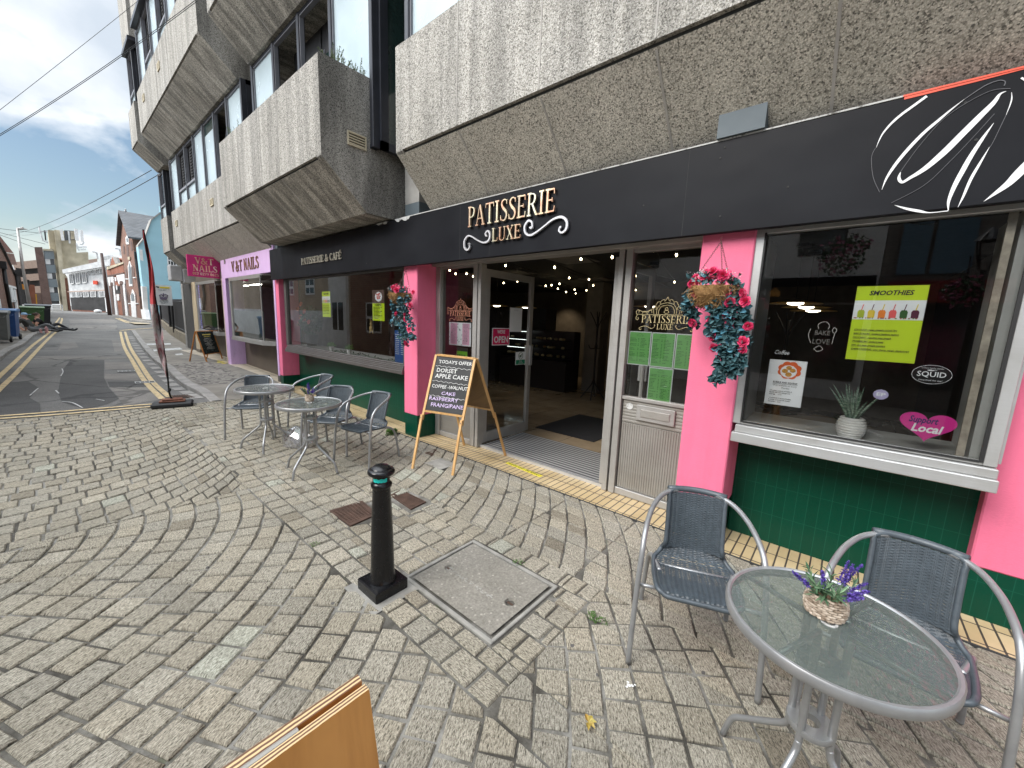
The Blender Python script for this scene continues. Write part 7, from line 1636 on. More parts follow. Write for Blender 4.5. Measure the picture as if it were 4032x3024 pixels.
# -- wheelie bins
def bin_(name, label, loc, rz, w_, d_, h, col, lid=None, group='wheelie bins on the left pavement'):
    t = thing(name, label, 'bin', loc, R(rz), group); body = plain(name+'_plastic', col, .45, var=.15, scale=8); lidm = plain(name+'_lid', lid or tuple(c*1.25 for c in col), .4, var=.15)
    mb = MB(); a, b = .80, 1.0; zb = .12
    P0 = [(-w_/2*a, -d_/2*a, zb), (w_/2*a, -d_/2*a, zb), (w_/2*a, d_/2*.9, zb), (-w_/2*a, d_/2*.9, zb)]; P1 = [(-w_/2, -d_/2, h*.92), (w_/2, -d_/2, h*.92), (w_/2, d_/2, h*.92), (-w_/2, d_/2, h*.92)]
    mb.add(P0+P1, [(0, 3, 2, 1), (4, 5, 6, 7)]+[(i, (i+1) % 4, 4+(i+1) % 4, 4+i) for i in range(4)]); mb.bbox(-w_/2-.02, w_/2+.02, -d_/2-.02, d_/2+.02, h*.88, h*.93, .01)
    for s_ in (-.3, .3): mb.tube(crom([(s_*w_-.12*w_, -d_/2-.01, h*.84), (s_*w_-.08*w_, -d_/2-.05, h*.79), (s_*w_+.08*w_, -d_/2-.05, h*.79), (s_*w_+.12*w_, -d_/2-.01, h*.84)], 3), .015, 6)
    mb.build('body', body, t, True)
    mb = MB(); prof = [(-d_/2-.04, h*.93), (-d_/2-.045, h*.955), (-d_/4, h*.985), (d_/4, h*1.01), (d_/2+.05, h*.99), (d_/2+.05, h*.935)]; mb.prism([(-w_/2-.03, y, z) for y, z in prof], (w_+.06, 0, 0)); mb.tube([(-w_/2*.8, d_/2+.09, h*.95), (w_/2*.8, d_/2+.09, h*.95)], .018, 6); mb.build('lid', lidm, t, True)
    for s_ in (-1, 1): mb = MB(); mb.lathe([(.03, -.03), (.10, -.03), (.11, 0), (.10, .03), (.03, .03)], n=14); mb.xf(T(s_*w_*.42, d_/2*.8, .11)@Matrix.Rotation(R(90), 4, 'Y')); mb.build('wheel', M['black'], t, True)
    return t
p = onG(18, 1345); bin_('wheelie_bin', 'blue wheelie bin nearest the brick terrace drainpipe', (-22.4, -.98, lz(-22)), 84, .52, .66, 1.08, (.015, .06, .20), (.08, .20, .42))
bin_('wheelie_bin', 'dark grey wheelie bin at the left edge, in front of the blue one', (-20.9, -1.12, lz(-21)), 87, .52, .66, 1.04, (.10, .105, .10), (.20, .21, .21))
bin_('wheelie_bin', 'green four wheeled bin behind the two seated people', (-30.9, -.50, lz(-30.5)), 92, .74, .7, 1.04, (.035, .09, .025), (.11, .20, .08))
bin_('wheelie_bin', 'black four wheeled bin beyond the green one', (-33.2, -.32, lz(-33)), 90, .86, .8, 1.12, (.012, .014, .02), (.10, .11, .12))
# -- railings, stone plinth, old wall and the notice board by the office building
fA, fB, fC = onG(633, 1280, .08), onG(668, 1317, .08), onG(722, 1376, .08)
RL = thing('railings', 'black iron railings on a low stone wall past the nail salon', 'railings', fB)
for a, b in ((fA, fB), (fB, (-17.98, 3.2, fC[2]))):
    a, b = Vector(a), Vector(b); n_ = Vector((-(b-a).y, (b-a).x, 0)).normalized(); n_ = n_ if n_.y > 0 else -n_
    q = MB(); q.prism([a, b, b+Vector((0, 0, .38)), a+Vector((0, 0, .38))], tuple(n_*.35)); q.build('stone_plinth', plain('rough_stone', (.20, .17, .12), .95, var=.4, scale=6, bmp=.6, bscale=14), RL)
    q = MB(); L_ = (b-a).length; k = .06
    while k < L_: p = a.lerp(b, k/L_)+n_*.12; q.box(p.x-.028, p.x+.028, p.y-.012, p.y+.012, p.z+.38, p.z+1.72); k += .085
    c0, c1 = a+n_*.12, b+n_*.12
    for z in (.48, 1.62): q.tube([c0+Vector((0, 0, z)), c1+Vector((0, 0, z))], .03, 6)
    q.build('bars', M['black'], RL)
    q = MB(); q.box(c0.x-.1, c0.x+.1, c0.y-.1, c0.y+.1, a.z, a.z+1.95); q.build('gate_post', M['black'], RL)
NB = thing('notice_board', 'white notice board with a grey crown emblem in front of the railings', 'sign', (-24, 3.9, .3)); cr4 = lambda x, y: (540+x/3.857, 1050+y/3.857); vn = VP((-23.2, 3.5), (-23.2, 6))
mb = MB(); vn.quad(mb, [cr4(265, 272), cr4(518, 290), cr4(543, 592), cr4(288, 582)], 0, .04); mb.build('board', plain('white_board', (.70, .71, .70), .5, var=.05), NB)
mb = MB(); mb.tube([vn.at(cr4(300, 560), -.08), vn.at(cr4(330, 940), -.08)], .04, 6); mb.tube([vn.at(cr4(530, 560), -.08), vn.at(cr4(560, 1000), -.08)], .04, 6); mb.build('post', M['black'], NB)
mb = MB(); vn.quad(mb, [cr4(342, 302), cr4(492, 312), cr4(494, 334), cr4(345, 326)], .012, .01); mb.build('yellow_label', plain('yellow_label', (.70, .60, .03), .5), NB); mb = MB(); vn.quad(mb, [cr4(280, 295), cr4(335, 303), cr4(330, 325), cr4(288, 312)], .012, .01); mb.build('dark_label', M['dirtyblack'], NB)
mb = MB(); cw = lambda *pts, r_=.012: mb.tube([vn.at(cr4(*p), .02) for p in pts], r_, 5)
cw((355, 490), (342, 440), (348, 425), (365, 418), (385, 430), (398, 455)); cw((398, 455), (410, 425), (430, 418), (450, 425), (462, 440), (448, 490)); cw((352, 490), (448, 492), r_=.03); cw((356, 474), (446, 476), r_=.015); cw((398, 455), (398, 425), r_=.018); cw((398, 400), (398, 428), r_=.012); cw((388, 412), (410, 412), r_=.012); cw((360, 455), (380, 470), (398, 455), (420, 470), (444, 455), r_=.014)
for x, y in ((342, 436), (398, 424), (462, 436), (366, 420), (430, 420)): mb.ball(tuple(vn.at(cr4(x, y), .02)), .022, 6, 4)
mb.build('crown_emblem', plain('grey_emblem', (.16, .13, .20), .6), NB)
for k, (x0, x1, y) in enumerate(((300, 490, 348), (330, 440, 358), (345, 470, 512), (340, 478, 526), (358, 470, 542), (360, 440, 552))):
    mb = MB(); nn_ = 12
    for j in range(nn_):
        if (j*7+k*3) % 5 == 0: continue
        a, b = lerp(x0, x1, j/nn_), lerp(x0, x1, (j+.8)/nn_); vn.quad(mb, [cr4(a, y), cr4(b, y+.5), cr4(b, y+6), cr4(a, y+5.5)], .006, .004)
    mb.build('lettering', M['gpanel'], NB)
mb = MB(); v7 = VP((-27, 5.4), (-20, 4.6)); mb.prism([(-40, 7.4, .3), (-18.0, 4.4, .1), (-18.0, 4.4, 2.75), (-26, 5.5, 2.9), (-34, 6.6, 1.9), (-40, 7.4, 1.7)], (0, .4, 0)); alone(mb, 'old_wall', M['brickd'], 'old dark brick wall behind the railings and notice board', 'wall')
# -- overhead wires
def w2(pa, Xa, pb, Yb, sag, label, r_=.0045):
    a, b = Vector(onX(*pa, Xa)), Vector(onY(*pb, Yb)); mb = MB(); a2 = a+(a-b)*.5; mb.tube([a2.lerp(b, t)-Vector((0, 0, sag*4*t*(1-t))) for t in np.linspace(0, 1, 40)], r_, 5); alone(mb, 'overhead_wire', M['black'], label, 'cable', 'overhead wires across the street')
w2((0, 428), -13, (560, -10), 2.05, .02, 'single upper overhead wire reaching the top floor of the office block'); w2((0, 500), -12, (770, 0), 2.02, .12, 'upper wire of the close pair crossing in front of the office block'); w2((0, 507), -12.1, (778, 3), 2.02, .12, 'lower wire of the close pair crossing in front of the office block')
w2((90, 893), -60, (596, 670), 2.9, .5, 'higher of the two thin wires running to the blue house', .012); w2((150, 898), -60, (620, 690), 2.9, .5, 'lower of the two thin wires running to the blue house', .012)
for i, (y0, y1, x1, lb) in enumerate(((200, 280, 650, 'topmost thin wire left of the stair tower'), (258, 460, 740, 'middle thin wire left of the stair tower'), (290, 515, 555, 'lowest thin wire left of the stair tower'))):
    mb = MB(); v8 = VP((-100, -5), (-100, 5)); mb.tube([v8.at(o1(-60, y0)), v8.at(o1(x1*.5, (y0+y1)/2+8)), v8.at(o1(x1, y1))], .03, 5); alone(mb, 'overhead_wire', M['black'], lb, 'cable', 'overhead wires across the street')
# ---------------------------------------------------------------- buildings across the square (seen in the shop glass)
OA = thing('brick_corner_house', 'buff and red brick houses with white sash windows across the road', 'building', (-18, WYL, .2))
mb = MB(); mb.box(-30.9, -15.0, -9, WYL, 0, 5.6); mb.build('wall', M['brickb'], OA); mb = MB(); mb.box(-14.99, -9.6, -9, WYL, 0, 5.0); mb.build('wall', M['brick'], OA)
for x, z0, z1, w_ in ((-20.8, 2.45, 3.15, .38), (-18.6, 2.45, 3.15, .45), (-23.5, 2.4, 3.3, .5), (-13.3, 1.0, 2.1, .5), (-11.6, 1.0, 2.1, .4), (-18.5, 4.0, 5.2, .45), (-13.3, 3.2, 4.4, .5)):
    mb = MB(); mb.box(x-w_, x+w_, WYL+.002, WYL+.04, z0, z1); f_ = mb.build('window', M['wp'], OA); mb = MB()
    for i in (0, 1):
        for j in (0, 1): mb.box(x-w_+.07+i*(w_-.03), x-.03+i*w_-.01, WYL+.035, WYL+.045, z0+.07+j*(z1-z0)/2, z0+(z1-z0)/2-.04+j*(z1-z0)/2)
    mb.build('panes', M['pane_dk'], f_)
mb = MB(); mb.box(-16.6, -15.15, WYL+.002, WYL+.12, .15, 3.1); d_ = mb.build('shop_door', M['wp'], OA); mb = MB(); mb.box(-16.3, -15.9, WYL+.11, WYL+.13, 1.0, 2.1); mb.box(-15.8, -15.4, WYL+.11, WYL+.13, 1.0, 2.1); mb.build('panes', M['pane_dk'], d_)
mb = MB(); mb.box(-30.9, -16.7, WYL+.002, WYL+.08, .1, 1.75); mb.build('rendered_plinth', M['wp'], OA)
OB2 = thing('white_brick_shops', 'white painted brick shops with black and red signboards facing the cafe', 'building', (0, -6, 0)); ZY = -6.12
mb = MB(); mb.box(-8.5, .35, -12, ZY, 0, 5.2); mb.build('wall', M['wp'], OB2); mb = MB(); mb.box(.36, 9, -12, ZY, 0, 5.4); mb.build('wall', brickmat('dark_painted_brick', (.20, .18, .17), (.25, .23, .21), (.15, .14, .13)), OB2)
mb = MB(); mb.box(-3.6, .30, ZY+.002, ZY+.18, 2.35, 2.95); sg = mb.build('signboard', M['fascia'], OB2); sans('HOME', .26, M['wp'], sg, worldmat(sg).inverted()@T(-2.15, ZY+.19, 2.60)@Matrix.Rotation(R(180), 4, 'Z')@T(0, 0, 0), bold=.006); 
o = sans('SALES | LETTINGS', .13, M['wpanel'], sg, T(-.45, ZY+.19, 2.5)@Matrix.Rotation(R(180), 4, 'Z')); 
for q in sg.children: q.data.transform(Matrix.Identity(4)); q.location = (0, 0, 0)
mb = MB(); mb.prism([(-1.72, ZY+.182, 2.5), (-1.48, ZY+.182, 2.5), (-1.48, ZY+.182, 2.62), (-1.60, ZY+.182, 2.72), (-1.72, ZY+.182, 2.62)], (0, .01, 0)); mb.build('house_icon', plain('orange_icon', (.6, .28, .05), .6), sg)
mb = MB(); mb.box(.5, 3.6, ZY+.002, ZY+.15, 2.35, 2.8); mb.build('signboard', plain('red_signboard', (.22, .015, .015), .5), OB2); mb = MB(); mb.box(.6, 1.05, ZY+.002, ZY+.05, 2.95, 4.1); mb.box(1.12, 1.7, ZY+.002, ZY+.05, 2.95, 4.1); mb.build('window', plain('blue_window', (.10, .17, .23), .2), OB2)
mb = MB(); mb.box(-3.4, .2, ZY+.001, ZY+.02, .5, 2.3); mb.box(.6, 3.4, ZY+.001, ZY+.02, .5, 2.3); mb.build('shop_window', M['pane_dk'], OB2)
mb = MB()
for x in (-7.2, -5.4, -2.6, -.8): mb.box(x-.45, x+.45, ZY+.001, ZY+.03, 3.5, 4.8)
for x in (-7.0, -5.2): mb.box(x-.7, x+.7, ZY+.001, ZY+.03, .6, 2.5)
mb.build('window', M['pane_dk'], OB2)
LN = thing('lantern_post', 'black iron lantern post hung with pink flower baskets across the square', 'street lamp', (1.35, -2.6, 0)); mb = MB(); mb.tube([(1.35, -2.6, 0), (1.35, -2.6, 2.6)], [.06, .035], 10); mb.build('post', M['black'], LN)
mb = MB()
for i in range(4):
    a = R(45+90*i); c_, s_ = math.cos(a), math.sin(a); mb.tube([(1.35+.07*c_, -2.6+.07*s_, 2.62), (1.35+.15*c_, -2.6+.15*s_, 3.0), (1.35, -2.6, 3.18)], .012, 5)
mb.lathe([(.15, 0), (.16, .01), (.02, .19)], (1.35, -2.6, 3.0), 4); mb.build('lantern', M['black'], LN)
for (x, y, z, rr, lb) in ((1.2, -2.6, 2.3, .22, 'right pink flower basket mirrored in the right window'), (-.25, -2.6, 2.95, .36, 'large pink flower basket mirrored at the top of the right window')):
    r_ = random.Random(int(rr*100)); mb = MB(); m2 = MB()
    for k in range(420): p = Vector((x, y, z))+rv(r_, rr*r_.uniform(.5, 1)); leaf_at(mb if r_.random() < .6 else m2, p, rv(r_), rv(r_), .07, .05)
    t = thing('flower_basket', lb, 'flower basket', (x, y, z-rr), group='pink flower baskets across the square'); mb.build('foliage', M['dgreen'], t); m2.build('flowers', leafmat('mauve_flower', (.30, .06, .14), (.5, .16, .28)), t); q = MB(); q.tube([(x, y, z), (x, y, z+.5), (1.35, y, z+.5) if z < 2.5 else (x, y, 3.4)], .012, 5); q.build('bracket', M['black'], t)
# ---------------------------------------------------------------- posters and stickers on the glass
def paper(x0, x1, z0, z1, y, mat, name, label, cat, group=None, curl=.0):
    t = thing(name, label, cat, ((x0+x1)/2, y, z0), group=group); mb = MB(); mb.box(x0, x1, y, y+.0015, z0, z1); mb.build('sheet', mat, t); return t
M['lime'] = plain('lime_paper', (.52, .66, .01), .55, var=.04); M['paperw'] = plain('white_paper', (.72, .74, .76), .6, var=.03); M['ink'] = plain('dark_ink', (.02, .02, .02), .6); M['gpaper'] = plain('green_menu_paper', (.17, .43, .13), .45, var=.04); M['ginkd'] = plain('dark_green_ink', (.03, .10, .03), .6)
def txt(s, h, mat, par, x, z, y, w_=None, align='CENTER', **k):
    o = sans(s, h, M[mat] if isinstance(mat, str) else mat, None, None, 'lettering', align=align, **k); me = o.data
    if w_: xs = [v.co.x for v in me.vertices]; f = w_/(max(xs)-min(xs)); me.transform(Matrix.Diagonal((f, 1, 1, 1)))
    me.transform(worldmat(par).inverted()@T(x, y, z)); o.parent = par; return o
def tlines(par, x0, x1, z, h, mat, y, seed=1, n=14):
    r_ = random.Random(seed); mb = MB(); x = x0
    while x < x1-.003: w_ = min(r_.uniform(.4, 1.6)*h*2.2, x1-x); mb.box(x, x+w_, y, y+.0004, z-h/2, z+h/2); x += w_+h*.7
    mb.build('lettering', M[mat] if isinstance(mat, str) else mat, par)
YG = 3.121
def jar(x, z, y, h, cols, par, straw):
    mb = MB(); mb.prism([(x-h*.22, y, z), (x+h*.22, y, z), (x+h*.24, y, z+h*.5), (x+h*.15, y, z+h*.66), (x-h*.15, y, z+h*.66), (x-h*.24, y, z+h*.5)], (0, .0004, 0)); mb.build('smoothie', cols, par)
    mb = MB(); mb.prism([(x-h*.02, y-.0002, z+h*.66), (x+h*.04, y-.0002, z+h*.66), (x+h*.12, y-.0002, z+h*1.15), (x+h*.06, y-.0002, z+h*1.15)], (0, .0004, 0)); mb.build('straw', straw, par)
SC = [plain(f'smoothie_{i}', c, .5) for i, c in enumerate(((.38, .45, .03), (.65, .50, .01), (.75, .25, .02), (.72, .12, .12), (.03, .12, .02), (.10, .01, .04)))]
def smoothie_poster(x0, x1, z0, z1, label):
    Y0 = YG+.008; t = paper(x0, x1, z0, z1, Y0, M['lime'], 'poster', label, 'poster'); w_, h = x1-x0, z1-z0; y = Y0-.0012
    mb = MB(); mb.box(x0, x1, y, y+.0006, z1-h*.445, z1-h*.19); mb.build('picture_band', M['paperw'], t)
    for i in range(6): jar(x0+w_*(.12+i*.152), z1-h*.42, y-.0006, h*.155, SC[i], t, SC[(i*2+3) % 6])
    r_ = random.Random(1); mb = MB(); m2 = MB()
    for k in range(40): x = x0+w_*r_.uniform(.03, .96); (mb if k % 2 else m2).ball((x, y-.001, z1-h*.425), (w_*.012, .0005, w_*.010), 6, 4)
    mb.build('fruit', plain('berry', (.4, .03, .02), .5), t); m2.build('fruit', plain('herb', (.12, .22, .03), .5), t)
    txt('SMOOTHIES', h*.085, 'ink', t, x0+w_*.5, z1-h*.095, y, w_*.62, bold=.001, shear=.2)
    if w_ < .31 and x1 > -.5:
        for i, s_ in enumerate(('COCO LOCO - mango, pineapple, coconut, lime', 'BERRY GO ROUND - strawberry, blackberry, raspberry', "PASH N' SHOOT - passionfruit, mango, pineapple", 'STRAWBERRY SPLIT - strawberry, banana', 'KIWI - kiwi, mango, pineapple, strawberry', 'CHERRY POPPING - sour cherry, mango, blackcurrant')):
            ww = w_*(.62, .66, .56, .46, .50, .84)[i]; txt(s_, .0125, 'ink', t, x0+w_*.06, z1-h*(.585+.053*i), y, ww, 'LEFT', bold=.0002, shear=.2); mb = MB(); mb.box(x0+w_*.06, x0+w_*.06+ww, y, y+.0003, z1-h*(.602+.053*i), z1-h*(.599+.053*i)); mb.build('underline', M['ink'], t)
    else:
        for i in range(6): tlines(t, x0+w_*.1, x0+w_*.85, z1-h*(.56+.06*i), .007, 'ink', y, i)
    return t
smoothie_poster(-.001, .297, 1.455, 1.885, 'lime SMOOTHIES poster in the right window above the white aloe pot'); smoothie_poster(-7.06, -6.755, 1.56, 1.99, 'lime SMOOTHIES poster in the left window, nearest the pink flowers')
t = paper(-5.41, -5.09, 1.54, 1.98, YG+.008, M['lime'], 'poster', 'lime CREPES poster with a plate photo in the left window beside the hanging basket', 'poster'); mb = MB(); mb.box(-5.41, -5.09, YG+.0068, YG+.0074, 1.79, 1.98); mb.build('picture', plain('dark_photo', (.12, .08, .07), .4), t)
mb = MB(); mb.ball((-5.24, YG+.006, 1.885), (.095, .0008, .07), 20, 6); mb.build('plate', M['paperw'], t); mb = MB(); r_ = random.Random(3)
for k in range(26): mb.ball((-5.25+r_.uniform(-.05, .06), YG+.0045, 1.89+r_.uniform(-.035, .04)), (r_.uniform(.008, .018), .0006, r_.uniform(.006, .012)), 7, 4)
mb.build('crepe', plain('strawberry_red', (.45, .06, .04), .5), t); txt('CRÊPES', .035, 'ink', t, -5.25, 1.765, YG+.0068, .16, bold=.001)
for i in range(9): tlines(t, -5.38, -5.15-.05*(i % 3), 1.735-i*.02, .008, 'ink', YG+.0068, i)
# bubble and squeak
t = paper(-.384, -.180, 1.118, 1.420, YG+.008, M['paperw'], 'poster', 'white BUBBLE AND SQUEAK notice low in the right window beside the pink pillar', 'poster'); y = YG+.0068; cx_, cz_ = -.268, 1.355; mb = MB(); pts = []
for k in range(64): a = 2*math.pi*k/64; r_ = .055+.008*abs(math.sin(a*4.0)); pts.append((cx_+r_*1.05*math.cos(a), y, cz_+r_*.95*math.sin(a)))
mb.prism(pts, (0, .0003, 0)); mb.build('orange_flower', plain('orange_print', (.62, .12, .02), .6), t)
mb = MB(); mb.ball((cx_-.004, y-.0004, cz_-.008), (.046, .0006, .042), 24, 6); mb.build('plate', M['paperw'], t); mb = MB()
for a, b, c_ in ((-.004, .016, .016), (-.024, -.006, .017), (.018, .0, .016), (-.002, -.028, .018)): mb.ball((cx_+a, y-.0012, cz_+b), (c_, .0008, c_*.85), 12, 6)
mb.build('fritters', plain('golden_fritter', (.50, .27, .05), .6, var=.4, scale=120), t)
txt('BUBBLE AND SQUEAK', .017, 'ink', t, -.282, 1.270, y, .135, bold=.0004); mb = MB(); mb.box(-.35, -.213, y, y+.0003, 1.259, 1.2605); mb.build('underline', M['ink'], t)
txt('Only available on every', .0135, 'ink', t, -.282, 1.250, y, .13); txt('Monday.', .0135, 'ink', t, -.275, 1.234, y, .045)
for i, (s_, ww) in enumerate((('- On plate: 3 pieces of bubble &', .125), ('squeak with red cabbage and', .115), ('fried egg.     £ 7.5', .07), ('', 0), ('- In sandwich: 2 pieces of bubble', .125), ('& squeak on bread with cheese', .120), ('and grilled.   £ 6.5', .07))):
    if s_: txt(s_, .010, 'ink', t, -.362, 1.213-i*.0125, y, ww, 'LEFT', bold=.0002)
# round and heart stickers
def disc(x, z, rx, rz_, y, mat, label, cat='sticker', name='sticker'):
    t = thing(name, label, cat, (x, y, z-rz_)); mb = MB(); mb.ball((x, y, z), (rx, .0008, rz_), 36, 6); mb.build('disc', mat, t); return t
t = disc(.371, 1.402, .077, .052, YG+.006, plain('black_sticker', (.012, .012, .013), .3), 'black oval SQUID loyalty sticker in the right window'); y = YG+.0045; txt('SQUID', .040, 'paperw', t, .371, 1.402, y, .112, bold=.0004); txt('Collect loyalty stamps', .0105, 'paperw', t, .371, 1.437, y, .085); txt('here with', .0105, 'paperw', t, .371, 1.427, y, .035); txt('Download the app!', .0115, 'paperw', t, .371, 1.370, y, .09)
mb = MB(); mb.tube([(.371+.0765*math.cos(a), y, 1.402+.0515*math.sin(a)) for a in np.linspace(0, 6.283, 49)[:-1]], .0007, 4, closed=True)
for rr in (.010, .015): mb.tube([(.366+rr*math.cos(a), y, 1.418+rr*.6*math.sin(a)) for a in np.linspace(.6, 2.5, 10)], .0008, 4)
mb.build('ring', M['paperw'], t)
t = disc(.185, 1.262, .034, .030, YG+.006, plain('lilac_disc', (.45, .42, .62), .35), 'small lilac round sticker above the aloe leaves')
txt('EP', .028, 'paperw', t, .185, 1.262, YG+.0045, .04, bold=.0008)
t = thing('sticker', 'magenta heart Support Local sticker at the bottom of the right window', 'sticker', (.395, YG, 1.01)); mb = MB(); N = 56; pts = []
for k in range(N):
    a = 2*math.pi*k/N; X_ = 16*math.sin(a)**3; Z_ = 13*math.cos(a)-5*math.cos(2*a)-2*math.cos(3*a)-math.cos(4*a); pts.append((.394+X_*.0070, YG+.006, 1.118+Z_*.0056))
mb.prism(pts, (0, .001, 0)); mb.build('heart', plain('magenta_print', (.58, .02, .28), .45, var=.05), t)
txt('Support', .050, plain('navy_print', (.03, .01, .13), .5), t, .375, 1.145, YG+.005, .115, shear=.25, bold=.0012); txt('Local', .062, 'paperw', t, .392, 1.098, YG+.005, .125, shear=.25, bold=.0018)
t = thing('window_lettering', 'white Coffee script decal above the bubble and squeak notice', 'decal', (-.33, YG, 1.46)); txt('Coffee', .038, 'paperw', t, -.325, 1.468, YG+.004, .08, shear=.3, bold=.0006)
t = thing('window_lettering', 'thin white BAKE LOVE decal between the lamps and the posters', 'decal', (-.13, YG, 1.5)); m_ = plain('faint_white_vinyl', (.30, .29, .27), .6); txt('BAKE', .040, m_, t, -.13, 1.605, YG+.004, .075, bold=.0004); txt('LOVE', .045, m_, t, -.13, 1.55, YG+.004, .085, bold=.0004)
mb = MB(); mb.tube(crom([(-.075, YG+.004, 1.54), (-.07, YG+.004, 1.60), (-.062, YG+.004, 1.625), (-.075, YG+.004, 1.64), (-.083, YG+.004, 1.622), (-.072, YG+.004, 1.605)], 5), .0012, 4); mb.tube(crom([(-.19, YG+.004, 1.63), (-.197, YG+.004, 1.59), (-.18, YG+.004, 1.54)], 5), .0012, 4); mb.tube(crom([(-.15, YG+.004, 1.63), (-.155, YG+.004, 1.66), (-.12, YG+.004, 1.675), (-.10, YG+.004, 1.65), (-.105, YG+.004, 1.63)], 5), .0012, 4); mb.tube(crom([(-.16, YG+.004, 1.505), (-.135, YG+.004, 1.525), (-.115, YG+.004, 1.505), (-.14, YG+.004, 1.49), (-.16, YG+.004, 1.505)], 5), .0012, 4); mb.build('utensils', m_, t)
# ornate gold logo on the side screens
def logo(cx0, z0, w_, y, mat, label):
    t = thing('window_lettering', label, 'decal', (cx0, y, z0), group='gold cafe logos on the door screens'); mb, ww = serif('PATISSERIE', .062, 1, .8, .0008); k_ = w_*.80/ww; mb.xf(T(cx0-w_*.40, y, z0+.055)@Matrix.Diagonal((k_, 1, 1, 1))); mb.build('lettering', mat, t)
    mb, ww = serif('LUXE', .045, 1, .8, .0008); k_ = w_*.27/ww; mb.xf(T(cx0-w_*.135, y, z0)@Matrix.Diagonal((k_, 1, 1, 1))); mb.build('lettering', mat, t)
    mb = MB()
    for s_ in (-1, 1):
        f = lambda pts: mb.tube([(cx0+s_*a*w_, y, z0+b) for a, b in [(p.x, p.y) for p in crom([(a, b, 0) for a, b in pts], 5)]], .0022, 4)
        f([(.17, .022), (.22, .004), (.32, .024), (.40, .014), (.43, .002), (.41, -.010), (.39, 0)]); f([(.17, .022), (.165, .035), (.18, .036)])
        f([(.0, .125), (.25, .124), (.49, .125)]); f([(.49, .125), (.50, .15), (.47, .165), (.45, .15), (.46, .14)]); f([(.48, .12), (.50, .09), (.47, .075), (.455, .09), (.47, .10)]); f([(.45, .16), (.36, .145), (.26, .16), (.2, .19)])
        f([(.40, .13), (.37, .15), (.33, .148), (.33, .134)]); f([(.31, .13), (.28, .16), (.24, .158), (.235, .14)]); f([(.2, .13), (.21, .17), (.19, .195), (.165, .18), (.18, .165)]); f([(.155, .128), (.155, .17), (.10, .212), (0, .225)]); f([(.18, .2), (.15, .23), (.11, .232), (.11, .215)]); f([(.10, .235), (.07, .25), (.04, .248), (.045, .235)]); f([(.125, .13), (.12, .165), (.08, .195), (0, .205)])
        f([(.03, .24), (.012, .258), (.0, .275)]); f([(.0, .165), (.03, .155), (.035, .142), (0, .136)]); f([(0, .188), (.018, .178), (.02, .165), (0, .160)])
    mb.build('scrollwork', mat, t)
logo(-1.205, 1.585, .53, DY-.004, M['gold_line'], 'gold cafe logo on the glass right of the door, above the green menus'); logo(-3.80, 1.592, .50, DY-.004, plain('rose_gold_vinyl', (.50, .22, .14), .45), 'rose gold cafe logo on the glass left of the door')
for i, (x0, x1, z0, z1, lb) in enumerate(((-1.521, -1.318, 1.258, 1.559, 'left sheet of the upper row'), (-1.312, -1.109, 1.257, 1.557, 'middle sheet of the upper row'), (-1.103, -.90, 1.256, 1.555, 'right sheet of the upper row, next to the pink pillar'), (-1.310, -1.100, .955, 1.252, 'lone sheet hanging below the other three'))):
    t = paper(x0, x1, z0, z1, DY+.006, M['paperw'], 'menu_sheet', 'green menu, '+lb, 'menu', 'green menu sheets in the door screen'); mb = MB(); mb.box(x0+.007, x1-.007, DY+.0045, DY+.005, z0+.008, z1-.008); mb.build('green_print', M['gpaper'], t); y = DY+.0038; xc = (x0+x1)/2
    q = MB(); q.tube(crom([(xc-.03, y, z1-.035), (xc-.02, y, z1-.028), (xc, y, z1-.018), (xc+.02, y, z1-.028), (xc+.03, y, z1-.035)], 4), .001, 4); q.tube([(xc-.03, y, z1-.04), (xc+.03, y, z1-.04)], .001, 4); q.build('logo_print', M['ginkd'], t)
    r_ = random.Random(i+5)
    for c_ in (0, 1):
        for k in range(17):
            if r_.random() < .12: continue
            a = x0+.014+c_*.098; tlines(t, a, a+r_.uniform(.03, .062), z1-.062-k*.0125, .0042, 'ginkd', y, k+i*30+c_*7); q = MB(); q.box(a+.072, a+.082, y, y+.0003, z1-.064-k*.0125, z1-.060-k*.0125); q.build('price', M['ginkd'], t)
t = paper(-4.025, -3.605, 1.27, 1.565, DY+.006, M['paperw'], 'menu_sheet', 'white menu with two pink columns on the glass left of the door', 'menu'); pk = plain('pale_pink_print', (.60, .35, .47), .6); r_ = random.Random(8)
for a, b in ((-3.995, -3.865), (-3.765, -3.635)):
    mb = MB(); mb.box(a, b, DY+.0045, DY+.005, 1.285, 1.555); mb.build('pink_column', pk, t)
    for k in range(15): tlines(t, a+.02+.01*r_.random(), b-.02-.02*r_.random(), 1.54-k*.0165, .005, 'gpanel', DY+.004, k)
q = MB()
for k in range(30): leaf_at(q, (r_.uniform(-4.01, -3.62), DY+.0043, r_.uniform(1.28, 1.56)), (r_.uniform(-1, 1), 0, r_.uniform(-1, 1)), (0, -1, 0), .025, .014, 0)
q.build('leaf_print', M['gpanel'], t)
t = paper(-3.87, -3.66, 1.12, 1.245, DY+.006, M['ink'], 'rating_sticker', 'black and green hygiene rating sticker under the pink menu', 'sticker'); mb = MB(); mb.box(-3.865, -3.665, DY+.0045, DY+.005, 1.125, 1.20); mb.build('green_panel', plain('hygiene_green', (.16, .42, .02), .5), t); 
for k in range(5): q = MB(); q.ball((-3.845+k*.033, DY+.004, 1.15), (.011, .0006, .011), 12, 6); q.build('rating_dot', M['ginkd'], t)
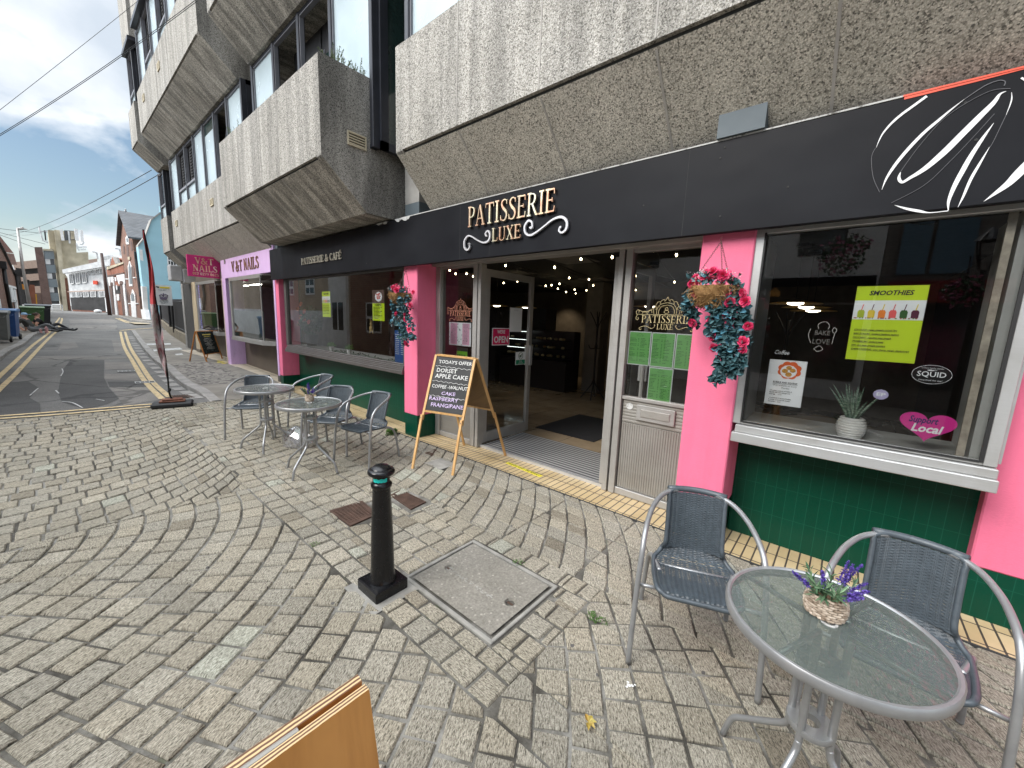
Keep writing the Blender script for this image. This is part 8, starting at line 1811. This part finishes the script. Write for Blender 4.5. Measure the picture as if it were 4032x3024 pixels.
# things hung on the open door leaf, facing +X
DX = -3.425+.008
def fx(par, mb_or_o, y, z):
    Mx = T(DX, y, z)@Matrix.Rotation(R(90), 4, 'Z'); return Mx
def onleaf(t, s_, h, mat, y, z, w_, off=.004, **k):
    o = sans(s_, h, M[mat] if isinstance(mat, str) else mat, None, None, 'lettering', **k); xs = [v.co.x for v in o.data.vertices]; o.data.transform(Matrix.Diagonal((w_/(max(xs)-min(xs)), 1, 1, 1))); o.data.transform(worldmat(t).inverted()@T(DX+off, y, z)@Matrix.Rotation(R(90), 4, 'Z')); o.parent = t
t = thing('open_sign', "pink and white WE'RE OPEN sign hanging from a string on the open door", 'sign', (DX, 3.78, 1.30)); mb = MB(); mb.box(DX, DX+.004, 3.612, 3.942, 1.295, 1.515); mb.build('border', M['paperw'], t); mb = MB(); mb.box(DX+.004, DX+.006, 3.622, 3.932, 1.305, 1.505); mb.build('panel', plain('crimson_sign', (.60, .015, .10), .4), t)
onleaf(t, "WE'RE", .062, 'paperw', 3.775, 1.465, .15, .008, bold=.0015); onleaf(t, 'OPEN', .115, 'paperw', 3.777, 1.365, .27, .008, bold=.003); mb = MB(); mb.tube([(DX, 3.64, 1.512), (DX, 3.77, 1.70), (DX, 3.91, 1.512)], .0025, 5); mb.ball((DX, 3.77, 1.70), .012, 8, 5); mb.build('string', M['black'], t)
t = thing('notice', 'plain white printed notice on the open door above the handle', 'notice', (DX, 4.06, 1.47)); mb = MB(); mb.box(DX, DX+.001, 3.94, 4.19, 1.47, 1.785); mb.build('sheet', M['paperw'], t); onleaf(t, 'Notice', .014, 'gpanel', 4.06, 1.755, .08)
t = thing('dog_sticker', 'green and white Dogs welcome sticker low on the open door', 'sticker', (DX, 4.2, 1.02)); mb = MB(); mb.box(DX, DX+.001, 4.09, 4.305, 1.02, 1.195); mb.build('sheet', M['paperw'], t); mb = MB(); mb.box(DX+.001, DX+.002, 4.10, 4.295, 1.025, 1.085); mb.build('green_panel', plain('dog_green', (.0, .19, .09), .5), t); onleaf(t, 'Dogs', .026, 'paperw', 4.197, 1.068, .06); onleaf(t, 'welcome', .024, 'paperw', 4.197, 1.043, .10)
mb = MB(); mb.tube([(DX+.003, 4.197+.045*math.cos(a), 1.14+.045*math.sin(a)) for a in np.linspace(0, 6.283, 25)[:-1]], .003, 4, closed=True); mb.ball((DX+.003, 4.19, 1.14), (.001, .022, .010), 10, 5); mb.ball((DX+.003, 4.216, 1.153), (.001, .010, .009), 8, 5)
for yy in (4.175, 4.183, 4.2, 4.207): mb.tube([(DX+.003, yy, 1.135), (DX+.003, yy, 1.118)], .0025, 4)
mb.build('dog_symbol', M['ginkd'], t)
# ---------------------------------------------------------------- on the window sills
t = thing('aloe_pot', 'spiky aloe in a ribbed white pot on the right window sill', 'potted plant', (.083, 3.215, .963)); mb = MB(); prof = [(.02, 0), (.048, .001)]
for k in range(8): z = .004+k*.0155; rr = .052+.020*math.sin(math.pi*(k+.6)/8.4); prof += [(rr, z), (rr+.0042, z+.005), (rr+.0042, z+.010), (rr, z+.0145)]
prof += [(.052, .130), (.046, .128), (.044, .118), (.001, .116)]; mb.lathe(prof, n=40); mb.build('pot', plain('white_ceramic', (.72, .72, .70), .3, var=.04), t, True, True, ang=60)
mb = MB(); r_ = random.Random(6)
for k in range(17):
    a = r_.uniform(0, 6.28); ti = r_.uniform(.08, .75) if k > 3 else r_.uniform(.0, .2); L_ = r_.uniform(.15, .24); d = Vector((math.cos(a)*ti, math.sin(a)*ti*.6, 1)).normalized(); s_ = d.cross(Vector((0, -1, .2))).normalized(); u_ = s_.cross(d); b0_ = Vector((.015*math.cos(a), .015*math.sin(a), .115)); N = 8; V = []
    for i in range(N+1):
        v = i/N; c_ = b0_+d*L_*v+Vector((math.cos(a), math.sin(a)*.6, 0))*ti*.05*v*v; w_ = .0125*(1-v)**.75; V += [c_-s_*w_+u_*w_*.35, c_-u_*w_*.35, c_+s_*w_+u_*w_*.35]
    mb.add(V, [(3*i, 3*i+1, 3*i+4, 3*i+3) for i in range(N)]+[(3*i+1, 3*i+2, 3*i+5, 3*i+4) for i in range(N)]+[(3*i, 3*i+3, 3*i+5, 3*i+2) for i in range(N)])
def aloem():
    m, nt, n, l, b = newmat('banded_aloe'); tc = n.new('ShaderNodeTexCoord').outputs['Object']; w_ = n.new('ShaderNodeTexNoise'); w_.inputs['Scale'].default_value = 1; l.new(mapping(n, l, tc, (40, 40, 210)), w_.inputs['Vector']); l.new(ramp(n, l, w_.outputs['Fac'], [(.4, (.05, .13, .075)), (.62, (.26, .34, .26))]), b.inputs['Base Color']); setp(b, Roughness=.5); return m
mb.build('leaves', aloem(), t, True, True)
def small_pot(x, y, label, seed):
    t = thing('small_pot_plant', label, 'potted plant', (x, y, .967), group='tiny pot plants on the left sill'); mb = MB(); mb.lathe([(.025, 0), (.03, .0), (.04, .075), (.036, .075), (.034, .065), (.001, .065)], n=20); mb.build('pot', M['wp'], t, True, True, ang=40)
    mb = MB(); r_ = random.Random(seed)
    for k in range(150): d = rv(r_); d.z = abs(d.z)+.2; leaf_at(mb, Vector((0, 0, .07))+d*r_.uniform(.01, .06), d+rv(r_, .4), rv(r_), .035, .012)
    mb.build('foliage', leafmat('bright_leaf', (.05, .20, .02), (.20, .42, .06)), t, True)
small_pot(-6.99, 3.23, 'left of the two tiny green plants in white pots on the left sill', 1); small_pot(-6.30, 3.21, 'right of the two tiny green plants in white pots on the left sill', 2)
t = thing('rose_plant', 'coral roses in a black pot at the left end of the long window', 'potted plant', (-8.25, 3.42, .967)); mb = MB(); mb.lathe([(.09, 0), (.13, .22), (.12, .22), (.001, .2)], n=18); mb.build('pot', M['black'], t, True, True, ang=40); mb = MB(); m2 = MB(); r_ = random.Random(4)
for k in range(620): d = rv(r_); leaf_at(mb, Vector((0, 0, .50))+Vector((d.x*.24, d.y*.18, d.z*.27))*r_.uniform(.5, 1), d+rv(r_, .6), rv(r_), .07, .045)
for q in ((-.1, .05), (.08, -.02), (.28, -.04), (-.05, .30), (.10, .16), (-.22, -.1), (-.2, .2)): rose_at(m2, (q[0], -.16, .52+q[1]), .045, (.2, -1, .3))
mb.build('foliage', M['dgreen'], t, True); m2.build('flowers', M['coral'], t, True)
mb = MB(); r_ = random.Random(12)
for k in range(60): x = r_.uniform(-6.9, -4.9); leaf_at(mb, (x, 3.23+.03*math.sin(x*5), .972+r_.uniform(0, .01)), rv(r_), (0, 0, 1), .045, .025)
mb.tube([(x, 3.23+.03*math.sin(x*5), .972) for x in np.linspace(-6.9, -4.9, 50)], .003, 4); alone(mb, 'ivy_garland', M['dgreen'], 'thin ivy garland lying along the white left sill', 'garland')
t = thing('menu_stand', 'tall blue menu banner at the right end of the long window', 'banner', (-4.72, 3.2, .967)); mb = MB(); mb.box(-4.90, -4.60, 3.17, 3.176, .97, 1.42); mb.build('panel', plain('royal_blue_print', (.02, .10, .33), .5, var=.1), t)
for c_ in (0, 1):
    for k in range(11): tlines(t, -4.88+c_*.13, -4.79+c_*.13, 1.36-k*.027, .009, 'paperw', 3.168, k+c_*3)
txt('candles', .035, 'paperw', t, -4.75, 1.395, 3.168, .2, shear=.2)
for (x, z, h, lb) in ((-5.52, 1.52, .2, 'small golden rabbit ornament hanging in the long window'),):
    mb = MB(); mb.ball((0, 0, .05), (.045, .03, .055), 10, 7); mb.ball((0, 0, .12), (.032, .026, .030), 10, 7)
    for s_ in (-1, 1): mb.tube([(s_*.012, 0, .14), (s_*.035, 0, .20)], [.012, .005], 6); mb.tube([(s_*.03, 0, .03), (s_*.045, 0, -.03)], [.014, .008], 6)
    mb.xf(T(-5.75, 3.3, 1.36)); alone(mb, 'rabbit_ornament', plain('straw_gold', (.42, .30, .12), .7, var=.3, scale=40), lb, 'ornament', smooth=True)
# salon: topiary column and window display
mb = MB(); r_ = random.Random(5)
for k in range(900): a = r_.uniform(0, 6.28); z = r_.uniform(1.1, 1.95); rr = .20*(1-abs(z-1.5)*.6); leaf_at(mb, (-9.62+rr*math.cos(a), 3.36+.5*rr*math.sin(a), z), rv(r_), rv(r_), .05, .03)
alone(mb, 'topiary', M['dgreen'], 'dark green topiary in the corner of the salon window', 'plant')
mb = MB()
for k in range(40): mb.ball((r_.uniform(-15.2, -13.0), r_.uniform(3.2, 3.4), 1.03), r_.uniform(.02, .05), 6, 4)
alone(mb, 'pebbles', leafmat('pebble', (.03, .03, .03), (.45, .45, .45)), 'dark and white pebbles on the second salon window sill', 'pebbles')
# ---------------------------------------------------------------- inside the cafe
t = thing('cake_counter', 'dark glass fronted cake display counter deep inside the cafe', 'counter', (-5.6, 8.0, .02)); mb = MB(); mb.bbox(-6.9, -4.85, 7.6, 8.2, .023, .72, .01); mb.bbox(-6.9, -4.85, 7.9, 8.2, .72, 1.42, .01); mb.build('cabinet', plain('dark_cabinet', (.02, .017, .018), .35), t)
for z in (.80, 1.0, 1.2): mb = MB(); mb.box(-6.85, -4.9, 7.62, 7.88, z, z+.012); mb.build('shelf', M['greenglass'], t); mb = MB(); mb.box(-6.7, -6.0, 7.66, 7.67, z+.17, z+.178) ; mb.build('shelf_light', emis('cool_strip', (.85, .95, .9), 1.6), t)
mb = MB(); r_ = random.Random(2)
for k in range(46): z = r_.choice((.815, 1.015, 1.215)); mb.ball((r_.uniform(-6.8, -4.95), r_.uniform(7.65, 7.85), z+.02), (.045, .04, .03), 8, 5)
mb.build('cakes', leafmat('cake', (.20, .12, .04), (.50, .45, .30)), t)
mb = MB(); mb.box(-7.8, -7.05, 7.6, 8.2, .023, 1.9); mb.box(-7.0, -6.4, 8.9, 9.4, .023, 2.0); alone(mb, 'fridge', plain('dark_fridge', (.05, .05, .052), .3), 'tall dark drinks fridges behind the cake counter', 'fridge')
def rack(x, y, label):
    t = thing('coat_rack', label, 'coat rack', (x, y, .022), group='black coat racks in the cafe'); mb = MB(); mb.tube([(0, 0, .25), (0, 0, 1.75)], .022, 8)
    for k in range(4): a = R(20+90*k); c_, s_ = math.cos(a), math.sin(a); mb.tube(crom([(0, 0, .45), (.05*c_, .05*s_, .3), (.26*c_, .26*s_, 0)], 4), .014, 6); mb.tube(crom([(0, 0, 1.5), (.06*c_, .06*s_, 1.65), (.17*c_, .17*s_, 1.85)], 4), .011, 6); mb.tube(crom([(0, 0, 1.1), (.12*c_, .12*s_, 1.08), (.16*c_, .16*s_, 1.16)], 4), .010, 6)
    mb.build('stand', M['black'], t, True)
rack(-4.05, 7.5, 'black coat rack seen through the open doorway'); rack(-.65, 6.6, 'black coat rack seen through the right window')
t = thing('white_shelf', 'small white shelf unit beside the inner column', 'shelf', (-3.7, 8.1, .02)); mb = MB()
for z in (.05, .45, .85, 1.2): mb.box(-3.85, -3.45, 8.0, 8.3, z, z+.03)
mb.box(-3.87, -3.84, 8.0, 8.3, .023, 1.25); mb.box(-3.46, -3.43, 8.0, 8.3, .023, 1.25); mb.build('frame', M['wpanel'], t)
def pendant(x, y, z, label):
    t = thing('pendant_lamp', label, 'pendant lamp', (x, y, z), group='gold disc pendant lamps in the cafe'); mb = MB(); mb.lathe([(.03, .045), (.24, .006), (.25, 0), (.24, .002), (.03, .038)], n=36); mb.build('shade', plain('gold_shade', (.62, .42, .14), .4, .4), t, True, True); mb = MB(); mb.ball((0, 0, .006), (.08, .08, .024), 16, 8); mb.build('bulb', emis('pendant_bulb', (1, .88, .68), 3.2), t, True, True); mb = MB(); mb.tube([(0, 0, .045), (0, 0, 2.55-z)], .004, 5); mb.lathe([(.001, 2.52-z), (.07, 2.52-z), (.06, 2.56-z), (.001, 2.56-z)], n=16); mb.build('cord', M['black'], t, True)
for (px, py, Y_, lb) in ((630, 588, 5.4, 'leftmost and highest pendant lamp in the right window'), (680, 606, 5.9, 'middle pendant lamp in the right window'), (712, 622, 6.4, 'rightmost and lowest pendant lamp in the right window')): p = onY(2600+px/1.185, 700+py/1.185, Y_); pendant(*p, lb)
for (px, py, Y_, lb) in ((85, 460, 6.2, 'pendant lamp seen through the open door leaf on the left'), (257, 470, 6.9, 'pendant lamp seen through the middle of the open door leaf'), (993, 465, 6.0, 'pendant lamp seen through the right door screen')): p = onY(1900+px/1.5088, 900+py/1.5088, Y_); pendant(*p, lb)
t = thing('string_lights', 'warm festoon bulbs strung under the black cafe ceiling', 'string lights', (-3.5, 6, 2.4)); bm = emis('warm_bulb', (1, .80, .45), 9); L_ = []
for px, py in [(137,220),(585,182),(770,170),(428,230),(515,293),(632,302),(207,313),(125,323),(375,340),(410,336),(457,328),(447,357),(497,377),(547,363),(553,385),(617,367),(658,338),(1018,132),(1152,157),(910,282),(1140,318),(1005,338),(910,365),(1015,370),(1133,372)]:
    p = onZ(1900+px/1.5088, 900+py/1.5088, 2.40)
    if p[1] > 9.9: continue
    L_.append(p); mb = MB(); mb.ball(p, (.013, .013, .018), 8, 5); mb.build('bulb', bm, t)
for px, py in ((345, 465), (375, 482), (430, 482), (463, 495)): p = onZ(1500+px/1.276, 700+py/1.276, 2.40); L_.append(p); mb = MB(); mb.ball(p, (.013, .013, .018), 8, 5); mb.build('bulb', bm, t)
L_.sort(key=lambda p: p[0]+.15*p[1]); mb = MB()
for a, b in zip(L_[:-1], L_[1:]): mb.tube([Vector(a).lerp(Vector(b), u)+Vector((0, 0, .05-.10*4*u*(1-u)*.5)) for u in np.linspace(0, 1, 6)], .004, 4)
mb.build('cable', M['black'], t)
# wall spots, without modelled fittings, warm the back wall
for x, y, z, e in ((-6.6, 9.6, 2.35, 9), (-4.8, 9.4, 2.35, 7)):
    ld = bpy.data.lights.new('wall_spot', 'SPOT'); ld.energy = e; ld.spot_size = R(95); ld.spot_blend = .8; ld.color = (1, .82, .58); ld.shadow_soft_size = .05; lo = bpy.data.objects.new('wall_spot', ld); COL.objects.link(lo); lo.location = (x, y, z); lo.rotation_euler = (R(22), 0, 0)
# table and bentwood seats glimpsed behind the windows
def cafe_set(x, y, label, lab2):
    t = thing('cafe_table', label, 'table', (x, y, .022), group='dark tables inside the cafe'); mb = MB(); mb.lathe([(.001, .71), (.34, .71), (.34, .74), (.001, .74)], n=28); mb.build('table_top', M['brown'], t, True); mb = MB(); mb.lathe([(.22, 0), (.22, .02), (.03, .05), (.03, .71)], n=16); mb.build('pedestal', M['black'], t, True)
    c_ = thing('cafe_chair', lab2, 'chair', (x+.6, y+.1, .022), group='red padded chairs inside the cafe'); mb = MB(); mb.bbox(-.22, .22, -.22, .22, .42, .50, .03); mb.build('seat', plain('oxblood_seat', (.11, .02, .018), .5), c_, True); mb = MB(); mb.bbox(.17, .22, -.22, .22, .50, .92, .02); mb.build('backrest', plain('oxblood_back', (.11, .02, .018), .5), c_, True)
    for sx in (-1, 1):
        for sy in (-1, 1): mb = MB(); mb.tube([(sx*.18, sy*.18, .42), (sx*.2, sy*.2, 0)], .014, 6); mb.build('leg', M['black'], c_, True)
cafe_set(-7.2, 4.6, 'dark table behind the two tiny pot plants', 'oxblood chair behind the tiny pot plants'); cafe_set(-.05, 4.7, 'dark table behind the aloe pot', 'oxblood chair behind the aloe pot'); cafe_set(-5.9, 4.9, 'dark table behind the ivy garland', 'oxblood chair behind the ivy garland')
t = thing('high_chair', 'white high chair behind the right end of the long window', 'high chair', (-4.95, 4.1, .022)); mb = MB(); mb.bbox(-.2, .2, -.18, .18, .55, .60, .02); mb.bbox(-.2, .2, .14, .18, .60, .98, .02); mb.bbox(-.24, .24, -.34, -.14, .74, .77, .01)
for sx in (-1, 1):
    for sy in (-1, 1): mb.tube([(sx*.17, sy*.15, .55), (sx*.27, sy*.25, 0)], .018, 6)
mb.build('frame', M['wpanel'], t, True)
# plants in the first-floor trough
def tuft(x0, x1, y, z, n, h, label, seed):
    r_ = random.Random(seed); mb = MB()
    for k in range(n):
        p = Vector((r_.uniform(x0, x1), y+r_.uniform(-.08, .08), z)); d = Vector((r_.gauss(0, .45), r_.gauss(-.1, .3), 1)).normalized(); L_ = h*r_.uniform(.4, 1); mb.tube([p, p+d*L_*.5+rv(r_, .01), p+d*L_], .0025, 4, cap=False)
        for j in range(20): leaf_at(mb, p+d*L_*(.25+.75*j/20), rv(r_)+d*.7, d, .026, .008)
    alone(mb, 'trough_plant', leafmat('rosemary_'+str(seed), (.04, .08, .02), (.14, .17, .06)), label, 'plant', 'plants in the concrete trough')
tuft(-4.95, -4.74, 2.40, 4.33, 26, .26, 'larger rosemary tuft on the corner of the concrete trough', 3); tuft(-4.9, -4.72, 2.62, 4.33, 14, .22, 'trailing tuft at the back corner of the concrete trough', 4); tuft(-8.3, -7.7, 2.28, 4.33, 22, .24, 'smaller tuft at the far end of the concrete trough', 5)
# ---------------------------------------------------------------- the two people sitting on the far left kerb
def person(label, joints, edges, rad, mats, paint, head, hat=None, hair=None, glasses=False):
    me = bpy.data.meshes.new('person'); names = list(joints); me.from_pydata([joints[k] for k in names], [(names.index(a), names.index(b)) for a, b in edges], []); o = bpy.data.objects.new('person', me); COL.objects.link(o)
    s_ = o.modifiers.new('s', 'SKIN'); sub = o.modifiers.new('u', 'SUBSURF'); sub.levels = sub.render_levels = 2
    if not me.skin_vertices: bpy.context.view_layer.objects.active = o; me.attributes
    for i, k in enumerate(names): v = me.skin_vertices[0].data[i]; v.radius = (rad[k], rad[k]); v.use_root = (k == 'hip')
    dg = bpy.context.evaluated_depsgraph_get(); dg.update(); m2 = bpy.data.meshes.new_from_object(o.evaluated_get(dg)); bpy.data.objects.remove(o)
    m2.name = 'person'; m2.materials.clear()
    for m_ in mats: m2.materials.append(m_)
    J = {k: Vector(v) for k, v in joints.items()}; nm = list(J)
    for p in m2.polygons: p.use_smooth = True; k = min(nm, key=lambda a: (J[a]-p.center).length); p.material_index = paint.get(k, 0)
    r = bpy.data.objects.new('person', m2); COL.objects.link(r); lab(r, label, 'person', 'people sitting on the left kerb'); return r
skin = plain('skin', (.50, .27, .19), .6, var=.08); tee = plain('charcoal_tee', (.035, .035, .03), .85); blk = plain('black_top', (.014, .014, .016), .85); jeans = plain('grey_jeans', (.12, .125, .13), .85, var=.15)
def hands(jt, side, w, out):
    """palm with five short fingers resting on the ground or lap"""
    w = Vector(w); out = Vector(out).normalized(); s_ = out.cross(Vector((0, 0, 1))).normalized(); E = []; jt[side+'palm'] = tuple(w+out*.05)
    E.append((side+'wr', side+'palm'))
    for i, (o_, l_) in enumerate(((-.032, .055), (-.011, .075), (.010, .08), (.030, .07))): jt[f'{side}k{i}'] = tuple(w+out*.09+s_*o_); jt[f'{side}f{i}'] = tuple(w+out*(.09+l_)+s_*o_*1.3+Vector((0, 0, -.012))); E += [(side+'palm', f'{side}k{i}'), (f'{side}k{i}', f'{side}f{i}')]
    jt[side+'th'] = tuple(w+out*.07-s_*.06); E.append((side+'palm', side+'th')); return E
def sitter(org, facing, label, tee_m, leg_m, knee_up, hatc, hairc, lean=.28):
    f = Vector((math.cos(facing), math.sin(facing), 0)); s_ = Vector((-f.y, f.x, 0)); O = Vector(org); U = Vector((0, 0, 1)); P = lambda a, b, c: tuple(O+f*a+s_*b+U*c)
    J = {'hip': P(0, 0, .12), 'waist': P(-.07, 0, .28), 'chest': P(-.17, 0, .46), 'neck': P(-.20, 0, .60), 'skull': P(-.19, 0, .68), 'crown': P(-.18, 0, .77),
         'lsh': P(-.19, .19, .52), 'rsh': P(-.19, -.19, .52), 'lel': P(-.33, .26, .28), 'rel': P(-.33, -.27, .28), 'lwr': P(-.36, .28, .05), 'rwr': P(-.10, -.26, .10) if knee_up else P(-.38, -.28, .05),
         'lhi': P(.03, .10, .11), 'rhi': P(.03, -.10, .11), 'lkn': P(.43, .13, .36 if knee_up else .12), 'rkn': P(.46, -.12, .14), 'lan': P(.83, .12, .06), 'ran': P(.90, -.12, .06), 'lto': P(.93, .13, .14), 'rto': P(1.0, -.14, .15)}
    E = [('hip', 'waist'), ('waist', 'chest'), ('chest', 'neck'), ('neck', 'skull'), ('skull', 'crown'), ('chest', 'lsh'), ('chest', 'rsh'), ('lsh', 'lel'), ('rsh', 'rel'), ('lel', 'lwr'), ('rel', 'rwr'), ('hip', 'lhi'), ('hip', 'rhi'), ('lhi', 'lkn'), ('rhi', 'rkn'), ('lkn', 'lan'), ('rkn', 'ran'), ('lan', 'lto'), ('ran', 'rto')]
    E += hands(J, 'l', J['lwr'], -f*.6+s_*.3); E += hands(J, 'r', J['rwr'], -f*.6-s_*.3)
    rad = {'hip': .15, 'waist': .135, 'chest': .155, 'neck': .055, 'skull': .088, 'crown': .075, 'lsh': .07, 'rsh': .07, 'lel': .045, 'rel': .045, 'lwr': .030, 'rwr': .030, 'lhi': .10, 'rhi': .10, 'lkn': .068, 'rkn': .068, 'lan': .045, 'ran': .045, 'lto': .036, 'rto': .036}
    for k in J: rad.setdefault(k, .024 if 'palm' in k else .010)
    paint = {k: 1 for k in ('waist', 'chest', 'lsh', 'rsh')}; paint.update({k: 2 for k in ('hip', 'lhi', 'rhi', 'lkn', 'rkn')}); paint.update({k: 3 for k in ('lan', 'ran', 'lto', 'rto')})
    r = person(label, J, E, rad, [skin, tee_m, leg_m, M['black']], paint, None); H = O-f*.18+U*.72
    q = MB(); q.ball((0, 0, 0), (.085, .075, .105), 14, 10); q.ball((.085, 0, -.012), (.020, .014, .020), 8, 6)
    for sy in (-1, 1): q.ball((.0, sy*.076, -.005), (.018, .012, .028), 8, 6)
    q.tube([(.08, -.022, -.05), (.086, 0, -.052), (.08, .022, -.05)], .006, 5); Mh = Matrix.Translation(H)@Matrix.Rotation(facing, 4, 'Z'); q.xf(Mh); q.build('face', skin, r, smooth=True)
    q = MB()
    for sy in (-1, 1): q.ball((.074, sy*.030, .012), (.012, .020, .011), 8, 5)
    if not hatc: q.box(.060, .085, -.065, .065, .002, .030)
    q.xf(Mh); q.build('sunglasses' if not hatc else 'eyes', M['black'], r)
    q = MB()
    if hatc: q.ball((-.004, 0, .045), (.095, .085, .075), 14, 8); q.bbox(.05, .19, -.065, .065, .035, .050, .008)
    else:
        q.ball((-.02, 0, .03), (.088, .084, .095), 14, 8); q.ball((-.10, 0, .05), (.05, .05, .05), 10, 6)
    q.xf(Mh); q.build('cap' if hatc else 'hair', plain('pale_blue_cap', (.28, .45, .62), .8) if hatc else plain('dark_brown_hair', (.05, .03, .02), .7), r, smooth=True); return r
zk = lz(-26.8)
sitter((-27.0, -.52, zk), R(62), 'person in a pale blue cap and charcoal shirt leaning back on the kerb, grey jeans', tee, jeans, True, True, False)
sitter((-27.8, -.16, zk), R(104), 'person in black with sunglasses and tied dark hair, sitting farther from the camera', blk, plain('dark_trousers', (.03, .03, .035), .85), True, False, True)
mb = MB(); p = (-26.35, -.28, zk); mb.lathe([(.04, 0), (.045, .1), (.045, .16), (.03, .17)], p, 12); mb.lathe([(.05, 0), (.055, .2), (.03, .25), (.02, .28)], (p[0]+.02, p[1]+.16, p[2]), 12); alone(mb, 'drink_bottles', plain('red_and_clear_bottle', (.42, .22, .22), .4, var=.9, scale=12), 'red topped bottle and white cup on the kerb by the seated people', 'bottles')
